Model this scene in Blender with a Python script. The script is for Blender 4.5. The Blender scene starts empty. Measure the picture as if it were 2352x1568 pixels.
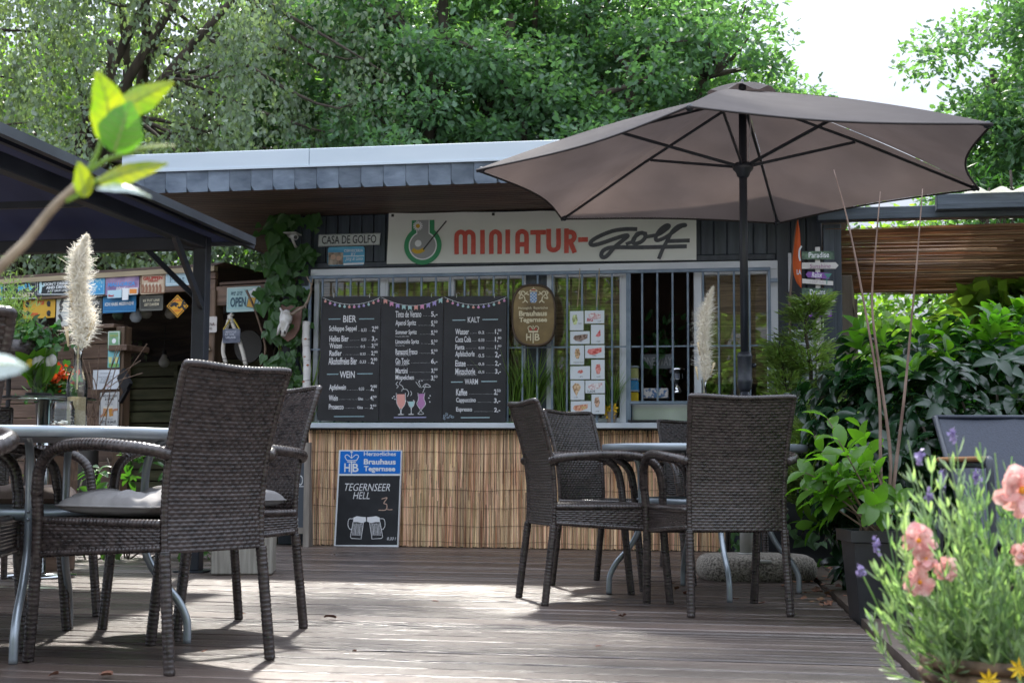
import bpy, math, random
import numpy as np
from mathutils import Vector, Matrix
from math import pi, sin, cos, tan, atan, radians as R, sqrt
sc = bpy.context.scene
COL = sc.collection
rng = np.random.default_rng(7); random.seed(7)
# ---------------- camera ----------------
F = 3267.0; CX, CY = 1176.0, 784.0          # the lens measured on a 2352 x 1568 copy of the picture
PITCH = atan(291/F); ROLL = .006; HC = .60
fwd = np.array([0, cos(PITCH), sin(PITCH)]); up0 = np.array([0, -sin(PITCH), cos(PITCH)]); r0 = np.array([1., 0, 0])
rt = r0*cos(ROLL)+up0*sin(ROLL); upv = up0*cos(ROLL)-r0*sin(ROLL)
CAM = np.array([0, 0, HC])
cd = bpy.data.cameras.new('camera'); cam = bpy.data.objects.new('camera', cd); COL.objects.link(cam)
m3 = Matrix((tuple(rt), tuple(upv), tuple(-fwd))).transposed()
cam.matrix_world = Matrix.Translation(Vector(CAM)) @ m3.to_4x4()
cd.sensor_width = 36; cd.lens = 36*F/2352; cd.clip_start = .05; cd.clip_end = 2000
cd.dof.use_dof = True; cd.dof.focus_distance = 6.6; cd.dof.aperture_fstop = 8.5
sc.camera = cam
# ---------------- world, sun, exposure ----------------
SUN_EL, SUN_AZ = 50, -6.5                   # degrees; azimuth from +Y, negative to the left
w = bpy.data.worlds.new('World'); sc.world = w; w.use_nodes = True
nt = w.node_tree; nt.nodes.clear()
o_ = nt.nodes.new('ShaderNodeOutputWorld'); bg = nt.nodes.new('ShaderNodeBackground')
sk = nt.nodes.new('ShaderNodeTexSky'); sk.sky_type = 'NISHITA'; sk.sun_disc = False
sk.sun_elevation = R(SUN_EL); sk.sun_rotation = R(SUN_AZ); sk.dust_density = 5; sk.air_density = 1.3
tc = nt.nodes.new('ShaderNodeTexCoord'); mp = nt.nodes.new('ShaderNodeMapping'); mp.inputs['Scale'].default_value = (1, 1, 2.5)
nz = nt.nodes.new('ShaderNodeTexNoise'); nz.inputs['Scale'].default_value = 2.2; nz.inputs['Detail'].default_value = 6
cr = nt.nodes.new('ShaderNodeValToRGB'); cr.color_ramp.elements[0].position = .3; cr.color_ramp.elements[1].position = .72
cr.color_ramp.elements[0].color = (1.0, 1.13, 1.4, 1); cr.color_ramp.elements[1].color = (1.22, 1.32, 1.52, 1)
mx = nt.nodes.new('ShaderNodeMix'); mx.data_type = 'RGBA'; mx.inputs[0].default_value = .97
L = nt.links.new
# overcast sky: brightness grows with height as (1 + 2 sin h), 1 at the height seen in the picture
vs_ = nt.nodes.new('ShaderNodeVectorMath'); vs_.operation = 'SCALE'; sx_ = nt.nodes.new('ShaderNodeSeparateXYZ')
cl_ = nt.nodes.new('ShaderNodeMapRange'); cl_.inputs['From Min'].default_value = 0; cl_.inputs['From Max'].default_value = 1; cl_.inputs['To Min'].default_value = .5; cl_.inputs['To Max'].default_value = 6.0
L(tc.outputs['Generated'], mp.inputs[0]); L(mp.outputs[0], nz.inputs['Vector']); L(nz.outputs['Fac'], cr.inputs[0])
L(sk.outputs[0], mx.inputs[6]); L(cr.outputs[0], vs_.inputs[0]); L(tc.outputs['Generated'], sx_.inputs[0]); L(sx_.outputs['Z'], cl_.inputs[0]); L(cl_.outputs[0], vs_.inputs['Scale']); L(vs_.outputs[0], mx.inputs[7]); L(mx.outputs[2], bg.inputs[0]); L(bg.outputs[0], o_.inputs[0])
bg.inputs[1].default_value = .077
sd = bpy.data.lights.new('sun', 'SUN'); sun = bpy.data.objects.new('sun', sd); COL.objects.link(sun)
sd.energy = 1.6; sd.angle = R(2.6); sd.color = (1, .95, .87)
sdir = Vector((sin(R(SUN_AZ))*cos(R(SUN_EL)), cos(R(SUN_AZ))*cos(R(SUN_EL)), sin(R(SUN_EL))))
sun.rotation_euler = sdir.to_track_quat('Z', 'Y').to_euler(); sun.location = (0, 20, 20)
sc.view_settings.view_transform = 'Standard'; sc.view_settings.look = 'None'
sc.view_settings.exposure = 2.5; sc.view_settings.gamma = 1
sc.view_settings.use_curve_mapping = False
sc.cycles.max_bounces = 8; sc.cycles.transparent_max_bounces = 24

# ---------------- pixel rays and frames ----------------
def ray(x, y): return fwd*F + rt*(x-CX) + upv*(CY-y)
def atz(x, y, z=0):
    d = ray(x, y); return CAM + d*(z-HC)/d[2]
def aty(x, y, Y):
    d = ray(x, y); return CAM + d*Y/d[1]
class Frame:
    def __init__(s, o, ang):
        s.o = np.array(o, float); s.a = ang
        s.U = np.array([cos(ang), sin(ang), 0]); s.B = np.array([-sin(ang), cos(ang), 0])
    def w(s, u, y, z): return s.o + s.U*u + s.B*y + np.array([0, 0, z])
    def px(s, x, y, off=0):
        d = ray(x, y); t = (off+(s.o-CAM)@s.B)/(d@s.B); P = CAM+d*t
        return float((P-s.o)@s.U), float(P[2]-s.o[2])
    def loc(s, P):
        P = np.array(P)-s.o; return float(P@s.U), float(P@s.B), float(P[2])
THK = atan(5.5e-5*F)
K = Frame(atz(1176, 1258), -THK)            # kiosk front wall: x along it, y into it
WD = Frame((0, 0, 0), 0)
_b = aty(250, 800, 12.0); BF = Frame((_b[0], _b[1], 0), -R(24))   # front of the bar hut at the back left

# ---------------- mesh builder ----------------
class MB:
    def __init__(s): s.v = []; s.f = []; s.m = []; s.cur = 0
    def add(s, vs, fs):
        b = len(s.v); s.v += [tuple(map(float, p)) for p in vs]
        s.f += [tuple(b+i for i in q) for q in fs]; s.m += [s.cur]*len(fs); return s
    def box(s, x0, x1, y0, y1, z0, z1, bev=0):
        if x0 > x1: x0, x1 = x1, x0
        if y0 > y1: y0, y1 = y1, y0
        if z0 > z1: z0, z1 = z1, z0
        if bev <= 0:
            return s.add([(x0, y0, z0), (x1, y0, z0), (x1, y1, z0), (x0, y1, z0), (x0, y0, z1), (x1, y0, z1), (x1, y1, z1), (x0, y1, z1)],
              [(0, 3, 2, 1), (4, 5, 6, 7), (0, 1, 5, 4), (1, 2, 6, 5), (2, 3, 7, 6), (3, 0, 4, 7)])
        b = min(bev, (x1-x0)/2.2, (y1-y0)/2.2, (z1-z0)/2.2)
        vs = []; idx = {}
        for sx in (0, 1):
            for sy in (0, 1):
                for sz in (0, 1):
                    X = (x0, x1)[sx]; Y = (y0, y1)[sy]; Z = (z0, z1)[sz]
                    dx = b*(1-2*sx); dy = b*(1-2*sy); dz = b*(1-2*sz)
                    for k, p in enumerate([(X, Y+dy, Z+dz), (X+dx, Y, Z+dz), (X+dx, Y+dy, Z)]):
                        idx[(sx, sy, sz, k)] = len(vs); vs.append(p)
        I = lambda a, b_, c, k: idx[(a, b_, c, k)]
        fs = []
        fs.append((I(0, 0, 0, 0), I(0, 0, 1, 0), I(0, 1, 1, 0), I(0, 1, 0, 0))); fs.append((I(1, 0, 0, 0), I(1, 1, 0, 0), I(1, 1, 1, 0), I(1, 0, 1, 0)))
        fs.append((I(0, 0, 0, 1), I(1, 0, 0, 1), I(1, 0, 1, 1), I(0, 0, 1, 1))); fs.append((I(0, 1, 0, 1), I(0, 1, 1, 1), I(1, 1, 1, 1), I(1, 1, 0, 1)))
        fs.append((I(0, 0, 0, 2), I(0, 1, 0, 2), I(1, 1, 0, 2), I(1, 0, 0, 2))); fs.append((I(0, 0, 1, 2), I(1, 0, 1, 2), I(1, 1, 1, 2), I(0, 1, 1, 2)))
        for a in (0, 1):
            for c in (0, 1):
                fs.append((I(a, c, 0, 0), I(a, c, 1, 0), I(a, c, 1, 1), I(a, c, 0, 1)))
                fs.append((I(a, 0, c, 0), I(a, 1, c, 0), I(a, 1, c, 2), I(a, 0, c, 2)))
                fs.append((I(0, a, c, 1), I(1, a, c, 1), I(1, a, c, 2), I(0, a, c, 2)))
                for e in (0, 1): fs.append((I(a, c, e, 0), I(a, c, e, 1), I(a, c, e, 2)))
        return s.add(vs, fs)
    def tube(s, pts, r, n=8, cap=True):
        P = np.array(pts, float); k = len(P)
        rr = np.full(k, r, float) if np.isscalar(r) else np.array(r, float)
        T = np.gradient(P, axis=0); T /= (np.linalg.norm(T, axis=1)[:, None]+1e-12)
        a = np.array([0, 0, 1.]) if abs(T[0][2]) < .9 else np.array([1., 0, 0])
        N = np.cross(T[0], a); N /= np.linalg.norm(N)
        vs = []; an = np.arange(n)*2*pi/n
        for i in range(k):
            N = N-T[i]*(N@T[i]); N /= (np.linalg.norm(N)+1e-12); Bn = np.cross(T[i], N)
            vs.append(P[i]+rr[i]*(np.cos(an)[:, None]*N+np.sin(an)[:, None]*Bn))
        vs = np.concatenate(vs); fs = []
        for i in range(k-1):
            for j in range(n): fs.append((i*n+j, i*n+(j+1) % n, (i+1)*n+(j+1) % n, (i+1)*n+j))
        if cap: fs.append(tuple(range(n-1, -1, -1))); fs.append(tuple((k-1)*n+j for j in range(n)))
        return s.add(vs, fs)
    def bar(s, a, b, wx, wz, upx=(0, 0, 1)):
        a = np.array(a, float); b = np.array(b, float); t = b-a; t /= np.linalg.norm(t)
        u = np.cross(t, upx); u /= np.linalg.norm(u); v = np.cross(u, t)
        vs = []
        for p in (a, b):
            for q in ((-1, -1), (1, -1), (1, 1), (-1, 1)): vs.append(p+u*wx/2*q[0]+v*wz/2*q[1])
        return s.add(vs, [(0, 1, 2, 3), (7, 6, 5, 4), (0, 4, 5, 1), (1, 5, 6, 2), (2, 6, 7, 3), (3, 7, 4, 0)])
    def lathe(s, prof, n=20, c=(0, 0, 0), sx=1, sy=1, cap=True):
        vs = []; fs = []
        for r, z in prof:
            for j in range(n): vs.append((c[0]+sx*r*cos(2*pi*j/n), c[1]+sy*r*sin(2*pi*j/n), c[2]+z))
        for i in range(len(prof)-1):
            for j in range(n): fs.append((i*n+j, i*n+(j+1) % n, (i+1)*n+(j+1) % n, (i+1)*n+j))
        if cap: fs.append(tuple(range(n-1, -1, -1))); fs.append(tuple((len(prof)-1)*n+j for j in range(n)))
        return s.add(vs, fs)
    def prism(s, pts, y0, y1):
        """outline in (x, z), thickness y0..y1"""
        n = len(pts)
        vs = [(p[0], y0, p[1]) for p in pts]+[(p[0], y1, p[1]) for p in pts]
        return s.add(vs, [tuple(range(n)), tuple(range(2*n-1, n-1, -1))]+[(i, i+n, (i+1) % n+n, (i+1) % n) for i in range(n)])
    def zprism(s, pts, z0, z1):
        n = len(pts); vs = [(p[0], p[1], z0) for p in pts]+[(p[0], p[1], z1) for p in pts]
        return s.add(vs, [tuple(range(n-1, -1, -1)), tuple(range(n, 2*n))]+[(i, (i+1) % n, (i+1) % n+n, i+n) for i in range(n)])
    def grid(s, G, closed=False):
        G = np.array(G); a, b = G.shape[:2]; vs = G.reshape(-1, 3); fs = []
        for i in range(a-1):
            for j in range(b-1 if not closed else b): fs.append((i*b+j, i*b+(j+1) % b, (i+1)*b+(j+1) % b, (i+1)*b+j))
        return s.add(vs, fs)
    def ball(s, c, r, n=10, m=6, sz=1.):
        prof = [(max(1e-4, r*sin(pi*i/m)), -r*sz*cos(pi*i/m)) for i in range(m+1)]
        return s.lathe(prof, n, c, cap=False)
    def mesh(s, name, mats, sub=(0, 0, 0), smooth=False):
        me = bpy.data.meshes.new(name)
        v = [(p[0]-sub[0], p[1]-sub[1], p[2]-sub[2]) for p in s.v]
        me.from_pydata(v, [], s.f)
        if not isinstance(mats, (list, tuple)): mats = [mats]
        for m in mats: me.materials.append(m)
        if len(mats) > 1: me.polygons.foreach_set('material_index', s.m)
        if smooth: me.polygons.foreach_set('use_smooth', [True]*len(me.polygons))
        me.update(); return me
_mk = bpy.data.objects.new
def link(name, me, parent=None):
    o = _mk(name, me); COL.objects.link(o)
    if parent is not None: o.parent = parent
    return o
def tag(o, label=None, cat=None, group=None, kind=None):
    if label: o['label'] = label
    if cat: o['category'] = cat
    if group: o['group'] = group
    if kind: o['kind'] = kind
    return o
class Thing:
    """an Empty at the thing's base in a frame; parts are given in the frame's coordinates"""
    def __init__(s, name, label, cat, fr=WD, o=(0, 0, 0), group=None, kind=None, rz=0):
        s.o = o; s.fr = fr
        s.e = _mk(name, None); COL.objects.link(s.e); s.e.empty_display_size = .1
        s.e.location = fr.w(*o); s.e.rotation_euler = (0, 0, fr.a+rz)
        tag(s.e, label, cat, group, kind)
    def part(s, name, mb, mat, smooth=False, parent=None, label=None, kind=None):
        if kind is None and name.split('_')[0] in ('lettering', 'painted', 'chalk', 'print', 'script', 'picture', 'silhouettes', 'hands', 'glasses', 'foam', 'stripes', 'heads', 'outline', 'drinks', 'crest', 'faces', 'shells', 'red'): kind = 'stuff'
        o = link(name, mb.mesh(name, mat, s.o, smooth), parent or s.e)
        return tag(o, label, kind=kind)
def solo(name, label, cat, mb, mat, fr=WD, o=(0, 0, 0), group=None, kind=None, smooth=False):
    ob = link(name, mb.mesh(name, mat, o, smooth)); ob.location = fr.w(*o); ob.rotation_euler = (0, 0, fr.a)
    return tag(ob, label, cat, group, kind)
def structure(name, mb, mat, fr=WD, smooth=False):
    ob = link(name, mb.mesh(name, mat, (0, 0, 0), smooth)); ob.location = fr.o; ob.rotation_euler = (0, 0, fr.a)
    ob['kind'] = 'structure'; return ob
def dup(root, loc=None, rz=None, label=None):
    r = root.copy(); COL.objects.link(r)
    if loc is not None: r.location = loc
    if rz is not None: r.rotation_euler = (0, 0, rz)
    if label: r['label'] = label
    def rec(a, b):
        for ch in list(a.children):
            c = ch.copy(); COL.objects.link(c); c.parent = b; rec(ch, c)
    rec(root, r); return r

# ---------------- materials ----------------
_M = {}
def mat(name, c1, c2=None, rough=.6, metal=0, sc_=(8, 8, 8), bump=0, bsc=None, spec=.5, detail=4, ramp=(.35, .65), isl=0, objv=0, coord='Object', dist=0, trans=0, tcol=None, coat=0):
    if name in _M: return _M[name]
    m = bpy.data.materials.new(name); m.use_nodes = True; _M[name] = m
    t = m.node_tree; N = t.nodes; b = N['Principled BSDF']
    b.inputs['Roughness'].default_value = rough; b.inputs['Metallic'].default_value = metal
    b.inputs['Specular IOR Level'].default_value = spec
    if coat: b.inputs['Coat Weight'].default_value = coat; b.inputs['Coat Roughness'].default_value = .15
    col = None
    tcn = N.new('ShaderNodeTexCoord')
    if c2 is not None:
        mp = N.new('ShaderNodeMapping'); mp.inputs['Scale'].default_value = sc_
        nz = N.new('ShaderNodeTexNoise'); nz.inputs['Scale'].default_value = 1; nz.inputs['Detail'].default_value = detail; nz.inputs['Distortion'].default_value = dist
        cr = N.new('ShaderNodeValToRGB'); e = cr.color_ramp.elements
        e[0].position, e[1].position = ramp; e[0].color = (*c1, 1); e[1].color = (*c2, 1)
        t.links.new(tcn.outputs[coord], mp.inputs[0])
        if objv:
            oi = N.new('ShaderNodeObjectInfo'); ad = N.new('ShaderNodeVectorMath'); ad.operation = 'ADD'
            vm = N.new('ShaderNodeVectorMath'); vm.operation = 'SCALE'; vm.inputs[0].default_value = (37, 53, 71)
            t.links.new(oi.outputs['Random'], vm.inputs['Scale']); t.links.new(mp.outputs[0], ad.inputs[0]); t.links.new(vm.outputs[0], ad.inputs[1])
            t.links.new(ad.outputs[0], nz.inputs['Vector'])
        else: t.links.new(mp.outputs[0], nz.inputs['Vector'])
        t.links.new(nz.outputs['Fac'], cr.inputs[0]); col = cr.outputs[0]
    else:
        rg = N.new('ShaderNodeRGB'); rg.outputs[0].default_value = (*c1, 1); col = rg.outputs[0]
    if isl or objv:
        hs = N.new('ShaderNodeHueSaturation'); mr = N.new('ShaderNodeMapRange')
        amt = isl or objv
        mr.inputs['To Min'].default_value = 1-amt; mr.inputs['To Max'].default_value = 1+amt
        if isl: g = N.new('ShaderNodeNewGeometry'); t.links.new(g.outputs['Random Per Island'], mr.inputs[0])
        else: g = N.new('ShaderNodeObjectInfo'); t.links.new(g.outputs['Random'], mr.inputs[0])
        t.links.new(mr.outputs[0], hs.inputs['Value'])
        if isl:
            m2 = N.new('ShaderNodeMapRange'); m2.inputs['To Min'].default_value = .5-.05*isl; m2.inputs['To Max'].default_value = .5+.03*isl
            mt = N.new('ShaderNodeMath'); mt.operation = 'FRACT'; m7 = N.new('ShaderNodeMath'); m7.operation = 'MULTIPLY'; m7.inputs[1].default_value = 7.13
            t.links.new(g.outputs['Random Per Island'], m7.inputs[0]); t.links.new(m7.outputs[0], mt.inputs[0]); t.links.new(mt.outputs[0], m2.inputs[0]); t.links.new(m2.outputs[0], hs.inputs['Hue'])
        t.links.new(col, hs.inputs['Color']); col = hs.outputs[0]
    t.links.new(col, b.inputs['Base Color'])
    if bump:
        mp2 = N.new('ShaderNodeMapping'); mp2.inputs['Scale'].default_value = bsc or sc_
        n2 = N.new('ShaderNodeTexNoise'); n2.inputs['Scale'].default_value = 1; n2.inputs['Detail'].default_value = 5
        bp = N.new('ShaderNodeBump'); bp.inputs['Strength'].default_value = bump; bp.inputs['Distance'].default_value = .01
        t.links.new(tcn.outputs['Object'], mp2.inputs[0]); t.links.new(mp2.outputs[0], n2.inputs['Vector'])
        t.links.new(n2.outputs['Fac'], bp.inputs['Height']); t.links.new(bp.outputs[0], b.inputs['Normal'])
    if trans:
        tr = N.new('ShaderNodeBsdfTranslucent'); ms = N.new('ShaderNodeMixShader'); ms.inputs[0].default_value = trans
        if tcol:
            mm = N.new('ShaderNodeMix'); mm.data_type = 'RGBA'; mm.blend_type = 'MULTIPLY'; mm.inputs[0].default_value = 1; mm.inputs[7].default_value = (*tcol, 1)
            t.links.new(col, mm.inputs[6]); t.links.new(mm.outputs[2], tr.inputs[0])
        else: t.links.new(col, tr.inputs[0])
        t.links.new(b.outputs[0], ms.inputs[1]); t.links.new(tr.outputs[0], ms.inputs[2]); t.links.new(ms.outputs[0], N['Material Output'].inputs[0])
    return m
def glassmat(name, tint=(1, 1, 1), ior=1.45, rough=0.0, alpha=0.0):
    if name in _M: return _M[name]
    m = bpy.data.materials.new(name); m.use_nodes = True; _M[name] = m
    t = m.node_tree; N = t.nodes; N.clear()
    out = N.new('ShaderNodeOutputMaterial'); tr = N.new('ShaderNodeBsdfTransparent'); gl = N.new('ShaderNodeBsdfGlossy'); ms = N.new('ShaderNodeMixShader'); fr = N.new('ShaderNodeFresnel')
    tr.inputs[0].default_value = (*tint, 1); gl.inputs['Roughness'].default_value = rough; fr.inputs[0].default_value = ior
    ad = N.new('ShaderNodeMath'); ad.operation = 'ADD'; ad.inputs[1].default_value = alpha; ad.use_clamp = True
    t.links.new(fr.outputs[0], ad.inputs[0]); t.links.new(ad.outputs[0], ms.inputs[0]); t.links.new(tr.outputs[0], ms.inputs[1]); t.links.new(gl.outputs[0], ms.inputs[2]); t.links.new(ms.outputs[0], out.inputs[0])
    return m
def plain(c, rough=.5, metal=0): return mat('paint_%02x%02x%02x_%d' % (int(c[0]*255), int(c[1]*255), int(c[2]*255), int(rough*100)), c, rough=rough, metal=metal)
WHITE = plain((.78, .8, .82)); BLACK = plain((.012, .012, .014)); CHALK = plain((.8, .8, .82), .9)
slate = mat('slate', (.075, .1, .135), (.15, .185, .23), .42, sc_=(6, 6, 9), bump=.35, bsc=(14, 14, 30), objv=.22)
fascia_metal = mat('fascia_metal', (.5, .58, .64), (.6, .67, .72), .35, .0, (.6, 3, 3), bump=.06, bsc=(1.2, 8, 3))
navy_wood = mat('navy_wood', (.018, .025, .036), (.04, .052, .068), .42, sc_=(22, 22, 1.5), bump=.4, bsc=(60, 60, 3), objv=.25)
navy_woodh = mat('navy_wood_beam', (.03, .042, .058), (.075, .095, .12), .45, sc_=(1.5, 18, 18), bump=.4, bsc=(3, 50, 50))
soffit_wood = mat('soffit_wood', (.05, .03, .021), (.12, .075, .054), .5, sc_=(2, 20, 20), bump=.3, bsc=(3, 60, 60), objv=.3)
deck_wood = mat('deck_wood', (.034, .021, .016), (.15, .112, .092), .33, sc_=(1.6, 60, 60), bump=.6, bsc=(5, 200, 200), objv=.42, spec=.62, detail=7, ramp=(.3, .75))
old_wood = mat('old_wood', (.085, .05, .032), (.2, .125, .085), .6, sc_=(1.6, 18, 18), bump=.4, bsc=(4, 70, 70), objv=.35)
post_wood = mat('post_wood', (.08, .05, .03), (.19, .12, .075), .6, sc_=(16, 16, 1.5), bump=.4, bsc=(60, 60, 3))
grey_wood = mat('grey_wood', (.19, .165, .14), (.34, .3, .26), .65, sc_=(14, 14, 2), bump=.4, bsc=(60, 60, 4))
mossy_wood = mat('mossy_wood', (.09, .1, .04), (.2, .19, .09), .7, sc_=(2, 14, 14), bump=.5, bsc=(4, 50, 50), objv=.3)
white_frame = mat('white_frame', (.58, .61, .65), (.72, .75, .78), .35, sc_=(3, 3, 3))
sill_white = mat('sill_white', (.5, .55, .6), (.66, .7, .74), .4, sc_=(3, 10, 10))
steel_bar = mat('painted_steel', (.13, .175, .23), (.2, .25, .31), .4, .3, (10, 10, 10))
wicker = mat('wicker', (.012, .009, .008), (.062, .046, .041), .26, sc_=(30, 30, 60), bump=.12, bsc=(60, 60, 160), spec=.6, ramp=(.3, .7))
metal_grey = mat('table_metal', (.3, .34, .37), (.36, .4, .43), .32, .55, (6, 6, 6))
anthracite = mat('anthracite', (.02, .024, .032), (.035, .04, .052), .38, .1, (4, 4, 4))
navy_sheet = mat('gazebo_sheet', (.05, .062, .12), (.08, .095, .17), .5, sc_=(3, .6, 3), trans=.3)
reedm = mat('reed', (.36, .16, .06), (.92, .7, .44), .5, sc_=(70, 70, 2.5), isl=.55, bump=.2, bsc=(80, 80, 12), ramp=(.25, .65))
reedh = mat('reed_ceiling', (.2, .12, .06), (.46, .31, .17), .5, sc_=(3, 30, 30), isl=.55, trans=.35)
bark = mat('bark', (.03, .022, .016), (.085, .065, .05), .85, sc_=(8, 8, 2), bump=.8, bsc=(25, 25, 6))
birch_bark = mat('birch_bark', (.12, .1, .09), (.72, .7, .68), .6, sc_=(6, 6, 26), ramp=(.3, .42), bump=.3, bsc=(20, 20, 60))
gravelm = mat('gravel_stone', (.25, .22, .19), (.5, .47, .43), .8, sc_=(20, 20, 20), isl=.45)
soil = mat('soil', (.02, .014, .01), (.05, .035, .024), .9, sc_=(9, 9, 9), bump=.8, bsc=(30, 30, 30))
concrete = mat('washed_concrete', (.12, .105, .085), (.42, .38, .32), .8, sc_=(95, 95, 95), bump=.9, bsc=(120, 120, 120), ramp=(.38, .6))
canopy_m = mat('parasol_cloth', (.12, .1, .092), (.15, .126, .117), .8, sc_=(2.5, 2.5, 2.5), bump=.35, bsc=(5, 9, 3), trans=.36, tcol=(.9, .82, .8))
canopy_b = mat('parasol_binding', (.03, .024, .024), rough=.8)
blindm = mat('bamboo_blind', (.2, .12, .065), (.46, .3, .17), .6, sc_=(2, 3, 120), bump=.8, bsc=(2, 2, 150))
dark_room = mat('room_wall', (.012, .009, .008), (.03, .022, .018), .8, sc_=(2, 2, 2))
pane_m = glassmat('window_glass', (.92, .95, .93), 1.5, 0, .05)
bottle_m = glassmat('bottle_glass', (.9, .94, .92), 1.45, 0.02, .03)
def leafmat(name, c1, c2, tcol=(2.2, 2.6, .7), tr=.42, rough=.38, isl=.35, spec=.5, nsc=1.2):
    return mat(name, c1, c2, rough, sc_=(nsc, nsc, nsc), isl=isl, trans=tr, tcol=tcol, spec=spec, ramp=(.3, .7))
oak_l = leafmat('oak_leaf', (.075, .145, .09), (.14, .235, .145), (1.9, 2.3, .7), rough=.45, spec=.6, tr=.46)
oak_far = leafmat('far_leaf', (.09, .17, .04), (.18, .28, .07), (2.2, 2.6, .8), .5)
birch_l = leafmat('birch_leaf', (.12, .165, .115), (.22, .275, .2), (1.8, 2.1, .7), .35, .3)
laurel_l = leafmat('laurel_leaf', (.008, .027, .013), (.018, .05, .02), (3., 4.5, 1.0), .22, .24, .3, .55, 3)
laurel_y = leafmat('laurel_young', (.06, .15, .025), (.1, .22, .03), (2.6, 3.1, .7), .45, .26, .25, .5, 3)
ivy_l = leafmat('ivy_leaf', (.028, .085, .025), (.06, .15, .045), (2.2, 2.8, .8), .3, .4, .35)
thuja_l = leafmat('thuja_leaf', (.16, .26, .08), (.3, .4, .16), (2, 2.3, .7), .3, .5, .4)
grass_l = leafmat('grass_blade', (.12, .22, .06), (.24, .36, .1), (2., 2.2, .6), .4, .4, .3)
lav_l = leafmat('lavender_leaf', (.14, .23, .12), (.36, .43, .31), (1.5, 1.8, .7), .45, .45, .35, nsc=5)
fg_l = leafmat('young_leaf', (.09, .22, .012), (.26, .3, .02), (2.2, 2.1, .5), .5, .35, .1, nsc=34)
# ---------------- lettering and strokes ----------------
_T = {}
def glyphs(s, bold=0.0):
    k = (s, bold)
    if k not in _T:
        cu = bpy.data.curves.new('t', 'FONT'); cu.body = s; cu.resolution_u = 3; cu.offset = bold
        ob = _mk('t', cu); COL.objects.link(ob)
        dg = bpy.context.evaluated_depsgraph_get(); dg.update()
        me = bpy.data.meshes.new_from_object(ob.evaluated_get(dg))
        v = np.array([(q.co.x, q.co.y) for q in me.vertices]); f = [tuple(p.vertices) for p in me.polygons]
        bpy.data.objects.remove(ob); bpy.data.curves.remove(cu); bpy.data.meshes.remove(me)
        _T[k] = (v, f)
    return _T[k]
def ttext(mb, s, u0, u1, z0, z1, y, bold=0.0, shear=0, rot=0):
    """text fitted into the rectangle u0..u1, z0..z1 of the plane y (front faces -y)"""
    v, f = glyphs(s, bold)
    a = v.min(0); b = v.max(0); q = (v-a)/(b-a+1e-9)
    h = z1-z0; x = u0+q[:, 0]*(u1-u0-shear*h)+shear*h*q[:, 1]; z = z0+q[:, 1]*h
    if rot:
        cx, cz = (u0+u1)/2, (z0+z1)/2; c_, s_ = cos(rot), sin(rot); x, z = cx+(x-cx)*c_-(z-cz)*s_, cz+(x-cx)*s_+(z-cz)*c_
    mb.add([(x[i], y, z[i]) for i in range(len(v))], f)
_inc = [0]
def smooth_pts(P, n=6):
    P = np.array(P, float)
    if len(P) < 3: return P
    Q = np.vstack([2*P[0]-P[1], P, 2*P[-1]-P[-2]]); out = []
    for i in range(1, len(Q)-2):
        for t in np.arange(n)/n:
            out.append(.5*((2*Q[i])+(-Q[i-1]+Q[i+1])*t+(2*Q[i-1]-5*Q[i]+4*Q[i+1]-Q[i+2])*t*t+(-Q[i-1]+3*Q[i]-3*Q[i+1]+Q[i+2])*t**3))
    out.append(P[-1]); return np.array(out)
def stroke(mb, P, wd, y, sm=True, n=5):
    """a flat ribbon drawn on the plane y, given in (u, z)"""
    P = smooth_pts(P, n) if sm else np.array(P, float)
    _inc[0] = (_inc[0]+1) % 12; y0 = y-_inc[0]*3e-5
    T = np.gradient(P, axis=0); T /= (np.linalg.norm(T, axis=1)[:, None]+1e-9); N = np.stack([-T[:, 1], T[:, 0]], 1)*wd/2
    k = len(P); vs = []; fs = []
    P = P.copy(); P[0] -= T[0]*wd*.35; P[-1] += T[-1]*wd*.35
    for i in range(k):
        yy = y0-i*8e-6
        vs += [(P[i][0]-N[i][0], yy, P[i][1]-N[i][1]), (P[i][0]+N[i][0], yy, P[i][1]+N[i][1])]
    for i in range(k-1): fs.append((2*i, 2*i+1, 2*i+3, 2*i+2))
    mb.add(vs, fs)
def disc(mb, u, z, r, y, n=16, sz=1):
    mb.add([(u+r*cos(2*pi*i/n), y, z+sz*r*sin(2*pi*i/n)) for i in range(n)], [tuple(range(n))])
def poly(mb, P, y): mb.add([(p[0], y, p[1]) for p in P], [tuple(range(len(P)))])
def rrect(u0, u1, z0, z1, r, n=4):
    P = []
    for cx, cz, a0 in ((u1-r, z1-r, 0), (u0+r, z1-r, 90), (u0+r, z0+r, 180), (u1-r, z0+r, 270)):
        for i in range(n+1): a = R(a0+90*i/n); P.append((cx+r*cos(a), cz+r*sin(a)))
    return P
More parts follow.
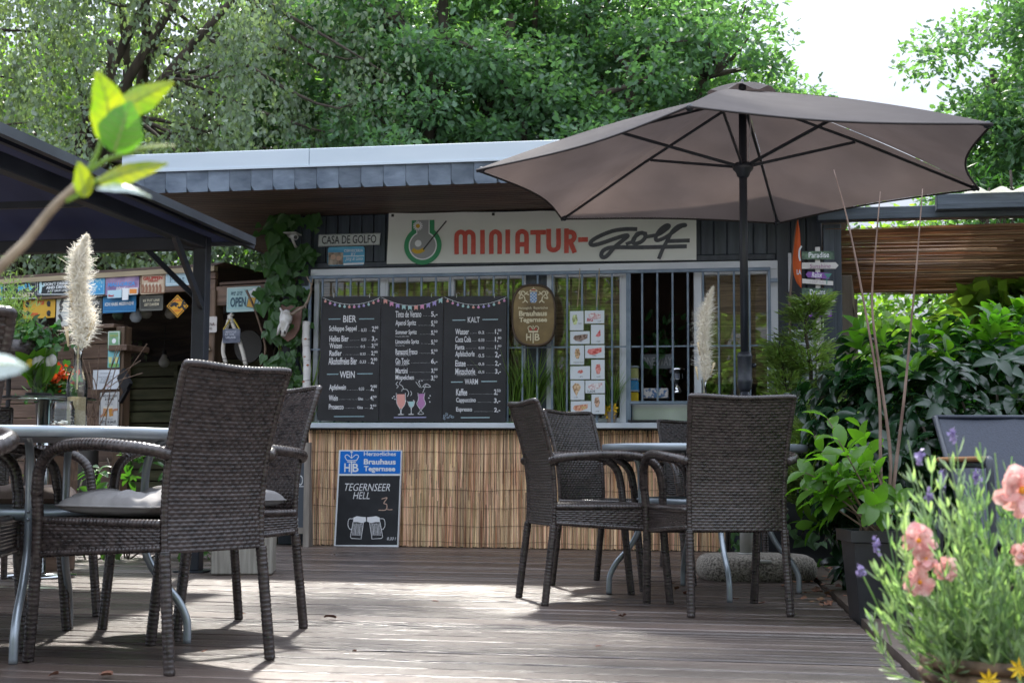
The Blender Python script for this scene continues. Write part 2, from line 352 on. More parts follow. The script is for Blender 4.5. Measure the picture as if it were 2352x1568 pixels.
# ---------------- leaves ----------------
def lt(kind):
    """leaf templates: x = across, y = along, z = normal; unit length"""
    if kind == 'rhomb': return np.array([(0, 0, 0), (.3, .45, .06), (0, 1, 0), (-.3, .45, .06)]), [(0, 1, 2, 3)]
    if kind == 'oak': return np.array([(0, 0, 0), (.17, .2, .02), (.14, .35, 0), (.33, .52, .05), (.2, .66, 0), (.2, .86, .02), (0, 1, -.03), (-.2, .86, .02), (-.2, .66, 0), (-.33, .52, .05), (-.14, .35, 0), (-.17, .2, .02)]), [(0, 1, 2, 3, 4, 5, 6), (0, 6, 7, 8, 9, 10, 11)]
    if kind == 'thin': return np.array([(0, 0, 0), (.09, .4, .03), (0, 1, 0), (-.09, .4, .03)]), [(0, 1, 2, 3)]
    if kind == 'ivy': return np.array([(0, 0, 0), (.32, -.08, .04), (.5, .22, .0), (.3, .55, .05), (0, 1, -.06), (-.3, .55, .05), (-.5, .22, 0), (-.32, -.08, .04)]), [(0, 1, 2, 3, 4), (0, 4, 5, 6, 7)]
    if kind == 'blade': return np.array([(-.012, 0, 0), (.012, 0, 0), (-.011, .5, .04), (.011, .5, .04), (0, 1, .22)]), [(0, 1, 3, 2), (2, 3, 4)]
    if kind == 'lav': return np.array([(0, 0, 0), (.07, .35, .02), (.065, .75, -.03), (0, 1, -.1), (-.065, .75, -.03), (-.07, .35, .02)]), [(0, 1, 2, 3, 4, 5)]
    # laurel: folded, bent, 3 strips
    ys = [0, .12, .3, .55, .78, .93, 1]; ws = [.012, .1, .19, .22, .16, .07, .004]; zs = [0, .03, .05, .03, -.03, -.09, -.14]
    v = []; f = []
    for y, wd, z in zip(ys, ws, zs): v += [(-wd, y, z+wd*.35), (0, y, z), (wd, y, z+wd*.35)]
    for i in range(len(ys)-1):
        a = 3*i; f += [(a, a+1, a+4, a+3), (a+1, a+2, a+5, a+4)]
    return np.array(v), f
def basis(D, Nn):
    D = D/(np.linalg.norm(D, axis=1)[:, None]+1e-9); X = np.cross(D, Nn); X /= (np.linalg.norm(X, axis=1)[:, None]+1e-9); Z = np.cross(X, D)
    return X, D, Z
def leafmesh(name, P, D, Nn, size, kind, m, smooth=False):
    tv, tf = lt(kind); n = len(P); X, Y, Z = basis(D, Nn); s = (np.ones(n)*size)[:, None, None]
    V = P[:, None, :]+s*(tv[None, :, 0, None]*X[:, None, :]+tv[None, :, 1, None]*Y[:, None, :]+tv[None, :, 2, None]*Z[:, None, :])
    k = len(tv); me = bpy.data.meshes.new(name)
    me.vertices.add(n*k); me.vertices.foreach_set('co', V.reshape(-1).astype(np.float32))
    sizes = np.array([len(q) for q in tf]); flat = np.concatenate([np.array(q) for q in tf])
    idx = (flat[None, :]+(np.arange(n)*k)[:, None]).reshape(-1)
    me.loops.add(len(idx)); me.loops.foreach_set('vertex_index', idx.astype(np.int32))
    tot = np.tile(sizes, n); st = np.concatenate([[0], np.cumsum(tot)[:-1]])
    me.polygons.add(len(tot)); me.polygons.foreach_set('loop_start', st.astype(np.int32)); me.polygons.foreach_set('loop_total', tot.astype(np.int32))
    if smooth: me.polygons.foreach_set('use_smooth', np.ones(len(tot), bool))
    me.materials.append(m); me.update(calc_edges=True); return me
def rnd(n, s=1.): return rng.normal(size=(n, 3))*s
def unit(a): return a/(np.linalg.norm(a, axis=1)[:, None]+1e-9)
# ================= setting =================
g = MB(); g.box(-150, 150, -60, 400, -.35, -.15); structure('ground', g, soil)
g = MB(); g.box(-40, 40, -45, -1.1, -.149, -.11); structure('bounce_court', g, mat('bounce_gravel', (.38, .35, .3), (.5, .47, .42), .9, sc_=(9, 9, 9)))  # pale ground added out of view to bounce sun onto the kiosk front
def edge_u(y): return 2.037-.0466*y
deck = _mk('deck', None); COL.objects.link(deck); deck.location = K.o; deck.rotation_euler = (0, 0, K.a); deck['kind'] = 'structure'
y = -.01; i = 0
nar = {7, 8, 9, 16, 17, 18, 19, 23, 24, 25}
while y > -11.6:
    wd = .062 if i % 26 in nar else (.112+.03*random.random())
    gp = .02 if i % 26 in nar else .015
    e = edge_u(y); cuts = [-7.2, -4.6+random.uniform(-.9, .9), -1.6+random.uniform(-1.2, 1.2), e]
    if i % 3 == 0: cuts = [-7.2, -2.9+random.uniform(-.8, .8), e]
    for a, b in zip(cuts[:-1], cuts[1:]):
        m = MB(); dz = random.uniform(-.004, .0012); m.box(a+.003, b-.003, y-wd, y, -.026, dz, .005)
        link('deck_board', m.mesh('deck_board', deck_wood), deck)
    y -= wd+gp; i += 1
g = MB(); g.box(-7.5, 2.6, -11.7, -.0, -.14, -.1); structure('deck_substructure', g, soil, K)
# edging beams on the right and the gravel bed
def line_beam(name, d0, wd, z0, z1, ya, yb):
    m = MB(); p = []
    m.zprism([(edge_u(ya)+d0, ya), (edge_u(yb)+d0, yb), (edge_u(yb)+d0+wd, yb), (edge_u(ya)+d0+wd, ya)][::-1], z0, z1)
    return m
dark_beam = mat('edge_beam', (.05, .035, .026), (.12, .09, .07), .6, sc_=(3, 3, 3), bump=.5, bsc=(20, 20, 30), objv=.25)
for ya, yb in ((-11.6, -7.1), (-7.09, -3.2), (-3.19, -.6)):
    link('edging_beam', line_beam('b', .012, .1, -.14, .012, ya, yb).mesh('edging_beam', dark_beam), deck)
for ya, yb in ((-11.6, -6.2), (-6.19, -3.9)):
    link('edging_beam', line_beam('b', .19, .05, -.14, -.01, ya, yb).mesh('edging_beam', dark_beam), deck)
g = MB(); g.zprism([(edge_u(-11.6)+.11, -11.6), (edge_u(-11.6)+4.5, -11.6), (edge_u(-1)+5, -1), (edge_u(-1)+.11, -1)], -.14, -.06); structure('planting_bed', g, soil, K)
# pebbles
n = 9000
yy = rng.uniform(-10.4, -3.9, n); uu = 2.037-.0466*yy+.25+rng.random(n)**1.3*1.5
tv = []; tf = []
base = MB(); base.ball((0, 0, 0), 1, 6, 4, .6); bv = np.array(base.v)
V = bv[None]*(.008+.01*rng.random((n, 1, 1)))*np.array([1, 1, .8])+np.stack([uu, yy, -.052+.006*rng.random(n)], 1)[:, None]
me = bpy.data.meshes.new('gravel'); k = len(bv)
fs = [tuple(q+i*k for q in f) for i in range(n) for f in base.f]
me.from_pydata(V.reshape(-1, 3).tolist(), [], fs); me.materials.append(gravelm)
o = link('gravel', me); o.location = K.o; o.rotation_euler = (0, 0, K.a); tag(o, 'pale gravel between the deck edge and the lavender basket', 'gravel', kind='stuff')

# ================= kiosk =================
ku = lambda x, y=800, off=0: K.px(x, y, off)[0]
kz = lambda x, y, off=0: K.px(x, y, off)[1]
UL, UR = -1.85, 2.32
SZ = 2.58; EV = 1.05
kk = Thing('kiosk', 'low dark blue wooden snack kiosk with a slate edged flat roof behind the deck', 'kiosk', K, (0, 0, 0))
m = MB(); m.box(UL+.02, UR-.02, .03, .16, 0, .9); m.box(UL+.02, UR-.02, .03, .16, 2.155, SZ); m.box(UL, UL+.12, .16, 4.2, 0, SZ); m.box(UR-.12, UR, .16, 4.2, 0, SZ)
kk.part('wall', m, navy_wood)
for u0 in np.arange(UL+.24, UR-.35, .098):
    m = MB(); m.box(u0+.003, u0+.095, .008, .03, 2.205, SZ, .004); kk.part('cladding_board', m, navy_wood)
m = MB(); m.box(UL+.22, UR-.34, -.012, .03, 2.158, 2.203, .004); kk.part('trim_board', m, navy_wood)
for a, b in ((UL, UL+.14), (UL+.145, UL+.22), (ku(1207), ku(1256)), (UR-.335, UR-.23), (UR-.225, UR-.12), (UR-.11, UR)):
    m = MB(); mid = b < 1 and a > 0
    m.box(a, b, -.005 if not mid else .0, .03 if not mid else .06, 0 if not mid else .95, SZ if not mid else 2.1, .005); kk.part('post', m, navy_wood)
# roof
ROL, ROR = -2.72, 2.6
m = MB(); m.box(ROL+.03, ROR-.03, -EV+.03, 4.6, SZ+.02, 2.80); kk.part('roof', m, anthracite)
m = MB(); [m.box(a_, b_, -EV-.025, -EV+.02, 2.742, 2.87, .004) for a_, b_ in ((ROL-.012, -1.301), (-1.298, .74), (.743, ROR))]; m.box(ROL-.012, ROL+.02, -EV+.02, 4.6, 2.742, 2.87); m.box(ROL, ROR, -EV+.02, 4.6, 2.80, 2.815)
m.box(ROL-.014, ROR, -EV-.031, -EV-.02, 2.735, 2.75); kk.part('roof_edge_trim', m, fascia_metal)
y = -EV+.01; j = 0
while y < 4.4:
    m = MB(); m.box(ROL+.02, ROR-.05 if y < 0 else UL-.01, y, y+.062, SZ-.0, SZ+.018, .004); kk.part('soffit_board', m, soffit_wood); y += .07
m = MB(); m.box(ROL+.01, ROR-.02, -EV+.0, -EV+.012, SZ+.008, 2.742); kk.part('slate_backing', m, mat('slate_under', (.05, .068, .095), (.09, .115, .15), .5, sc_=(6, 6, 9)))
# slate tiles: five-sided, each laid over the one on its right
tw = .164; u = ROL; ii = 0
while u < ROR-.02:
    m = MB(); z0, z1 = SZ+.0, 2.742
    t = [(u+.002, z1), (u+.002, z0+.034), (u+.026, z0), (u+tw-.002, z0+.002), (u+tw-.002, z1)]
    d0 = -EV-.004; d1 = -EV-.017
    n = 5; vs = [(p[0], d1+(p[0]-u)*.035, p[1]) for p in t]+[(p[0], d0+(p[0]-u)*.035, p[1]) for p in t]
    m.add(vs, [tuple(range(n)), tuple(range(2*n-1, n-1, -1))]+[(i, i+n, (i+1) % n+n, (i+1) % n) for i in range(n)])
    kk.part('slate_tile', m, slate); u += tw; ii += 1
v = -EV
while v < 4.4:
    m = MB(); m.box(ROL-.006, ROL+.006, v+.002, v+tw-.002, SZ, 2.742, .003); kk.part('slate_tile', m, slate); v += tw
# window band
m = MB(); m.box(ku(716, 620), ku(1786, 620), -.03, .02, 2.085, 2.15, .004); kk.part('window_header', m, white_frame)
SILL = .945
m = MB(); m.box(-1.64, UR-.33, -.13, .04, SILL-.045, SILL-.004, .004); kk.part('counter_sill', m, sill_white)
m = MB(); m.box(-1.63, ku(1210), -.1, .04, SILL-.004, SILL+.002); kk.part('grass_mat', m, mat('grass_mat', (.03, .12, .02), (.07, .2, .04), .9, sc_=(90, 90, 90), bump=1))
def window(x0, x1, lf=10, rf=10, tf=9, z0=SILL+.002, z1=2.085, blind=True, pane=True, off=.03):
    a, b = ku(x0), ku(x1); s_ = .0033; m = MB()
    m.box(a, a+lf*s_, off-.03, off+.03, z0, z1, .004); m.box(b-rf*s_, b, off-.03, off+.03, z0, z1, .004)
    m.box(a+lf*s_, b-rf*s_, off-.025, off+.03, z1-tf*s_, z1, .003); m.box(a+lf*s_, b-rf*s_, off-.025, off+.03, z0, z0+.035, .003)
    wobj = kk.part('window', m, white_frame)
    if pane:
        m = MB(); m.box(a+lf*s_, b-rf*s_, off, off+.006, z0+.03, z1-tf*s_); kk.part('pane', m, pane_m, parent=wobj)
    if blind:
        m = MB(); m.box(a+.02, b-.02, off+.05, off+.062, z0+random.uniform(.0, .35), z1); kk.part('blind', m, blindm, parent=wobj)
window(719, 884, 12, 14); window(876, 1042, 14, 14, 13, off=.034); window(1028, 1207, 14, 6)
window(1255, 1427, 17, 4); window(1594, 1768, 18, 6)
m = MB(); a, b = ku(1427), ku(1447); m.box(a, b, .0, .05, SILL, 2.09, .004); kk.part('window_post', m, white_frame)
m = MB(); m.box(ku(1768), ku(1788), -.02, .05, SILL, 2.09, .004); kk.part('window_post', m, white_frame)
# room inside
m = MB(); m.box(-1.7, 2.2, 2.3, 2.35, 0, SZ-.02); m.box(-1.7, 2.2, .17, 2.3, 0, .05); kk.part('room_wall', m, mat('room_panel', (.2, .13, .1), (.3, .2, .16), .8, sc_=(2, 2, 2)))
m = MB(); m.box(ku(1450), ku(1590), .12, .7, SILL-.02, SILL+.0); m.box(ku(1449), ku(1592), .06, .09, SILL+.0, SILL+.15, .003); kk.part('counter', m, mat('stainless', (.4, .42, .44), (.55, .57, .6), .3, .8, (3, 3, 3)))
# grille
gr = Thing('window_grille', 'grey blue steel bar grille across the kiosk windows', 'grille', K, (.1, -.06, SILL))
m = MB(); GY = -.075
g0, g1 = ku(717, 640), ku(1770, 640)
m.box(g0, g1, GY-.012, GY+.012, 2.065, 2.092, .003); m.box(g0, g0+.022, GY-.012, GY+.012, SILL, 2.065, .003); m.box(g1-.022, g1, GY-.012, GY+.012, SILL, 2.065, .003)
m.box(g0+.022, g1-.022, GY+.007, GY+.011, 1.507, 1.519)
m.box(ku(1448), ku(1590), GY-.012, GY+.012, SILL+.135, SILL+.16, .003); m.box(ku(1440), ku(1448), GY-.012, GY+.012, SILL, SILL+.16)
for zz in (1.2, 1.98): m.box(g0-.05, g0, GY-.005, GY+.02, zz, zz+.03); m.box(g1, g1+.05, GY-.005, GY+.02, zz, zz+.03)
gr.part('frame', m, steel_bar)
xb = g0+.112; 
while xb < g1-.05:
    z0 = SILL+.16 if ku(1446) < xb < ku(1592) else SILL
    m = MB(); m.box(xb-.0075, xb+.0075, GY-.008, GY+.007, z0, 2.065, .002); gr.part('bar', m, steel_bar); xb += .1135
m = MB(); m.box(ku(1448)-.01, ku(1448)+.01, GY-.009, GY+.009, SILL, 2.065, .002); gr.part('bar', m, steel_bar)
# reed screen
rs = Thing('reed_screen', 'golden reed mat screen covering the kiosk front below the counter', 'reed screen', K, (0, -.04, 0))
m = MB(); u = -1.60
big = []
while u < 1.62:
    r = random.uniform(.002, .004)
    for lay in range(2):
        du = random.uniform(-.004, .004); yb_ = -.035-.009*lay+random.uniform(-.003, .003)
        z1 = .888-random.random()**3*(.12 if u > .8 else .03)
        segs = [(0, random.uniform(.2, .5)), ]
        za = random.uniform(.0, .012); zc = random.uniform(.25, .65)
        for (p, q) in ((za, zc), (zc+.001, z1)):
            l0 = random.uniform(-.004, .004); l1 = random.uniform(-.004, .004); rr_ = r*random.uniform(.8, 1.15)
            m.add([(u+du+l0-rr_, yb_, p), (u+du+l0, yb_-rr_, p), (u+du+l0+rr_, yb_, p), (u+du+l1-rr_, yb_, q), (u+du+l1, yb_-rr_, q), (u+du+l1+rr_, yb_, q)], [(0, 1, 4, 3), (1, 2, 5, 4), (3, 4, 5), (0, 2, 1)])
    u += r*1.5
rs.part('reeds', m, reedm, kind='stuff')
wirem = plain((.05, .03, .02), .5, .3)
for zc in (.86, .715, .575, .435, .3, .165, .04):
    m = MB(); P = [(uu, -.052, zc+.006*sin(uu*7)+random.uniform(-.003, .003)) for uu in np.arange(-1.6, 1.62, .06)]
    m.tube(P, .0013, 4); rs.part('wire', m, wirem)
# ================= trees =================
def limb(m, a, b, r0_, r1_, bend=.15, n=5, k=7):
    a = np.array(a, float); b = np.array(b, float); L_ = np.linalg.norm(b-a)
    mid = (a+b)/2+rng.normal(size=3)*L_*bend*.5+np.array([0, 0, -L_*bend*.3])
    t = np.linspace(0, 1, k)[:, None]
    P = (1-t)**2*a+2*t*(1-t)*mid+t*t*b
    m.tube(P, np.linspace(r0_, r1_, k), n); return P
def tree(name, label, cat, base, crown_c, crown_r, ncl, nlf, lsize, lm, kind='oak', clr=.55, th=1.6, tr=.22, barkm=None, group=None, droop=0, hollow=.45, seed=1, branches=70, zmin=1.5, front=0.):
    global rng
    rng = np.random.default_rng(seed)
    T = Thing(name, label, cat, WD, tuple(base), group)
    cc = np.array(crown_c); cr_ = np.array(crown_r)
    C_ = []
    while len(C_) < ncl:
        d = rng.normal(size=3); d /= np.linalg.norm(d); r = (hollow+(1-hollow)*rng.random()**.6)
        lump = 1+.16*sin(3.1*d[0]*2+seed)*cos(2.7*d[2]*2+seed*2)+.1*sin(5*d[1]*2+seed)
        p = cc+d*cr_*r*lump
        if p[2] < zmin: continue
        if front and p[1] > cc[1]+cr_[1]*front: continue
        C_.append(p)
    C_ = np.array(C_)
    m = MB(); b = np.array(base, float); fork = np.array([cc[0]*.35+b[0]*.65, b[1]*.7+cc[1]*.3, th])
    P = limb(m, b, fork, tr*1.35, tr, .06, 9, 8); T.part('trunk', m, barkm or bark, True)
    m = MB(); main = []
    for q in range(13):
        d = rng.normal(size=3); d[2] = abs(d[2])*.9+.25; d /= np.linalg.norm(d)
        e = cc+d*cr_*.72; PP = limb(m, fork, e, tr*.62, tr*.18, .3, 7, 9); main.append(PP)
    allp = np.concatenate([p[2:] for p in main])
    for q in rng.permutation(len(C_))[:branches]:
        t = C_[q]; dd = np.linalg.norm(allp-t, axis=1)+.35*np.maximum(0, allp[:, 2]-t[2]); s_ = allp[np.argmin(dd)]
        limb(m, s_, t, tr*.15, tr*.035, .35, 5, 6)
    T.part('branches', m, barkm or bark, True)
    per = nlf//ncl
    sizes = clr*(.6+.8*rng.random(len(C_)))
    P = []; D = []; Nn = []
    for c, s_ in zip(C_, sizes):
        o_ = rng.normal(size=(per, 3)); rad = rng.random(per)**.45
        o_ = unit(o_)*rad[:, None]*s_
        if droop: o_ *= np.array([.55, .55, 1.5])
        else: o_ *= np.array([1.15, 1.15, .62])
        P.append(c+o_)
        out = unit(o_+1e-3)
        if droop: D.append(unit(np.array([0, 0, -1.])+.55*rng.normal(size=(per, 3)))); Nn.append(unit(rng.normal(size=(per, 3))))
        else: D.append(unit(out*.7+rng.normal(size=(per, 3))*.6+[0, 0, -.15])); Nn.append(unit(rng.normal(size=(per, 3))*.55+[0, 0, 1.]+out*.4))
    P = np.concatenate(P); D = np.concatenate(D); Nn = np.concatenate(Nn)
    me = leafmesh('crown', P-b, D, Nn, lsize*(.65+.7*rng.random(len(P))), kind, lm)
    link('crown', me, T.e); return T
tree('birch_tree', 'drooping grey green birch rising behind the gazebo roof at upper left', 'tree', (-6.4, 17.5, -.2), (-4.9, 16.6, 4.6), (3.5, 2.2, 3.6), 420, 76000, .075, birch_l, 'rhomb', .5, 2.6, .2, droop=1, seed=3, branches=150, zmin=1.9, hollow=.3)
tree('oak_tree', 'dense green oak directly behind the kiosk roof, left of the larger one', 'tree', (-1.2, 19, -.2), (-1.3, 18.6, 4.7), (3.1, 2.3, 3.4), 300, 88000, .09, oak_l, 'oak', .44, 1.4, .34, seed=5, branches=200, hollow=.5)
tree('oak_tree', 'broad oak behind the kiosk whose crown slopes down towards the parasol top', 'tree', (1.6, 20, -.2), (1.25, 18.8, 4.15), (3.1, 2.3, 3.4), 300, 88000, .09, oak_l, 'oak', .43, 1.4, .34, seed=11, branches=200, hollow=.5)
tree('oak_tree', 'leafy oak at the right edge of the picture against the pale sky', 'tree', (7.6, 18, -.2), (7.4, 17.6, 4.5), (2.1, 2.0, 3.4), 300, 80000, .09, oak_l, 'oak', .42, 2.2, .22, seed=21, branches=70)
tree('ash_tree', 'small dark leaved ash sprouting above the right pergola roof', 'tree', (5.5, 15.5, -.2), (5.55, 15.5, 3.2), (.85, .8, 1.0), 46, 3400, .12, ivy_l, 'thin', .34, 2.0, .07, seed=23, branches=40, hollow=.2)
tree('dapple_oak_tree', 'tall oak with an unseen crown added above the picture to dapple the deck', 'tree', (-3.4, 23.5, -.2), (.2, 13.4, 10.2), (4.6, 2.6, 2.0), 52, 4200, .17, oak_l, 'rhomb', .6, 8.5, .14, seed=91, branches=60, hollow=.1)  # crown placed out of view to break the sun into dapples on the deck
# second rank: fills the gaps in front of the white sky
for k, (x, yy_, c, r, lab) in enumerate([(-9.5, 25, (-9.3, 25, 4.6), (3.8, 2, 4.6), 'yellow green tree behind the birch on the far left'),
        (-3.2, 26, (-3.4, 26, 5.6), (3.7, 2, 4.6), 'yellow green tree glimpsed between the birch and the oaks'),
        (2.2, 27, (1.8, 27, 5.0), (3.7, 2, 4.4), 'yellow green tree glimpsed through the crown behind the parasol'),
        (8.5, 24, (9.3, 24, 3.1), (3.6, 2, 3.0), 'light green tree far behind the right pergola')]):
    tree('maple_tree', lab, 'tree', (x, yy_, -.2), c, r, 190, 26000, .15, oak_far, 'rhomb', .75, 2.0, .22, group=None, seed=31+k, branches=40, zmin=1.0)
# shrubs beyond the bar hut and beside the kiosk
def shrub(name, label, cat, base, c, r, n, lsize, lm, kind='rhomb', ncl=40, clr=.35, seed=1, stems=12, group=None, smooth=False, up=.0):
    global rng
    rng = np.random.default_rng(seed); T = Thing(name, label, cat, WD, tuple(base), group); b = np.array(base, float)
    c = np.array(c); r = np.array(r); d = unit(rng.normal(size=(ncl, 3))); C_ = c+d*r*(.35+.6*rng.random((ncl, 1)))
    m = MB()
    for q in range(stems): limb(m, b+rng.normal(size=3)*[.05, .05, 0], C_[q], .014, .004, .3, 5, 6)
    T.part('stems', m, bark, True)
    per = n//ncl; ctr = np.repeat(C_, per, 0); o_ = unit(rng.normal(size=(len(ctr), 3)))*(rng.random((len(ctr), 1))**.5)*clr
    P = ctr+o_; D = unit(unit(o_)*.8+rng.normal(size=o_.shape)*.5+[0, 0, up]); Nn = unit(rng.normal(size=o_.shape)*.6+[0, -.2, 1])
    link('foliage', leafmesh('foliage', P-b, D, Nn, lsize*(.6+.8*rng.random(len(P))), kind, lm, smooth), T.e); return T
shrub('hazel_bush', 'bright hazel bush seen through the gap under the bar hut roof', 'bush', (-2.9, 16.6, -.2), (-3.1, 16.6, 1.0), (2.2, .8, 1.2), 9000, .13, oak_far, 'ivy', 50, .45, 51)
shrub('hazel_bush', 'hazel bush left behind the bar hut with sunlit leaves', 'bush', (-7.2, 17.6, -.2), (-7.2, 17.6, 1.5), (2.6, .8, 1.6), 12000, .12, oak_far, 'ivy', 60, .5, 52)
shrub('hazel_bush', 'hazel bush beneath the right pergola, behind the standing wooden frame', 'bush', (4.6, 15.2, -.2), (4.6, 15.2, 1.0), (1.7, .7, 1.3), 11000, .11, oak_far, 'ivy', 60, .42, 53)
shrub('vine_bush', 'broad leaved vine hanging under the bamboo pole at the right edge', 'bush', (5.4, 12.4, -.2), (4.9, 12.4, 1.55), (1.5, .5, .75), 3200, .17, oak_far, 'ivy', 40, .34, 54)
# greenery behind the viewer, mirrored in the windows
for k, x in enumerate((-9, -4, 1.5, 7)):
    tree('garden_tree', ['tall garden tree', 'round garden tree', 'broad garden tree', 'slender garden tree'][k]+' behind the viewer mirrored in the kiosk windows', 'tree', (x*1.9, -24-k % 2, -.2), (x*1.7, -24-k % 2, 4.6), (5.2, 1.4, 4.8), 110, 8500, .45, oak_far, 'rhomb', .75, 1.4, .16, seed=71+k, branches=16, zmin=.6)
# ================= furniture =================
def weave(mb, S, cols, rows, amp=.0031, na=7, nb=4, both=True, edge=True):
    """S(a, b) -> (point, normal) for arrays a, b in 0..1; woven strands stand proud on both faces"""
    A = np.linspace(0, 1, cols*na+1); B_ = np.linspace(0, 1, rows*nb+1)
    a, b = np.meshgrid(A, B_); P, Nn = S(a, b)
    row = np.minimum((b*rows).astype(int), rows-1); fb = b*rows-row
    fa = (a*cols+(row % 2)*.5) % 1.0
    h = (.12+.88*np.clip(np.sin(pi*fa), 0, 1)**.55)*np.sqrt(np.clip(1-(2*fb-1)**2, 0, 1))
    fa2 = (fa+.5) % 1.0; h2 = (.12+.88*np.clip(np.sin(pi*fa2), 0, 1)**.55)*np.sqrt(np.clip(1-(2*fb-1)**2, 0, 1))
    G = P+Nn*(amp*h+.0015)[..., None]; mb.grid(G)
    if both: G2 = P-Nn*(amp*h2+.0015)[..., None]; mb.grid(G2[:, ::-1])
def ribbed(mb, P, r, pitch=.0145, amp=.0024, n=10, fl=1.0):
    """a tube wound with strand: many small rings"""
    P = smooth3(P, 8); L_ = np.concatenate([[0], np.cumsum(np.linalg.norm(np.diff(P, axis=0), axis=1))])
    k = max(6, int(L_[-1]/pitch)*4); s_ = np.linspace(0, L_[-1], k)
    Q = np.stack([np.interp(s_, L_, P[:, i]) for i in range(3)], 1)
    ph = (s_/pitch) % 1.0; rr_ = r+amp*np.sqrt(np.clip(1-(2*ph-1)**2, 0, 1))
    mb.tube(Q, rr_, n)
def smooth3(P, n=6):
    P = np.array(P, float)
    Q = np.vstack([2*P[0]-P[1], P, 2*P[-1]-P[-2]]); out = []
    for i in range(1, len(Q)-2):
        for t in np.arange(n)/n:
            out.append(.5*((2*Q[i])+(-Q[i-1]+Q[i+1])*t+(2*Q[i-1]-5*Q[i]+4*Q[i+1]-Q[i+2])*t*t+(-Q[i-1]+3*Q[i]-3*Q[i+1]+Q[i+2])*t**3))
    out.append(P[-1]); return np.array(out)
def back_prof(z):   # y of the back frame at height z, and half width
    zz = np.array([0, .2, .33, .45, .55, .65, .75, .85, .905]); yy_ = np.array([-.285, -.262, -.245, -.238, -.243, -.257, -.281, -.312, -.33])
    ww = np.array([.212, .208, .205, .205, .207, .21, .215, .22, .222])
    return np.interp(z, zz, yy_), np.interp(z, zz, ww)
def make_chair(label):
    T = Thing('wicker_chair', label, 'chair', WD, (0, 0, 0), 'dark brown wicker stacking armchairs')
    def S(a, b):
        z = .345+b*.548; y, wd = back_prof(z); x = (2*a-1)*(wd+.004); y = y-.012*(1-(2*a-1)**2)
        z = z-.007*np.sin(pi*a)*b
        sl = np.interp(z, [.3, .5, .7, .9], [0, -.05, -.27, -.36])
        Nn = np.stack([0*x, -np.ones_like(x), sl], -1); Nn /= np.linalg.norm(Nn, axis=-1)[..., None]
        return np.stack([x, y, z], -1), Nn
    m = MB(); weave(m, S, 14, 44)
    T.part('backrest', m, wicker, True)
    m = MB(); zt = np.linspace(.345, .885, 8); yb_, wb = back_prof(zt)
    left = [(-wb[i], yb_[i], zt[i]) for i in range(8)]; right = [(wb[i], yb_[i], zt[i]) for i in range(8)][::-1]
    top = [(-.2, -.337, .901), (0, -.345, .893), (.2, -.337, .901)]
    ribbed(m, left+top+right, .0095); T.part('back_frame', m, wicker, True)
    for s in (-1, 1):
        m = MB(); zt = [0, .12, .24, .35]; y, wd = back_prof(np.array(zt)); ribbed(m, [(s*wd[i], y[i], zt[i]) for i in range(4)], .0155)
        m.lathe([(.014, 0), (.0165, .001), (.0165, .012)], 10, (s*wd[0], y[0], -.001)); T.part('leg', m, wicker, True)
        m = MB(); ribbed(m, [(s*.272, .246, .515), (s*.262, .25, .43), (s*.256, .258, .3), (s*.25, .288, 0)], .0165)
        m.lathe([(.014, 0), (.0175, .001), (.0175, .012)], 10, (s*.25, .288, -.001)); T.part('leg', m, wicker, True)
        m = MB(); ribbed(m, [(s*.213, -.262, .632), (s*.25, -.235, .645), (s*.278, -.16, .655), (s*.288, -.03, .664), (s*.288, .1, .66), (s*.284, .18, .638), (s*.279, .228, .59), (s*.273, .246, .51)], .0175)
        T.part('armrest', m, wicker, True)
    def S2(a, b):
        x = (2*a-1)*(.205+.03*b); y = -.235+b*.475; z = .436+0*a-.008*np.sin(pi*a)*np.sin(pi*b)
        return np.stack([x, y, z], -1), np.stack([0*x, 0*x, 1+0*x], -1)
    m = MB(); weave(m, S2, 15, 38); ribbed(m, [(-.215, -.235, .431), (-.232, 0, .431), (-.247, .245, .431)], .011); ribbed(m, [(.215, -.235, .431), (.232, 0, .431), (.247, .245, .431)], .011)
    ribbed(m, [(-.25, .247, .43), (0, .252, .43), (.25, .247, .43)], .012); T.part('seat', m, wicker, True)
    m = MB()
    def S3(a, b): return np.stack([(2*a-1)*.25, .25+0*a, .33+.092*b], -1), np.stack([0*a, 1+0*a, 0*a], -1)
    weave(m, S3, 16, 8)
    for s in (-1, 1):
        def S4(a, b, s=s): return np.stack([s*(.214+.038*a), -.235+a*.475, .335+.088*b+.03*(1-a)*(1-b)], -1), np.stack([s+0*a, 0*a, 0*a], -1)
        weave(m, S4, 15, 7); ribbed(m, [(s*.21, -.235, .36), (s*.235, 0, .345), (s*.252, .245, .328)], .009)
    ribbed(m, [(-.25, .25, .328), (.25, .25, .328)], .009)
    T.part('apron', m, wicker, True)
    return T.e
def chair_pose(b1, b2, f=None):
    """from the floor points of the two back feet (left, right seen from behind)"""
    b1 = np.array(b1); b2 = np.array(b2); r_ = b2-b1; r_ /= np.linalg.norm(r_); fw = np.array([-r_[1], r_[0]])
    c = (b1+b2)/2+fw*.285; return (c[0], c[1], 0), math.atan2(-fw[0], fw[1])
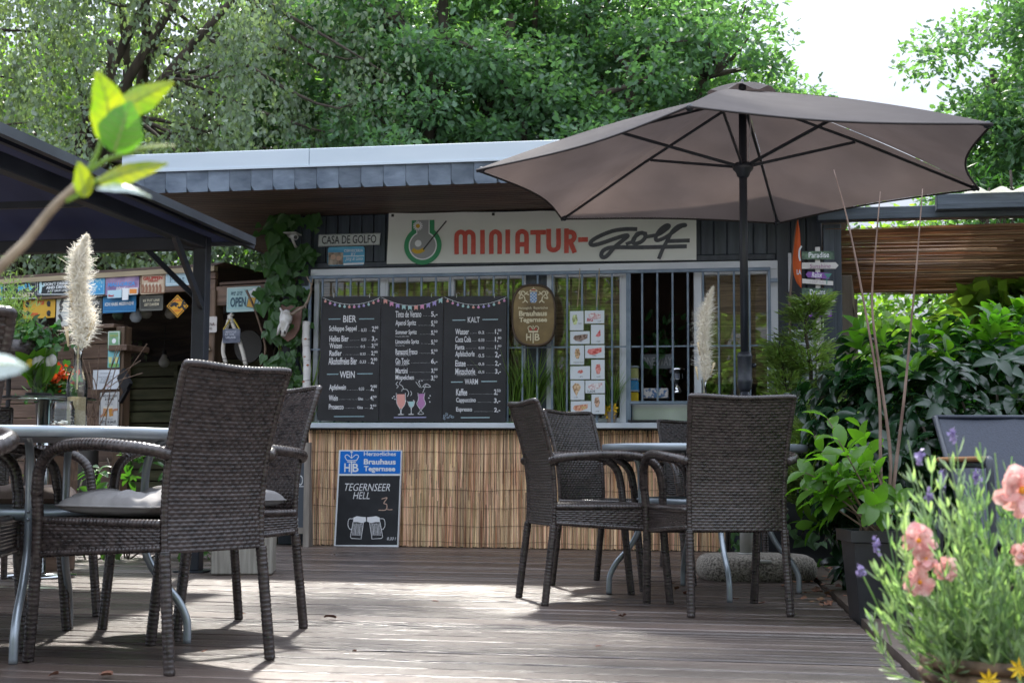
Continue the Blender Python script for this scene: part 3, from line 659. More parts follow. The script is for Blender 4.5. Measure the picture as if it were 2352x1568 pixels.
chairs = [
    ('big wicker armchair in the left foreground turned to the left table, its rear facing us', (-.99, 4.16), (-.745, 4.54)),
    ('wicker armchair just behind the big foreground one, leaning right before the sandwich board', (-.77, 5.40), (-1.08, 5.71)),
    ('wicker armchair with the brown seat cushion at the far side of the left table', (-2.23, 5.72), (-2.2, 5.28)),
    ('wicker armchair at the left edge behind the brown cushion, only its backrest showing', (-2.68, 7.62), (-3.08, 7.45)),
    ('wicker armchair cut by the left edge, only its top corner showing', (-1.385, 2.56), (-1.005, 2.84)),
    ('wicker armchair beyond the left edge with only one front leg showing beside the table leg', (-2.13, 4.55), (-2.07, 4.12)),
    ('wicker armchair turned sideways on the left of the right table, its side facing us', (.04, 6.73), (.15, 6.33)),
    ('wicker armchair angled behind the sideways one, the front of its backrest against the reed mat', (.48, 7.80), (.2, 7.42)),
    ('wicker armchair seen squarely from behind in front of the parasol pole', (.73, 5.88), (1.165, 5.95)),
    ('wicker armchair at the far side of the right table, mostly hidden behind the others', (1.36, 9.0), (.94, 8.92)),
]
ch0 = None; CH = []
for lab, b1, b2 in chairs:
    loc, rz = chair_pose(b1, b2)
    if ch0 is None:
        ch0 = make_chair(lab); ch0.location = loc; ch0.rotation_euler = (0, 0, rz); CH.append(ch0)
    else: CH.append(dup(ch0, loc, rz, lab))
# cushions
def cushion(label, loc, rz, cm, s=(.42, .42), h=.075, seed=0):
    rg = np.random.default_rng(seed); n = 44
    a, b = np.meshgrid(np.linspace(-1, 1, n), np.linspace(-1, 1, n))
    ed = (1-np.abs(a)**5)*(1-np.abs(b)**5); th = np.clip(ed, 0, 1)**.42
    ph = rg.random(6)*6; an_ = np.arctan2(b, a); rd = np.sqrt(a*a+b*b)
    wr = .16*np.sin(an_*26+ph[0]+3*rd)*np.clip(rd-.35, 0, 1)+.2*np.sin(an_*9+ph[1])*np.clip(rd-.2, 0, 1)+.12*np.sin(7*a+ph[2])*np.cos(5*b+ph[3])
    tuft = 1-.5*np.exp(-(a*a+b*b)*9)
    px = a*s[0]/2*(1-.05*b*b*abs(a)); py = b*s[1]/2*(1-.05*a*a*abs(b))
    m = MB(); m.grid(np.stack([px, py, h*.45+h*.6*th*(tuft+wr)], -1)); m.grid(np.stack([px, py, h*.45-h*.42*th*(1+.3*wr)], -1)[:, ::-1])
    T = Thing('seat_cushion', label, 'cushion', WD, (0, 0, 0), None); T.e.location = loc; T.e.rotation_euler = (0, 0, rz)
    T.part('cover', m, cm, True)
    m = MB(); ring = [(px[0, j], py[0, j], h*.45) for j in range(0, n, 3)]+[(px[j, -1], py[j, -1], h*.45) for j in range(0, n, 3)]+[(px[-1, j], py[-1, j], h*.45) for j in range(n-1, -1, -3)]+[(px[j, 0], py[j, 0], h*.45) for j in range(n-1, -1, -3)]
    m.tube(ring, .004, 5); T.part('piping', m, cm, True)
cush_g = mat('cushion_grey', (.2, .19, .185), (.27, .255, .245), .85, sc_=(6, 6, 6), bump=.25, bsc=(18, 18, 18))
cush_b = mat('cushion_brown', (.12, .085, .07), (.17, .125, .1), .85, sc_=(6, 6, 6), bump=.25, bsc=(18, 18, 18))
def on_seat(i, dx=0, dy=0, z=.443):
    o = CH[i]; a = o.rotation_euler[2]; return (o.location[0]+dx*cos(a)-dy*sin(a), o.location[1]+dx*sin(a)+dy*cos(a), z), a
for i, lab, cm, dy in ((0, 'puffy light grey seat cushion on the big foreground chair', cush_g, .045), (1, 'pale grey seat cushion on the chair behind the foreground one', cush_g, .0), (2, 'brown pleated seat cushion at the far side of the left table', cush_b, .02)):
    l, a = on_seat(i, 0, dy); cushion(lab, l, a+.04, cm, seed=i)
# round tables
def make_table(label, loc, rz, rad):
    T = Thing('round_table', label, 'table', WD, (0, 0, 0), 'round grey metal tables')
    m = MB(); m.lathe([(rad-.05, .702), (rad-.03, .684), (rad-.006, .686), (rad, .69), (rad, .716), (rad-.004, .72), (rad-.02, .722), (rad-.03, .719), (1e-3, .7185)], 72); T.part('tabletop', m, metal_grey, True)
    m = MB(); m.lathe([(.298, .428), (.304, .425), (.304, .46), (.298, .463), (.292, .46), (.292, .43)], 48, cap=False); T.part('ring', m, metal_grey, True)
    for q in range(4):
        a = q*pi/2; pr = [(.44, .692), (.39, .688), (.345, .66), (.322, .6), (.316, .5), (.314, .4), (.325, .31), (.37, .225), (.435, .15), (.466, .09), (.472, .05), (.472, 0)]
        m = MB(); P = smooth3([(r_*cos(a), r_*sin(a), z) for r_, z in pr], 4); m.tube(P, .0135, 12)
        for z in (.43, .455): m.ball((.33*cos(a), .33*sin(a), z), .006, 6, 4)
        T.part('leg', m, metal_grey, True)
    T.e.location = loc; T.e.rotation_euler = (0, 0, rz); return T.e
make_table('grey round metal table at left carrying the tall pampas bottle', (-1.57, 4.86, 0), math.atan2(.06, .47), .56)
make_table('grey round metal table between the chairs in front of the parasol base', (.945, 7.0, 0), math.atan2(-.05, -.475), .5)
# ================= parasol =================
UX, UY = 1.30, 7.92
T = Thing('parasol', 'large taupe market parasol shading the right table', 'parasol', WD, (UX, UY, 0))
rimz = 2.235
rp = [atz(x, y, rimz) for x, y in ((1088, 387), (1575, 240), (2275, 280), (2245, 430), (1783, 510), (1285, 500))]
top = np.array([UX, UY, 2.745])
dy_ = np.array([UX, UY, rimz])-np.mean(rp, 0)
rp = [p+dy_*.35 for p in rp]
# canopy: six gores, sagging between the ribs with hollow edges
m = MB(); seam = MB(); bind = MB()
for q in range(6):
    A_, B2 = rp[q], rp[(q+1) % 6]; n1, n2 = 15, 15; G = []
    for i in range(n1+1):
        t = .07+i/n1*.93; row = []
        for j in range(n2+1):
            s_ = j/n2; e = A_*(1-s_)+B2*s_; cen = np.array([UX, UY, rimz]); hol = .075*sin(pi*s_)
            P = top*(1-t)+(e*(1-hol)+cen*hol)*t
            P[2] += -.02*sin(pi*s_)*sin(pi*min(t, 1))*t+.03*sin(pi*t)
            P[2] += .0035*sin(s_*22+3*t+q)*(1-t)*t*4*(.4+.6*sin(q*2.+s_*3)**2)
            row.append(P)
        G.append(row)
    m.grid(G)
    bind.tube([np.array(p)+[0, 0, -.006] for p in G[-1]], .006, 5)
T.part('canopy', m, canopy_m, True); T.part('edge_binding', bind, canopy_b, True)
m = MB()   # vent cap
G = []
for i in range(5):
    t = i/4; row = []
    for j in range(37):
        a = j/36*2*pi; k = rp[int(j//6) % 6]; k2 = rp[(int(j//6)+1) % 6]; f_ = (j % 6)/6; d = ((k*(1-f_)+k2*f_)-top); d[2] = 0; d /= np.linalg.norm(d[:2])+1e-9
        row.append(top+np.array([d[0]*.2*t, d[1]*.2*t, .045-.075*t**1.4+.018*sin(a*6+1)*t]))
    G.append(row)
m.grid(G); T.part('vent_cap', m, canopy_m, True)
m = MB(); m.lathe([(.006, 0), (.022, .01), (.022, .03), (.012, .05), (.003, .07)], 12, (UX, UY, 2.74)); T.part('finial', m, anthracite, True)
m = MB(); m.tube([(UX, UY, 1.13), (UX, UY, 2.72)], .0225, 18); T.part('pole', m, anthracite, True)
m = MB(); m.tube([(UX, UY, .3), (UX, UY, 1.14)], .0265, 18); T.part('lower_pole', m, anthracite, True)
m = MB(); m.lathe([(.026, 1.03), (.036, 1.05), (.042, 1.08), (.044, 1.1), (.041, 1.105), (.041, 1.22), (.044, 1.225), (.042, 1.235), (.036, 1.25), (.024, 1.255)], 20, (UX, UY, 0)); m.tube([(UX+.04, UY, 1.18), (UX+.062, UY, 1.18)], .013, 8); T.part('crank_joint', m, anthracite, True)
m = MB(); m.lathe([(.024, 2.24), (.034, 2.25), (.04, 2.27), (.058, 2.29), (.06, 2.31), (.045, 2.325), (.03, 2.33)], 18, (UX, UY, 0)); T.part('runner', m, anthracite, True)
m = MB(); m.lathe([(.03, 2.62), (.05, 2.63), (.05, 2.67), (.03, 2.69)], 16, (UX, UY, 0)); T.part('top_hub', m, anthracite, True)
for q in range(6):
    e = rp[q]; a = top+np.array([0, 0, -.05]); b = e+np.array([0, 0, -.012])
    mid = a*.5+b*.5+np.array([0, 0, .012])
    m = MB(); m.tube([a, mid, b], .0085, 6); pk = b-(b-a)/np.linalg.norm(b-a)*.03; m.ball(pk, .019, 8, 5)
    rb = T.part('rib', m, anthracite, True)
    m = MB(); s0 = np.array([UX, UY, 2.3]); d = (mid-s0)
    m.bar(s0+d*.04, a*.53+b*.47, .011, .016); T.part('strut', m, anthracite)
m = MB(); m.tube([(UX+.03, UY-.03, 2.66), (UX+.04, UY-.03, 2.5), (UX+.025, UY-.03, 2.33)], .003, 5); T.part('cord', m, plain((.5, .5, .5)), True)
# base
T = Thing('stone_base', 'rounded washed concrete parasol base with steel tube on the deck', 'umbrella base', WD, (1.36, 7.98, 0))
c = (1.36, 7.97); vs = []; n = 44
m = MB(); G = []
for r_, z in ((.93, 0), (.98, .02), (1, .055), (.985, .09), (.94, .115), (.86, .13), (.5, .137), (.001, .138)):
    row = []
    for j in range(n):
        a = 2*pi*j/n; cx_, sy_ = cos(a), sin(a); p = 3.2
        q = (abs(cx_)**p+abs(sy_)**p)**(-1/p); row.append((c[0]+.325*q*cx_*r_, c[1]+.27*q*sy_*r_, z))
    G.append(row)
m.grid(G, closed=True); T.part('slab', m, concrete, True)
m = MB(); m.tube([(UX, UY, .13), (UX, UY, .42)], .035, 18); m.lathe([(.05, .137), (.05, .142), (.036, .145)], 18, (UX, UY, 0)); T.part('tube', m, mat('zinc', (.35, .35, .32), (.5, .5, .47), .45, .6, (8, 8, 8)), True)
m = MB(); m.box(1.30, 1.40, 7.70, 7.72, .1, .118, .004); T.part('label_plate', m, mat('zinc', (1, 1, 1)))
# ================= gazebo =================
GF = Frame(K.w(*[K.loc(atz(446, 1312))[0], K.loc(atz(446, 1312))[1], 0]), K.a)
T = Thing('gazebo', 'dark navy metal gazebo whose roof corner fills the upper left', 'gazebo', GF, (0, 0, 0))
gz = GF.px(446, 545)[1]
L1, L2 = 4.2, 4.6     # length to the left, length towards the viewer
def post(u, y):
    m = MB(); m.box(u-.04, u+.04, y-.04, y+.04, .008, gz, .004); m.box(u-.09, u+.09, y-.09, y+.09, 0, .008); T.part('post', m, anthracite)
post(0, 0); post(-L1, 0); post(-L1, -L2+.6)
m = MB(); m.box(-L1-.04, -.04, -.035, .035, gz-.075, gz, .004); T.part('beam', m, anthracite)
m = MB(); m.box(-.035, .035, -L2+.4, .04, gz-.075, gz+.0, .004); T.part('beam', m, anthracite)
m = MB(); m.box(-L1-.035, -L1+.035, -L2+.6, -.04, gz-.075, gz, .004); T.part('beam', m, anthracite)
def brace(a, b):
    m = MB(); m.bar(a, b, .03, .03, (0.3, .3, 1)); T.part('brace', m, anthracite)
brace((-.35, 0, gz-.06), (-.02, 0, gz-.37)); brace((0.02, -.45, gz-.06), (.02, -.03, gz-.42)); brace((-L1+.35, 0, gz-.06), (-L1+.02, 0, gz-.4))
OV = .22; ez = gz+.0; ridge = .62
e0, e1 = OV, -L1-OV; y0, y1 = OV+.02, -L2+.3
rx0, rx1 = -1.25, -L1+1.25; ry = (y0+y1)/2
# four roof panels with thickness
def slab(P, t=.012):
    P = [np.array(p, float) for p in P]; n = len(P); m = MB()
    m.add([p for p in P]+[p+[0, 0, t] for p in P], [tuple(range(n-1, -1, -1)), tuple(range(n, 2*n))]+[(i, (i+1) % n, (i+1) % n+n, i+n) for i in range(n)]); return m
c00, c10, c11, c01 = (e0, y0, ez), (e1, y0, ez), (e1, y1, ez), (e0, y1, ez)
Ra, Rb = (rx0, ry, ez+ridge), (rx1, ry, ez+ridge)
for P in ((c00, c10, Rb, Ra), (c10, c11, Rb), (c11, c01, Ra, Rb), (c01, c00, Ra)): T.part('roof_panel', slab(P[::-1]), navy_sheet)
edge_m = mat('gazebo_trim', (.055, .062, .075), (.08, .09, .105), .35, .2, (4, 4, 4))
for a, b in ((c00, c10), (c00, c01), (c10, c11), (c01, c11)):
    m = MB(); m.bar(np.array(a)+[0, 0, .008], np.array(b)+[0, 0, .008], .035, .045); T.part('eave_trim', m, edge_m)
for a, b in ((c00, Ra), (c10, Rb), (c01, Ra), (c11, Rb), (Ra, Rb)):
    m = MB(); m.bar(np.array(a)+[0, 0, -.02], np.array(b)+[0, 0, -.02], .04, .04); T.part('rafter', m, anthracite)
for yy_ in (-1.2, -2.4, -3.4):
    m = MB(); h = ez+ridge*min(1, abs(yy_-y0)/abs(ry-y0))*.0+.02; m.bar((-.03, yy_, gz-.02), (-L1, yy_, gz-.02), .03, .035); T.part('tie_bar', m, anthracite)
# dry leaves caught on the gazebo edge
dry = mat('dry_leaf', (.13, .06, .03), (.3, .16, .09), .8, sc_=(20, 20, 20), isl=.3, objv=0)
# ================= things standing on the deck =================
# chalkboard leaning on the reed mat
def d5(x, y): return ((x/2.703+620)*.91875, (y/2.703+1020)*.91875)
bo = -.085
T = Thing('chalkboard', 'brewery chalkboard with blue header and beer price leaning on the reed mat', 'chalkboard', K, (ku(845, 1100), -.12, 0))
q = [K.px(*d5(*p), bo) for p in ((618, 282), (1042, 282), (1016, 935), (583, 932))]
z_b = 0.0; z_t = q[0][1]; ul, ur = q[3][0]-.002, q[2][0]+.0
W_ = (ur-ul); H_ = z_t
Tt = [(q[0][0], z_t), (q[1][0], z_t), (q[2][0], 0), (q[3][0], 0)]
def Bd(x, y):    # crop coordinates to the board's plane
    return K.px(*d5(x, y), bo-.012)
m = MB(); m.prism(Tt, bo-.01, bo+.02); T.part('frame', m, WHITE)
def inset(y, pts): return [Bd(*p) for p in pts]
m = MB(); poly(m, inset(0, ((624, 290), (1032, 290), (1028, 442), (617, 442))), bo-.0115); T.part('header_panel', m, mat('header_blue', (.0, .16, .62), rough=.4))
m = MB(); poly(m, inset(0, ((616, 455), (1026, 455), (1008, 922), (592, 922))), bo-.0115); T.part('writing_panel', m, mat('chalk_panel', (.012, .013, .016), (.022, .023, .027), .6, sc_=(9, 9, 9)))
class Pn:
    def __init__(s, fn, y): s.fn = fn; s.y = y
    def t(s, mb, st, x0, x1, y0, y1, bold=0, shear=0, rot=0, d=0):
        a = s.fn(x0, (y0+y1)/2); b = s.fn(x1, (y0+y1)/2); c_ = s.fn((x0+x1)/2, y0); e = s.fn((x0+x1)/2, y1)
        ttext(mb, st, a[0], b[0], e[1], c_[1], s.y-d, bold, shear, rot)
    def s(s, mb, pts, wd, sm=True, n=5): stroke(mb, [s.fn(*p) for p in pts], wd, s.y, sm, n)
    def p(s, mb, pts, d=0): poly(mb, [s.fn(*p) for p in pts], s.y-d)
    def c(s, mb, x, y, r, d=0, n=14):
        a = s.fn(x, y); b = s.fn(x+r, y); disc(mb, a[0], a[1], abs(b[0]-a[0]), s.y-d, n)
pn = Pn(Bd, bo-.0125)
m = MB()
pn.t(m, 'Herzogliches', 783, 1000, 294, 330, .02); pn.t(m, 'Brauhaus', 783, 998, 342, 380, .03); pn.t(m, 'Tegernsee', 783, 995, 390, 436, .03)
pn.t(m, 'H', 651, 690, 372, 430, .02); pn.t(m, 'B', 706, 747, 372, 430, .02)
pn.s(m, [(699, 360), (699, 438)], .009, False); pn.s(m, [(672, 362), (728, 362)], .007, False)
for P in ([(668, 350), (655, 325), (672, 314), (697, 335)], [(734, 350), (748, 325), (730, 314), (703, 335)], [(668, 352), (734, 352)], [(700, 312), (700, 338)], [(700, 290), (700, 306)], [(693, 297), (708, 297)]): pn.s(m, P, .0055)
T.part('lettering', m, WHITE)
m = MB()
pn.t(m, 'TEGERNSEER', 645, 970, 508, 558, -.005, .25); pn.t(m, 'HELL', 710, 830, 566, 612, -.005, .2); pn.t(m, '0,33 l', 936, 1000, 870, 893, 0, .3)
for sx, x0 in ((1, 700), (-1, 902)):    # two mugs
    X = lambda a: x0+sx*a
    pn.s(m, [(X(10), 770), (X(-8), 868), (X(0), 878), (X(64), 882), (X(80), 770)], .005, False)
    pn.s(m, [(X(8), 745), (X(-18), 750), (X(-24), 790), (X(-12), 815), (X(-2), 818)], .0045)
    pn.p(m, [(X(10), 768), (X(12), 738), (X(36), 728), (X(62), 732), (X(96), 735), (X(98), 764), (X(70), 775), (X(40), 768)])
    for k in range(7): pn.s(m, [(X(14+9*k), 778), (X(6+9*k), 858)], .003+.0008*(k % 3), False)
T.part('chalk_writing', m, CHALK)
m = MB(); pn.s(m, [(905, 612), (940, 604), (918, 640), (938, 650), (932, 685), (885, 688)], .006); pn.s(m, [(945, 680), (947, 686)], .006, False); pn.s(m, [(955, 685), (974, 684)], .005, False)
T.part('price', m, plain((.62, .42, .33), .9))
# A-frame sign mostly behind the second chair
T = Thing('sandwich_board', 'wood framed sandwich board half hidden behind the second chair', 'sandwich board', K, (ku(740, 1200), -.3, 0))
fy = -.3; A5 = lambda x, y: K.px(*d5(x, y), fy)
m = MB(); p0 = A5(430, 232); p1 = A5(405, 935); wst = .045
m.prism([(p0[0]-.05, p0[1]), (p0[0]-.005, p0[1]), (p1[0]+.01, 0), (p1[0]-.035, 0)][::-1], fy-.02, fy+.02)
m.box(p1[0]-.55, p1[0]-.03, fy-.018, fy+.018, .1, .145); m.box(p1[0]-.55, p1[0]-.04, fy-.018, fy+.018, p0[1]-.06, p0[1]-.015); m.box(p1[0]-.6, p1[0]-.555, fy-.02, fy+.02, 0, p0[1])
T.part('frame', m, grey_wood)
m = MB(); m.box(p1[0]-.553, p1[0]-.04, fy-.005, fy+.01, .146, p0[1]-.062); T.part('panel', m, mat('slate_panel', (.06, .07, .085), rough=.6))
m = MB(); m.bar((p1[0]-.03, .16-.3, 0), (p0[0]-.03, fy+.02, p0[1]-.02), .03, .03); T.part('rear_leg', m, grey_wood)
pa = Pn(A5, fy-.007); m = MB()
pa.t(m, 'SECCO', 90, 300, 452, 525, -.01); pa.t(m, 'LO', 322, 372, 452, 520, -.01); pa.s(m, [(316, 528), (376, 528)], .005, False); pa.p(m, [(300, 590), (342, 588), (338, 640), (310, 676), (290, 684)]); pa.p(m, [(150, 740), (340, 738), (340, 802), (150, 806)])
pa.t(m, 'Limonello · Prosecco · Prosecco and Mango', 118, 362, 820, 834, .01, .2)
T.part('print', m, WHITE); m = MB(); pa.t(m, '5,50', 168, 330, 752, 796, .03, d=.001); T.part('price', m, plain((.2, .06, .03)))
# square planter block
T = Thing('planter_block', 'square weathered wood planter at the foot of the gazebo post', 'planter', GF, (.3, 0, 0), rz=.28)
_s = T.o; m = MB(); w2 = .17; m.box(.3-w2, .3+w2, -w2, w2, 0, .3, .008); T.part('box', m, mat('veneered_block', (.22, .2, .17), (.36, .34, .29), .7, sc_=(60, 60, 4), bump=.3, bsc=(120, 120, 6)))
m = MB(); m.box(.3-.14, .3+.14, -.14, .14, .3, .304); T.part('soil', m, soil)
T = Thing('round_planter', 'low planter', 'planter', GF, (0, 0, 0)) if False else None
# fallen leaves
spots = [(758, 1422, .05, 'crumpled brown leaf on the open deck, largest between the two tables'), (1000, 1382, .03, 'small curled leaf in the middle of the open deck below the reed mat'), (1430, 1416, .045, 'orange brown leaf on the sunny deck left of the square chair'), (1408, 1403, .03, 'small leaf just behind the orange brown one on the sunny deck'), (815, 1495, .02, 'tiny leaf low on the deck right of the big foreground chair'), (245, 1553, .05, 'pale brown curled leaf at the bottom edge left of the big chair leg'), (125, 1552, .04, 'dark curled leaf at the bottom left corner of the deck'), (1375, 1485, .022, 'tiny leaf low in the middle of the deck'), (1555, 1352, .04, 'dry leaf behind the table leg under the right table'), (1578, 1362, .055, 'long dry leaf flat under the right table'), (1545, 1340, .03, 'upright leaf scrap at the rear table leg'), (1870, 1330, .05, ''), (1900, 1345, .04, ''), (1880, 1362, .05, ''), (1925, 1350, .05, ''), (1850, 1318, .03, ''), (1945, 1372, .04, ''), (1905, 1305, .04, ''), (560, 1410, .025, 'leaf scrap between the legs of the leaning chair'), (690, 1315, .03, 'yellowish leaf right of the square planter block'), (910, 1323, .02, 'tiny leaf on the shaded deck before the small chalkboard'), (1750, 1385, .035, 'dry leaf at the front foot of the square chair'), (1690, 1375, .03, 'dry leaf under the seat of the square chair'), (470, 1495, .02, 'leaf scrap beside the right table leg of the left table'), (1905, 1390, .06, ''), (1985, 1345, .05, ''), (1940, 1315, .05, ''), (1800, 1345, .035, 'dry leaf in front of the parasol base'), (620, 1322, .02, 'tiny scrap on the deck before the planter block')]
rng = np.random.default_rng(99)
for k, (x, y, s_, lb_) in enumerate(spots):
    p = atz(x, y, .004); n = 10; m = MB(); vs = []
    ang = rng.random()*6; sp = 1.0 if s_ > .04 else .7
    G = []
    for i in range(6):
        t = i/5; wd = .34*sin(pi*min(.97, max(.06, t)))**.7*(1+.25*sin(9*t+k)); row = []
        for j in range(5):
            a = (j/4*2-1); cu_ = .35*a*a+.25*sin(3*t+k)+.2*rng.random(); row.append(((t-.5)*s_, a*wd*s_, (.06+.5*cu_*sp)*s_*.9))
        G.append(row)
    m.grid(G)
    gr_ = 'fallen dry leaves on the deck'
    ob = solo('fallen_leaf', lb_ or 'dry leaf in the litter at the deck corner beside the parasol base', 'leaf', m, dry, WD, (0, 0, 0), gr_, smooth=True)
    ob.location = p; ob.rotation_euler = (rng.normal()*.2, rng.normal()*.2, ang)

# loose litter swept against the parasol base and the deck corner
rg = np.random.default_rng(12); m = MB()
for q in range(150):
    x = rg.normal(1915, 55); y = rg.normal(1338, 24)
    if y < 1290 or x > 2010 or x < 1800: continue
    p = atz(x, y, .004); s_ = .008+.02*rg.random(); a = rg.random()*6; c_, d_ = cos(a)*s_, sin(a)*s_
    m.add([(p[0]-c_, p[1]-d_, .003+rg.random()*s_*.5), (p[0]-d_*.4, p[1]+c_*.4, .006+rg.random()*s_*.6), (p[0]+c_, p[1]+d_, .003+rg.random()*s_*.5), (p[0]+d_*.4, p[1]-c_*.4, .003)], [(0, 1, 2, 3)])
solo('leaf_litter', 'scattering of small dry leaf bits at the deck corner beside the pot', 'leaf litter', m, dry, WD, tuple(atz(1915, 1338)), kind='stuff')
# ================= signs and things on the kiosk =================
def d3(x, y): return ((x/2.614+640)*.91875, (y/2.614+480)*.91875)
def d4(x, y): return ((x/2.703+1240)*.91875, (y/2.703+500)*.91875)
def panel(fr, conv, off): return Pn(lambda x, y: fr.px(*conv(x, y), off), off)
def sign(name, label, cat, fr, conv, quad, off, m_, th=.006, group=None, rounded=0):
    """a flat board whose corners are given in crop coordinates; returns the thing and a pen on its face"""
    Q = [fr.px(*conv(*p), off) for p in quad]
    u0 = sum(q[0] for q in Q)/len(Q); z0 = min(q[1] for q in Q)
    T = Thing(name, label, cat, fr, (u0, off, z0), group)
    m = MB()
    if rounded:
        a, b = min(q[0] for q in Q), max(q[0] for q in Q); c_, d = min(q[1] for q in Q), max(q[1] for q in Q); m.prism(rrect(a, b, c_, d, rounded)[::-1], off, off+th)
    else: m.prism(Q[::-1], off, off+th)
    T.part('board', m, m_)
    return T, Pn(lambda x, y: fr.px(*conv(x, y), off-.001), off-.0012)
# banner
banner_m = mat('banner_cloth', (.7, .72, .66), (.8, .82, .76), .5, sc_=(1.5, 1.5, 4), bump=.5, bsc=(1.2, 1, 2.5), trans=.1)
bo2 = -.035
u0, z1 = K.px(893, 489, bo2); u1, _ = K.px(1599, 480, bo2); ub, z0 = K.px(888, 606, bo2); _, z0r = K.px(1598, 597, bo2); _, z1r = K.px(1598, 479, bo2)
T = Thing('banner', 'long white cloth banner reading miniature golf with a golf hole emblem', 'banner', K, ((u0+u1)/2, bo2, z0))
G = []
for i in range(81):
    a = i/80; row = []
    for j in range(13):
        b = j/12; zt = z1*(1-a)+z1r*a-.006*abs(sin(pi*a*4)); zb = z0*(1-a)+z0r*a
        row.append((u0+(u1-u0)*a-(.012)*(1-b)*(1-a), bo2+.003*sin(11*a+3*b)*sin(pi*b)+.002*sin(31*a-7*b)+.003, zb+(zt-zb)*b))
    G.append(row)
m = MB(); m.grid(G); T.part('cloth', m, banner_m, True)
m = MB()
for x, y in ((902, 495), (1133, 492)):
    a = K.px(x, y, bo2-.004); m.lathe([(.001, 0), (.014, .001), (.014, .004)], 10, (0, 0, 0)) if False else m.box(a[0]-.011, a[0]+.011, bo2-.009, bo2-.003, a[1]-.011, a[1]+.011, .005)
T.part('fixing_screw', m, plain((.05, .045, .04), .5, .6))
yb = bo2-.004
P3 = Pn(lambda x, y: K.px(*d3(x, y), yb), yb)
green = plain((.03, .26, .1)); greyp = plain((.3, .31, .31)); redp = mat('banner_red', (.5, .055, .035), (.58, .09, .06), .5, sc_=(20, 20, 20)); inkp = mat('banner_ink', (.045, .05, .06), (.07, .075, .085), .5, sc_=(20, 20, 20))
c_ = P3.fn(1090, 350); rO = abs(P3.fn(1212, 350)[0]-P3.fn(968, 350)[0])/2; s_ = rO/122
def em(mb, r_, w_, ztop, y):
    P = []
    a0 = math.asin(min(.999, w_/r_))
    for k in range(41):
        a = pi/2+a0+(2*pi-2*a0)*k/40; P.append((c_[0]+r_*s_*cos(a), c_[1]+r_*s_*sin(a)))
    t = [(c_[0]-w_*s_, ztop), ] ; P = [(c_[0]-w_*s_*1., ztop)]+[(c_[0]+r_*s_*cos(pi/2+math.asin(w_/r_)+(2*pi-2*math.asin(w_/r_))*k/40), c_[1]+r_*s_*sin(pi/2+math.asin(w_/r_)+(2*pi-2*math.asin(w_/r_))*k/40)) for k in range(41)]+[(c_[0]+w_*s_, ztop)]
    poly(mb, P, y)
zt = P3.fn(1090, 184)[1]
m = MB(); em(m, 122, 74, zt, yb); T.part('emblem_outer', m, green)
m = MB(); em(m, 92, 43, zt, yb-.0006); T.part('emblem_rim', m, WHITE)
m = MB(); em(m, 84, 37, zt, yb-.0012); T.part('emblem_lane', m, greyp)
m = MB(); P3.y = yb-.0018; P3.c(m, 1060, 336, 22)
for k in range(14):
    a = 2*pi*k/14; P3.s(m, [(1058+17*cos(a), 222+17*sin(a)), (1058+29*cos(a), 222+29*sin(a))], .009, False)
T.part('golf_ball', m, WHITE)
m = MB(); P3.c(m, 1058, 222, 14); P3.s(m, [(1030, 380), (1045, 390), (1070, 389), (1092, 378)], .03); T.part('emblem_yellow', m, plain((.6, .38, .02)))
m = MB(); P3.y = yb-.0026; P3.s(m, [(1095, 375), (1170, 280), (1243, 192)], .011, False); T.part('golf_club', m, plain((.02, .02, .02)))
# MINIATUR in rounded capitals built from strokes (crop 4 coordinates continue crop 3 ones)
P4 = Pn(lambda x, y: K.px(*d4(x, y), yb), yb)
def q3(x, y): X, Y = d3(x, y); return ((X/.91875-1240)*2.703, (Y/.91875-500)*2.703)
wl_ = .036; m = MB()
def nl():
    global m
    T.part('letter', m, redp); m = MB()
def L4(pts, sm=False): P4.s(m, pts, wl_, sm, 6)
def blk(x0, x1, y0, y1): a = P4.fn(x0, y1); b = P4.fn(x1, y0); poly(m, [(a[0], a[1]), (b[0], a[1]), (b[0], b[1]), (a[0], b[1])], yb)
def arch(x0, x1, y0, y1, w_=None):
    mid = (x0+x1)/2; P4.s(m, [(x0, y1), (x0, y0+38), (x0+8, y0+14), (mid, y0+4), (x1-8, y0+14), (x1, y0+38), (x1, y1)], wl_, True, 5)
ax = [q3(1311, 325)[0], q3(1366, 325)[0], q3(1420, 325)[0]]; ty = 208; by_ = 352
arch(ax[0], ax[1], ty+4, by_+4); arch(ax[1], ax[2], ty+4, by_+4)
nl(); ix = q3(1480, 325)[0]; L4([(ix, ty+5), (ix, by_+2)])
nl(); nx = (q3(1538, 325)[0], q3(1592, 325)[0]); arch(nx[0], nx[1], ty+2, by_+2)
nl(); ix = 79; L4([(ix, ty+3), (ix, by_)])
nl(); arch(146, 206, ty, by_); L4([(146, 300), (206, 300)])
nl(); L4([(243, 219), (327, 218)]); L4([(285, 225), (285, by_-2)])
nl(); P4.s(m, [(356, 206), (356, 305), (366, 330), (388, 338), (412, 330), (422, 305), (422, 204)], wl_, True, 5)
nl(); L4([(476, 204), (476, 348)]); P4.s(m, [(478, 218), (510, 218), (528, 235), (526, 262), (508, 278), (480, 278)], wl_, True, 5); L4([(502, 282), (528, 346)])
nl(); L4([(566, 268), (610, 267)]); T.part('hyphen', m, redp)
m = MB()
P4.y = yb-.0008
P4.s(m, [(945, 197), (880, 197), (800, 207), (720, 235), (655, 270), (638, 295), (660, 305), (720, 290), (800, 262), (872, 240), (890, 243), (870, 262), (800, 320), (755, 372), (728, 388), (712, 378), (718, 350), (745, 330), (800, 320), (1000, 320), (1280, 313)], .031)
P4.y = yb-.0016
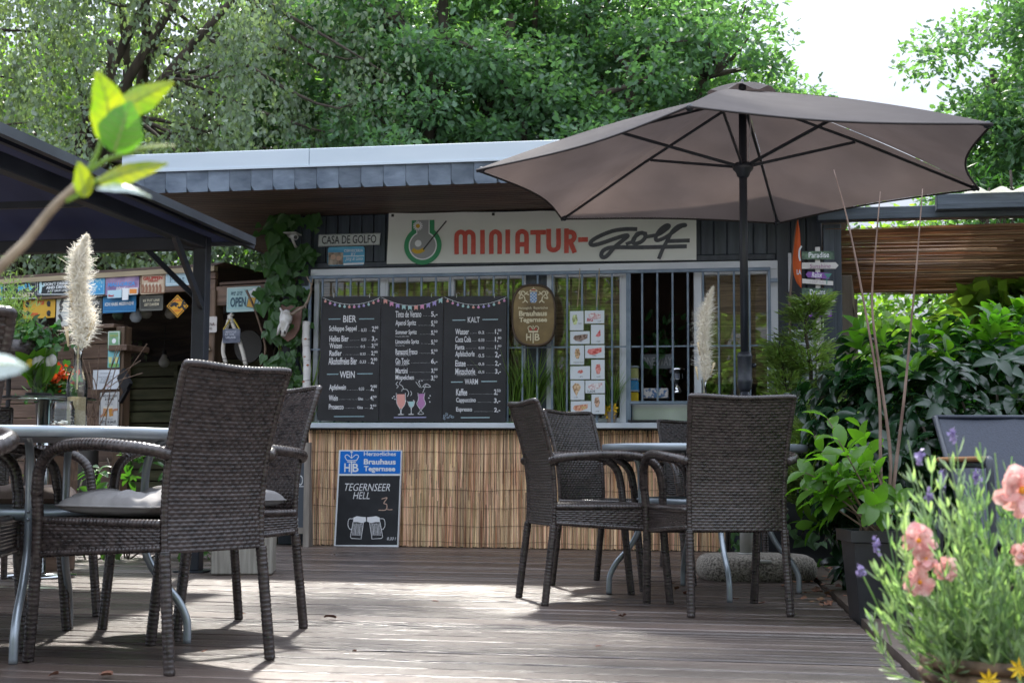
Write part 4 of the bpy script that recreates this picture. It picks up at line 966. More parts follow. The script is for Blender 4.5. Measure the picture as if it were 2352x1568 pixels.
P4.s(m, [(1010, 228), (975, 225), (935, 255), (925, 285), (945, 295), (985, 280), (1010, 250), (1008, 228)], .03)
P4.s(m, [(885, 296), (930, 275), (950, 230), (985, 220)], .026)
P4.s(m, [(1005, 250), (1040, 245), (1100, 232), (1155, 195), (1170, 175), (1150, 172), (1110, 200), (1085, 240), (1080, 268), (1100, 272), (1150, 250), (1200, 215), (1250, 180), (1280, 172), (1270, 168), (1230, 178), (1190, 215), (1160, 270), (1130, 325), (1103, 390)], .028)
P4.y = yb-.0024
P4.s(m, [(1170, 278), (1300, 274)], .03, False)
T.part('script_lettering', m, inkp)
# street sign and plate
T, p = sign('street_sign', 'white metal street sign with black capitals on the dark kiosk fascia', 'sign', K, d3, ((410, 278), (812, 268), (806, 346), (406, 357)), -.012, mat('enamel', (.5, .53, .53), (.6, .63, .62), .3, sc_=(5, 5, 5)))
m = MB(); p.t(m, 'CASA DE GOLFO', 430, 786, 283, 337, .012); p.s(m, [(413, 281), (808, 271), (803, 343), (410, 354), (413, 281)], .003, False); T.part('lettering', m, plain((.02, .022, .03)))
T, p = sign('photo_plate', 'small blue beach number plate with a couple photo, below the white street sign', 'sign', K, d3, ((470, 360), (710, 355), (708, 476), (470, 482)), -.012, mat('sea_blue', (.05, .3, .55), (.15, .5, .7), .35, sc_=(2, 2, 14)), rounded=.02)
m = MB(); p.p(m, [(472, 395), (570, 395), (568, 476), (472, 476)]); T.part('photo', m, mat('photo_mix', (.12, .08, .05), (.5, .42, .34), .5, sc_=(22, 22, 22)))
m = MB(); p.y -= .0008; p.c(m, 505, 425, 17); p.c(m, 540, 432, 16); T.part('faces', m, plain((.55, .36, .26)))
m = MB(); p.t(m, 'CERVECERIA', 576, 700, 374, 392, .01); p.t(m, 'BY', 622, 652, 398, 412, 0); p.t(m, 'Jörg & Gitta', 582, 702, 425, 452, 0, .3); p.p(m, [(570, 418), (706, 414), (706, 419), (570, 422)]); p.p(m, [(572, 466), (706, 460), (704, 472), (572, 478)]); T.part('lettering', m, WHITE)
# menu boards
menu_m = mat('menu_board', (.012, .012, .014), (.021, .021, .025), .55, sc_=(6, 6, 6))
xq = [(431, 683, 401, 1492), (820, 681, 803, 1500), (1228, 680, 1217, 1500), (1641, 678, 1634, 1503)]
lab = ['left black menu board with beer and wine prices', 'middle black menu board with cocktails under painted pennants', 'right black menu board with cold and warm drinks']
MT = []
for k in range(3):
    a, b = xq[k], xq[k+1]
    T, p = sign('menu_board', lab[k]+' hanging on the window grille', 'menu board', K, d3, ((a[0], a[1]), (b[0]-3, b[1]), (b[2]-3, b[3]), (a[2], a[3])), -.118-.004*(k == 1), menu_m, .008, 'chalk menu boards on the grille')
    for hx in (.2, .8):
        u_, z_ = K.px(*d3(a[0]*(1-hx)+b[0]*hx, 681), -.12); m = MB(); m.tube([(u_, -.12, z_-.01), (u_, -.122, z_+.02), (u_+.012, -.105, z_+.032), (u_+.018, -.09, z_+.02)], .0022, 5); T.part('hook', m, plain((.6, .62, .62), .3, .8))
    MT.append((T, p))
ml = [MB(), MB(), MB()]
def row(k, name, x0, x1, yt, yb_, qty=None, qx=(0, 0), price='', px_=(0, 0), sup='', yp=None):
    p = MT[k][1]; m = ml[k]; desc = 0
    p.t(m, name, x0, x1, yt-2, yb_+1, .016)
    h = (yb_-yt)
    if qty: p.t(m, qty, qx[0], qx[1], yt+h*.38, yt+h*.9, .012)
    e = px_[0]; s = (qx[1] if qty else x1)+8
    n = int(max(2, (e-s-4)/9)); y_ = yt+h*.78
    for i in range(n): p.c(m, s+8+i*9, y_, 1.4, n=6)
    if qty:
        for i in range(int(max(2, (qx[0]-x1-12)/9))): p.c(m, x1+12+i*9, y_, 1.4, n=6)
    p.t(m, price, px_[0], px_[1], yt+2, yb_-2 if ',' not in price else yb_+1, .02)
    if sup: p.t(m, sup, px_[1]-3, px_[1]+20, yt+1, yt+h*.46, .012)
def head(k, s, x0, x1, yt, yb_, l0, l1, r0_, r1_):
    MT[k][1].t(ml[k], s, x0, x1, yt, yb_, .012)
purple = plain((.28, .27, .62)); heads = []
row(0, 'Schlappe Seppel', 478, 658, 875, 916, '0.33', (688, 722), '2,', (758, 779), '80')
row(0, 'Helles Bier', 480, 605, 940, 976, '0.33', (688, 720), '3,-', (757, 793))
row(0, 'Weizen', 480, 562, 988, 1020, '0.5', (684, 712), '3,', (755, 776), '50')
row(0, 'Radler', 480, 560, 1036, 1069, '0.33', (680, 716), '2,', (752, 775), '80')
row(0, 'Alkoholfreies Bier', 474, 660, 1082, 1126, '0,33', (678, 718), '2,', (750, 772), '80')
row(0, 'Apfelwein', 478, 588, 1258, 1302, '0,33', (672, 706), '2,', (748, 770), '80')
row(0, 'Wein', 476, 535, 1328, 1362, 'Glas', (666, 700), '4,', (746, 768), '50')
row(0, 'Prosecco', 476, 572, 1386, 1418, 'Glas', (662, 698), '2,', (745, 766), '50')
head(0, 'BIER', 570, 655, 806, 850, 0, 0, 0, 0); head(0, 'WEIN', 548, 645, 1170, 1214, 0, 0, 0, 0)
for st, x1, y0, y1, pr, sp in (('Tinto de Verano', 1080, 778, 818, '5,-', ''), ('Aperol Spritz', 1046, 838, 880, '5,', '50'), ('Sommer Spritz', 1050, 902, 936, '5,', '50'), ('Limoncello Spritz', 1065, 964, 998, '5,', '50'), ('Ramazotti Fresco', 1055, 1026, 1060, '5,', '50'), ('Gin Tonic', 1002, 1086, 1124, '6,-', ''), ('Martini', 990, 1150, 1184, '3,', '50'), ('Mispelchen', 1032, 1196, 1234, '3,', '50')):
    row(1, st, 912, x1, y0, y1, None, (0, 0), pr, (1144, 1166 if sp else 1186), sp)
for x0, x1, y in ((912, 1000, 943), (912, 970, 1003), (915, 1012, 1066), (912, 990, 1130)): MT[1][1].t(ml[1], 'Prosecco, Soda, Minze', x0, x1, y-4, y+4)
for st, x1, y0, y1, qt, pr, sp in (('Wasser', 1392, 894, 930, '0.2', '1,', '50'), ('Coca Cola', 1405, 944, 980, '0.33', '1,', '80'), ('Fanta', 1362, 998, 1028, '0.33', '1,', '80'), ('Apfelschorle', 1428, 1040, 1084, '0.5', '2,-', ''), ('Eistee', 1370, 1100, 1138, '0,5', '2,-', ''), ('Minzschorle', 1432, 1152, 1190, '0,5', '3,-', '')):
    row(2, st, 1303, x1, y0, y1, qt, (1454, 1492), pr, (1562, 1583 if sp else 1600), sp)
for st, x1, y0, y1, pr, sp in (('Kaffee', 1380, 1286, 1328, '2,', '50'), ('Cappuccino', 1436, 1344, 1380, '3,-', ''), ('Espresso', 1412, 1406, 1440, '2,-', '')):
    row(2, st, 1308, x1, y0, y1, None, (0, 0), pr, (1556, 1578 if sp else 1596), sp)
head(2, 'KALT', 1384, 1462, 816, 852, 0, 0, 0, 0); head(2, 'WARM', 1364, 1450, 1220, 1256, 0, 0, 0, 0)
MT[2][1].t(ml[2], 'Limonensaft, Minze, Soda, Rohrzucker', 1312, 1440, 1192, 1199)
for k in range(3): MT[k][0].part('lettering', ml[k], CHALK)
pcol = [plain(c) for c in ((.75, .35, .3), (.4, .62, .62), (.4, .32, .65), (.7, .3, .5))]
def garland(k, x0, x1, y0, sag, flags=False):
    T, p = MT[k]; mm = [MB() for _ in range(4)]; line = MB(); pts = []
    for i in range(21): t = i/20; pts.append((x0+(x1-x0)*t, y0+sag*4*t*(1-t)))
    p.s(line, pts, .0025, False)
    n = 12 if not flags else 10
    for i in range(n):
        t = (i+.6)/n; x = x0+(x1-x0)*t; y = y0+sag*4*t*(1-t); q = mm[(i*3+i//4) % 4]
        if flags: p.p(q, [(x-12, y+2), (x+12, y+(3 if t < .5 else -3)), (x+11, y+31), (x, y+20), (x-11, y+31)], .0006)
        else: p.c(q, x, y+17, 8.5, .0006, 10); p.s(line, [(x, y), (x, y+9)], .004, False)
    T.part('painted_string', line, WHITE)
    for q, c in zip(mm, pcol): T.part('painted_bulbs' if not flags else 'painted_pennants', q, c)
garland(0, 434, 812, 688, 46); garland(1, 822, 1222, 688, 54, True); garland(2, 1232, 1636, 686, 50)
dash = [MB(), MB(), MB()]
for k, pts in ((0, ((476, 550, 830), (676, 770, 829), (466, 536, 1190), (664, 760, 1187), (512, 705, 1466))), (1, ((903, 1110, 1472),)), (2, ((1286, 1366, 837), (1482, 1580, 833), (1276, 1348, 1241), (1474, 1572, 1237), (1341, 1524, 1473)))):
    for x0, x1, y in pts: MT[k][1].s(dash[k], [(x0, y), (x1, y-1)], .007, False)
for k in range(3): MT[k][0].part('painted_rule', dash[k], plain(((.3, .45, .5), (.4, .4, .65), (.4, .55, .6))[k]))
# painted cocktails
T, p = MT[1]; m = MB(); q1 = MB(); q2 = MB(); q3_ = MB()
p.p(q1, [(920, 1320), (972, 1320), (975, 1380), (955, 1415), (940, 1415), (922, 1380)]); p.p(q2, [(1062, 1318), (1100, 1316), (1097, 1350), (1106, 1385), (1085, 1415), (1070, 1415), (1055, 1385), (1064, 1350)]); p.p(q3_, [(995, 1368), (1035, 1368), (1028, 1395), (1015, 1408), (1003, 1395)])
p.y -= .0006
for P in ([(917, 1312), (921, 1380), (942, 1418), (944, 1448), (928, 1453), (966, 1453), (950, 1448), (952, 1418), (975, 1380), (976, 1312)], [(1058, 1312), (1062, 1350), (1052, 1385), (1075, 1425), (1058, 1448), (1096, 1448), (1080, 1425), (1108, 1385), (1098, 1350), (1104, 1310)], [(992, 1365), (1000, 1395), (1013, 1412), (1013, 1446), (996, 1452), (1032, 1452), (1016, 1446), (1017, 1412), (1030, 1395), (1038, 1365)],
          [(1090, 1310), (1112, 1255)], [(1088, 1272), (1112, 1252), (1140, 1272), (1088, 1272)], [(952, 1300), (958, 1288), (985, 1290), (998, 1312), (990, 1335)], [(925, 1240), (915, 1255), (930, 1268), (920, 1280)], [(945, 1235), (938, 1255), (955, 1265), (965, 1285)], [(1010, 1300), (1018, 1315), (1010, 1330)], [(1045, 1240), (1070, 1275)], [(1062, 1238), (1080, 1278)]): p.s(m, P, .0035)
for x, y in ((892, 1345), (902, 1335), (908, 1352), (1130, 1345), (1138, 1330), (1136, 1370), (1068, 1235), (1085, 1232), (978, 1365), (1030, 1362)): p.c(m, x, y, 4)
T.part('painted_glasses', m, CHALK); T.part('painted_drink', q1, pcol[0]); T.part('painted_drink', q2, plain((.45, .2, .42))); T.part('painted_drink', q3_, pcol[1])
T, p = MT[2]; m = MB()
for x, y, a in ((1232, 1462, .3), (1246, 1450, .9), (1255, 1472, 0), (1272, 1462, .5), (1285, 1470, -.3), (1230, 1478, 1)): p.s(m, [(x+8*cos(t)*cos(a)-5*sin(t)*sin(a), y+8*cos(t)*sin(a)+5*sin(t)*cos(a)) for t in np.linspace(0, 2*pi, 9)], .003)
T.part('painted_beans', m, plain((.4, .5, .6)))
# oval brewery sign
so = -.15
c0 = d4(255, 780)
Q = lambda x, y: K.px(*d4(x, y), so-.04)
oval = []
for k in range(48):
    a = 2*pi*k/48; p_ = 3.0; q = (abs(cos(a))**p_+abs(sin(a))**p_)**(-1/p_); oval.append((254+150*q*cos(a), 778-212*q*sin(a)))
T = Thing('brewery_sign', 'barrel shaped brown brewery sign with crest hanging between the windows', 'sign', K, (*[Q(254, 990)[0]], so, Q(254, 990)[1]))
bronze = mat('sign_bronze', (.1, .062, .02), (.24, .165, .062), .45, .15, (5, 5, 5)); rimm = mat('sign_rim', (.035, .02, .01), (.09, .055, .03), .4, .1, (8, 8, 8))
OV_ = [Q(*p) for p in oval]; cu_ = Q(254, 778)
m = MB()
G = [[(cu_[0]+(p[0]-cu_[0])*f_, so-d, cu_[1]+(p[1]-cu_[1])*f_) for p in OV_] for f_, d in ((.985, 0), (1, .01), (1, .032), (.985, .042), (.945, .046), (.925, .042), (.915, .034))]
m.grid(G, closed=True); T.part('rim', m, rimm, True)
m = MB(); G = [[(cu_[0]+(p[0]-cu_[0])*f_, so-d, cu_[1]+(p[1]-cu_[1])*f_) for p in OV_] for f_, d in ((.93, .036), (.7, .039), (.4, .04), (.001, .04))]
m.grid(G, closed=True); T.part('face', m, bronze, True)
P_ = Pn(Q, so-.046); cream = plain((.62, .55, .36)); m = MB()
P_.t(m, 'Herzoglich  Bayerisches', 152, 352, 720, 742, .01); P_.t(m, 'Brauhaus', 156, 346, 748, 784, .035); P_.t(m, 'Tegernsee', 158, 346, 792, 834, .035)
P_.t(m, 'H', 205, 238, 902, 950, .02); P_.t(m, 'B', 262, 296, 902, 950, .02); P_.s(m, [(252, 892), (252, 965)], .008, False); P_.s(m, [(222, 892), (284, 892)], .007, False)
for P in ([(225, 884), (217, 862), (235, 852), (248, 872)], [(281, 884), (289, 862), (270, 852), (256, 872)], [(222, 886), (284, 886)], [(252, 848), (252, 862)]): P_.s(m, P, .0055)
for sx in (-1, 1):   # two rampant beasts as curled strokes
    X = lambda v: 254+sx*v
    for P in ([(X(32), 640), (X(52), 632), (X(66), 618), (X(82), 622), (X(78), 640), (X(62), 655), (X(58), 680), (X(72), 692)], [(X(60), 640), (X(40), 622)], [(X(56), 676), (X(40), 692)], [(X(74), 660), (X(96), 665), (X(88), 640), (X(98), 628), (X(90), 616)]): P_.s(m, P, .0085)
P_.s(m, [(232, 612), (254, 600), (276, 612)], .008); P_.s(m, [(254, 590), (254, 602)], .005, False); P_.s(m, [(228, 616), (280, 616)], .006, False)
T.part('lettering', m, cream)
m = MB(); P_.y -= .0006; P_.p(m, [(231, 622), (277, 622), (277, 680), (268, 694), (240, 694), (231, 680)]); T.part('crest_shield', m, plain((.45, .5, .55)))
m = MB(); P_.y -= .0006
for i in range(4):
    for j in range(6):
        if (i+j) % 2: P_.p(m, [(233+i*11, 625+j*11), (243+i*11, 625+j*11), (243+i*11, 635+j*11), (233+i*11, 635+j*11)])
T.part('crest_lozenges', m, plain((.06, .2, .45)))
m = MB(); P_.p(m, [(236, 612), (272, 612), (266, 603), (242, 603)]); P_.p(m, [(226, 882), (246, 882), (240, 866), (230, 864)]); P_.p(m, [(258, 882), (280, 882), (276, 864), (264, 866)]); T.part('crest_red', m, plain((.35, .03, .02)))
# ice cream price cards in a clear sleeve on two strings
io = -.1
Qi = lambda x, y: K.px(*d4(x, y), io)
T = Thing('ice_cream_cards', 'clear sleeve of white ice cream price cards hanging on two strings', 'price list', K, (Qi(618, 1450)[0], io, Qi(618, 1450)[1]))
m = MB(); a = Qi(497, 712); b = Qi(738, 1450); m.box(a[0], b[0], io-.0005, io+.001, b[1], a[1]); T.part('sleeve', m, glassmat('clear_film', (.95, .97, .98), 1.3, .08, .06))
card = mat('card_white', (.66, .7, .74), (.72, .76, .8), .25, sc_=(3, 3, 3))
cards = [(500, 592, 750, 880), (600, 732, 746, 834), (642, 732, 842, 972), (502, 634, 886, 972), (502, 596, 982, 1112), (602, 734, 980, 1068), (644, 734, 1078, 1210), (502, 636, 1122, 1210), (504, 598, 1218, 1350), (604, 736, 1218, 1304), (646, 736, 1312, 1444), (506, 642, 1358, 1448)]
cols = [((535, 812), (.25, .3, .1)), ((668, 785), (.6, .3, .3)), ((690, 905), (.55, .05, .05)), ((570, 930), (.1, .05, .03)), ((552, 1040), (.3, .17, .07)), ((665, 1022), (.55, .05, .04)), ((692, 1145), (.55, .1, .08)), ((572, 1160), (.5, .1, .08)), ((540, 1275), (.35, .2, .1)), ((670, 1258), (.6, .35, .35)), ((684, 1368), (.25, .14, .08)), ((570, 1402), (.5, .15, .08))]
for k, (x0, x1, y0, y1) in enumerate(cards):
    a = Qi(x0, y1); b = Qi(x1, y0); m = MB(); m.box(a[0], b[0], io-.004, io-.001, a[1], b[1]); co = T.part('card', m, card)
    (cx, cy), c = cols[k]; m = MB(); pi_ = Pn(Qi, io-.0046); w_, h_ = (x1-x0), (y1-y0)
    if k == 1: pi_.p(m, [(625, 775), (652, 758), (710, 775), (708, 800), (660, 806), (628, 790)])
    elif k == 2: pi_.p(m, [(672, 920), (704, 874), (708, 915), (695, 925)])
    elif k == 8: pi_.p(m, [(516, 1260), (535, 1236), (560, 1240), (575, 1262), (562, 1290), (525, 1290)]); pi_.p(m, [(526, 1290), (560, 1290), (544, 1326)])
    elif k in (3, 5, 9, 11): pi_.p(m, [(cx-48*w_/132, cy+6), (cx-40*w_/132, cy-14), (cx+20, cy-22), (cx+50*w_/132, cy-24), (cx+48*w_/132, cy+4), (cx, cy+24), (cx-30, cy+22)])
    elif k in (0, 4, 6, 10): pi_.p(m, [(cx-14, cy-34), (cx+10, cy-38), (cx+18, cy), (cx+8, cy+30), (cx-10, cy+30), (cx-20, cy-5)])
    else: pi_.p(m, [(cx-22, cy+6), (cx-12, cy-10), (cx+10, cy-14), (cx+18, cy+2), (cx+4, cy+12)])
    c2 = tuple(min(.8, v*2.2+.15) for v in c)
    o = link('print', m.mesh('print', mat('print_%d' % k, c, c2, .4, sc_=(70, 70, 70), ramp=(.4, .6)), T.o), co)
    m = MB()
    if k == 11: pi_.t(m, '2,50€', 575, 628, 1430, 1446, .004)
    elif k == 9: pi_.t(m, '2,60€', 616, 672, 1284, 1300, .004)
    elif k == 1: pi_.t(m, '1,60€', 686, 710, 816, 824); 
    elif k == 0: pi_.t(m, '1,80€', 556, 580, 830, 840)
    elif k == 4: pi_.t(m, 'Magnum Gold', 526, 590, 1092, 1102)
    else: pi_.t(m, '1,50€', cx+(-12), cx+14, y1-22, y1-12)
    link('price', m.mesh('price', plain((.05, .05, .06)), T.o), co)
    if k == 1: m = MB(); pi_.y -= .0006; pi_.t(m, 'BIG', 616, 656, 798, 820, .03); link('print', m.mesh('print', plain((.5, .02, .05)), T.o), co)
    if k == 11: m = MB(); pi_.y -= .0006; pi_.t(m, 'M', 578, 604, 1392, 1412, .03); link('print', m.mesh('print', plain((.65, .5, .2)), T.o), co)
strm = plain((.42, .33, .22), .8)
for x0, x1 in ((566, 550), (698, 680)):
    a = Qi(x0, 462); b = Qi(x1, 722); m = MB(); m.tube([(a[0], GY-.02, a[1]), ((a[0]+b[0])/2+.003, io, (a[1]+b[1])/2), (b[0], io, b[1])], .0035, 5); T.part('string', m, strm)
# security camera
co_ = K.px(*d3(250, 300), -.2)
T = Thing('security_camera', 'small grey security camera under the eaves at the ivy covered corner', 'camera', K, (co_[0], -.1, co_[1]))
m = MB(); m.tube([(co_[0]-.05, -.16, co_[1]+.03), (co_[0]+.045, -.3, co_[1]-.012)], .022, 14); T.part('housing', m, plain((.5, .5, .48), .35), True)
m = MB(); m.box(co_[0]-.055, co_[0]+.05, -.31, -.16, co_[1]+.022, co_[1]+.03, .003); T.part('hood', m, plain((.42, .42, .4), .4))
m = MB(); m.tube([(co_[0]+.045, -.3, co_[1]-.012), (co_[0]+.0465, -.3025, co_[1]-.0125)], .015, 12); T.part('lens', m, BLACK)
m = MB(); m.tube([(co_[0]-.02, -.2, co_[1]), (co_[0]-.03, -.08, co_[1]-.05), (co_[0]-.03, .0, co_[1]-.05)], .01, 8); T.part('bracket', m, plain((.5, .5, .48), .35), True)
# deer skull trophy
ko = -.13; Qk = lambda x, y: K.px(*d3(x, y), ko)
T = Thing('skull_trophy', 'bleached deer skull with one antler on a brown wooden shield', 'trophy', K, (Qk(225, 978)[0], ko, Qk(225, 978)[1]))
m = MB(); sh = [(170, 735), (205, 755), (235, 740), (270, 755), (305, 745), (300, 830), (285, 900), (255, 950), (212, 978), (175, 950), (160, 890), (166, 820)]
m.prism([Qk(*p) for p in sh][::-1], ko-.018, ko+.0); T.part('shield', m, mat('shield_wood', (.12, .06, .045), (.2, .11, .085), .6, sc_=(10, 10, 4)))
bone = mat('bone', (.45, .42, .38), (.72, .71, .69), .6, sc_=(24, 24, 24), bump=.3)
sk_c = [Qk(x, y) for x, y in ((220, 780), (216, 800), (215, 830), (214, 860), (212, 890), (209, 920), (207, 950))]
rr_ = [.02, .045, .05, .045, .034, .026, .018]
m = MB(); P = np.array([(c[0], ko-.05-.01*i, c[1]) for i, c in enumerate(sk_c)]); m.tube(P, rr_, 12); T.part('skull', m, bone, True)
m = MB()
for sx in (-1, 1):
    e = Qk(215+sx*26, 870); m.ball((e[0], ko-.085, e[1]), .012, 8, 5, 1.2)
    e = Qk(208+sx*14, 925); m.ball((e[0], ko-.12, e[1]), .009, 8, 5, 1.8)
T.part('sockets', m, plain((.03, .022, .018)))
m = MB()
for sx in (-1, 1):
    a = Qk(215+sx*18, 855); b = Qk(200+sx*26-4, 945); m.tube([(a[0], ko-.09, a[1]), ((a[0]+b[0])/2, ko-.12, (a[1]+b[1])/2), (b[0], ko-.11, b[1])], [.016, .012, .005], 7)
T.part('jaw', m, bone, True)
m = MB(); A_ = [(235, 800), (262, 805), (300, 782), (345, 760), (375, 720), (395, 670), (402, 620), (385, 590), (378, 565)]
m.tube([(Qk(x, y)[0], ko-.07-.014*i, Qk(x, y)[1]) for i, (x, y) in enumerate(A_)], [.014, .012, .011, .011, .01, .009, .007, .005, .002], 8)
a_ = [(402, 640), (412, 600), (414, 575)]; m.tube([(Qk(x, y)[0], ko-.16, Qk(x, y)[1]) for x, y in a_], [.006, .004, .002], 6)
m.tube([(Qk(360, 745)[0], ko-.13, Qk(360, 745)[1]), (Qk(372, 758)[0], ko-.17, Qk(372, 775)[1])], [.007, .003], 6)
T.part('antler', m, mat('antler', (.16, .12, .09), (.32, .26, .2), .6, sc_=(20, 20, 20)), True)
m = MB(); a = Qk(192, 798); b = Qk(176, 762); m.tube([(a[0], ko-.06, a[1]), (b[0], ko-.07, b[1])], [.013, .006], 7); T.part('broken_antler', m, bone, True)
# birch log
Qb = lambda x, y: K.px(*d3(x, y), -.1)
T = Thing('birch_log', 'upright white birch log beside the left end of the windows', 'log', K, (Qb(330, 1300)[0], -.1, .6))
pts = [(329, 845), (326, 950), (330, 1050), (334, 1150), (331, 1250), (332, 1330)]
m = MB(); P = smooth3([(Qb(x, y)[0], -.1, Qb(x, y)[1]) for x, y in pts], 5); m.tube(P, [.03+.002*sin(i*1.3) for i in range(len(P))], 14); T.part('trunk', m, birch_bark, True)
m = MB()
for x, y, s_ in ((330, 958, 1), (345, 1128, 1), (318, 1235, 1), (325, 1075, .6)):
    a = Qb(x, y); m.add([(a[0]-.014, -.1305, a[1]-.006*s_), (a[0], -.134, a[1]-.012*s_), (a[0]+.015, -.1295, a[1]-.005*s_), (a[0]+.004, -.137, a[1]+.004*s_)], [(0, 1, 2, 3)])
T.part('peeling_bark', m, plain((.45, .16, .08), .7))
# ivy on the corner
def ivy_patch(label, name, fr, conv, path, n, size, off, spread, seed, m_=ivy_l, dens=None):
    rg = np.random.default_rng(seed); base = fr.px(*conv(*path[0]), off)
    T = Thing(name, label, 'ivy', fr, (base[0], off, base[1]))
    m = MB(); pts = [fr.px(*conv(*p), off) for p in path]
    for k in range(5):
        P = [(p[0]+rg.normal()*.03, off+.01-abs(rg.normal())*.02, p[1]) for p in pts]; m.tube(smooth3(P, 4), .003, 5)
    T.part('stems', m, bark)
    tv, tf = lt('ivy'); me = bpy.data.meshes.new('leaf'); me.from_pydata([tuple(v) for v in tv*size], [], tf); me.materials.append(m_); 
    A_ = np.array(pts); L_ = np.linspace(0, 1, len(A_))
    for k in range(n):
        t = rg.random(); u = np.interp(t, L_, A_[:, 0])+rg.normal()*spread; z = np.interp(t, L_, A_[:, 1])+rg.normal()*spread*.6
        o = link('leaf', me, T.e); d = Vector((rg.normal()*.6, -.25, -1+rg.normal()*.5)).normalized(); nn = Vector((rg.normal()*.45, -1, .5+rg.normal()*.35))
        x = d.cross(nn).normalized(); zz = x.cross(d); s = .55+rg.random()*.75
        M = Matrix((x*s, d*s, zz*s)).transposed().to_4x4(); M.translation = Vector((u-T.o[0], -abs(rg.normal())*.05-.01, z-T.o[2])); o.matrix_local = M
    return T
ivy_patch('dark ivy climbing the left corner of the kiosk up to the eaves', 'ivy', K, d3, [(165, 1150), (158, 1000), (150, 850), (130, 700), (155, 560), (170, 450), (155, 330), (140, 230), (180, 180)], 140, .1, -.05, .062, 3)
ivy_patch('small leaved ivy strand along the corner post behind the deer skull', 'ivy', K, d3, [(240, 1280), (240, 1150), (240, 1050), (300, 850), (270, 720), (260, 600), (300, 450), (330, 380)], 150, .07, -.03, .05, 4)
ivy_patch('thin ivy trail along the top of the fascia under the soffit', 'ivy', K, d3, [(150, 185), (250, 200), (330, 190), (390, 180), (420, 220)], 24, .085, -.04, .05, 5)
ivy_patch('ivy strand climbing out of the deck at the right end of the reed mat', 'ivy', K, lambda x, y: (x, y), [(1690, 1290), (1700, 1240), (1695, 1180), (1700, 1100)], 70, .06, -.12, .05, 6)
# potted grass on the counter
def grass(label, x, h, n, seed, sp=.13):
    rg = np.random.default_rng(seed); u = ku(x); z = SILL+.08
    T = Thing('potted_grass', label, 'grass plant', K, (u, -.045, SILL), 'artificial grass tufts on the counter')
    m = MB(); m.lathe([(.032, 0), (.045, .08)], 12, (u, -.03, SILL)); T.part('pot', m, plain((.25, .2, .16)))
    P = np.tile([0, -.0, .06], (n, 1))+rg.normal(size=(n, 3))*[.022, .012, 0]; D = unit(np.stack([rg.normal(size=n)*sp*2, rg.normal(size=n)*.09, np.ones(n)], 1)); N_ = unit(np.stack([D[:, 0]*2+rg.normal(size=n)*.1, rg.normal(size=n)*.1, 0*D[:, 0]], 1))
    tv, _ = lt('blade'); me = leafmesh('blades', P, D, N_, h*(.6+.45*rg.random(n)), 'blade', grass_l); link('blades', me, T.e)
grass('grass tuft half hidden behind the left edge of the menu boards', 716, .5, 60, 1)
grass('grass tuft between the menu boards and the oval sign', 1186, .52, 90, 2)
grass('fuller grass tuft below the oval brewery sign', 1222, .6, 120, 3)
grass('grass tuft left of the ice cream price cards', 1290, .5, 70, 4)
grass('grass tuft right of the ice cream price cards', 1405, .46, 60, 5, .09)
# yellow flower
u, z = K.px(*d4(775, 1420), -.03)
T = Thing('yellow_flower', 'yellow flower beside the bottom of the ice cream cards', 'flower', K, (u, -.03, SILL))
m = MB(); rg = np.random.default_rng(5)
for k in range(3):
    cx_, cz_ = u+(-.03, .02, .0)[k], z+(.0, .015, -.035)[k]
    for q in range(7):
        a = q*2*pi/7+k; m.add([(cx_, -.06, cz_), (cx_+.03*cos(a-.35), -.066, cz_+.03*sin(a-.35)), (cx_+.045*cos(a), -.06, cz_+.045*sin(a)), (cx_+.03*cos(a+.35), -.064, cz_+.03*sin(a+.35))], [(0, 1, 2, 3)])
T.part('petals', m, plain((.75, .45, .02)))
m = MB(); m.tube([(u, -.05, SILL), (u, -.055, z)], .004, 5); T.part('stem', m, grass_l)
# things inside the serving hatch
def ink(x, y, off): return K.px(*d4(x, y), off)
a = ink(975, 1138, 0.45); b = ink(1200, 1040, 0.45)
T = Thing('one_way_sign', 'dim grey one way sign on the rear wall inside the serving hatch', 'sign', K, (a[0], 0.45, a[1])); m = MB(); m.box(a[0], b[0], 0.45, 0.46, a[1], b[1]); T.part('board', m, plain((.2, .22, .25)))
m = MB(); p = Pn(lambda x, y: ink(x, y, 0.44), 0.44); p.t(m, 'ONE WAY', 985, 1190, 1060, 1118, .01); T.part('lettering', m, plain((.5, .52, .55)))
a = ink(1000, 1314, .25); b = ink(1165, 1272, .25)
T = Thing('serving_box', 'floral patterned box on the counter behind the hatch bars', 'box', K, (a[0], .25, a[1])); m = MB(); m.box(a[0], b[0], .2, .34, a[1]-.03, b[1], .004); T.part('body', m, mat('floral', (.1, .2, .4), (.75, .7, .68), .6, sc_=(45, 45, 45), ramp=(.45, .5)))
u, z = ink(1225, 1300, .3)
T = Thing('steel_bowl', 'shiny footed steel bowl inside the serving hatch', 'bowl', K, (u, .3, z)); m = MB(); sc2 = abs(ink(1300, 1200, .3)[0]-ink(1225, 1200, .3)[0])
zt_ = ink(1225, 1140, .3)[1]; H = zt_-z; m.lathe([(sc2*.5, 0), (sc2*.45, .02*1), (sc2*.15, H*.3), (sc2*.5, H*.42), (sc2*.85, H*.6), (sc2*.8, H*.85), (sc2*1.1, H), (sc2*1.05, H*1.0), (sc2*.7, H*.7)], 22, (u, .3, z), cap=False); T.part('bowl', m, plain((.75, .75, .75), .08, 1.0), True)
a, z = ink(1100, 1260, .4); T = Thing('inside_plant', 'dark houseplant standing inside the serving hatch', 'plant', K, (a, .5, z))
rg = np.random.default_rng(8); m = MB()
for q in range(7):
    e = (a+rg.normal()*.07, .5+rg.normal()*.04, z+.25+rg.random()*.35); m.tube([(a, .5, z), ((a+e[0])/2, .5, (z+e[2])/2+.05), e], .003, 4)
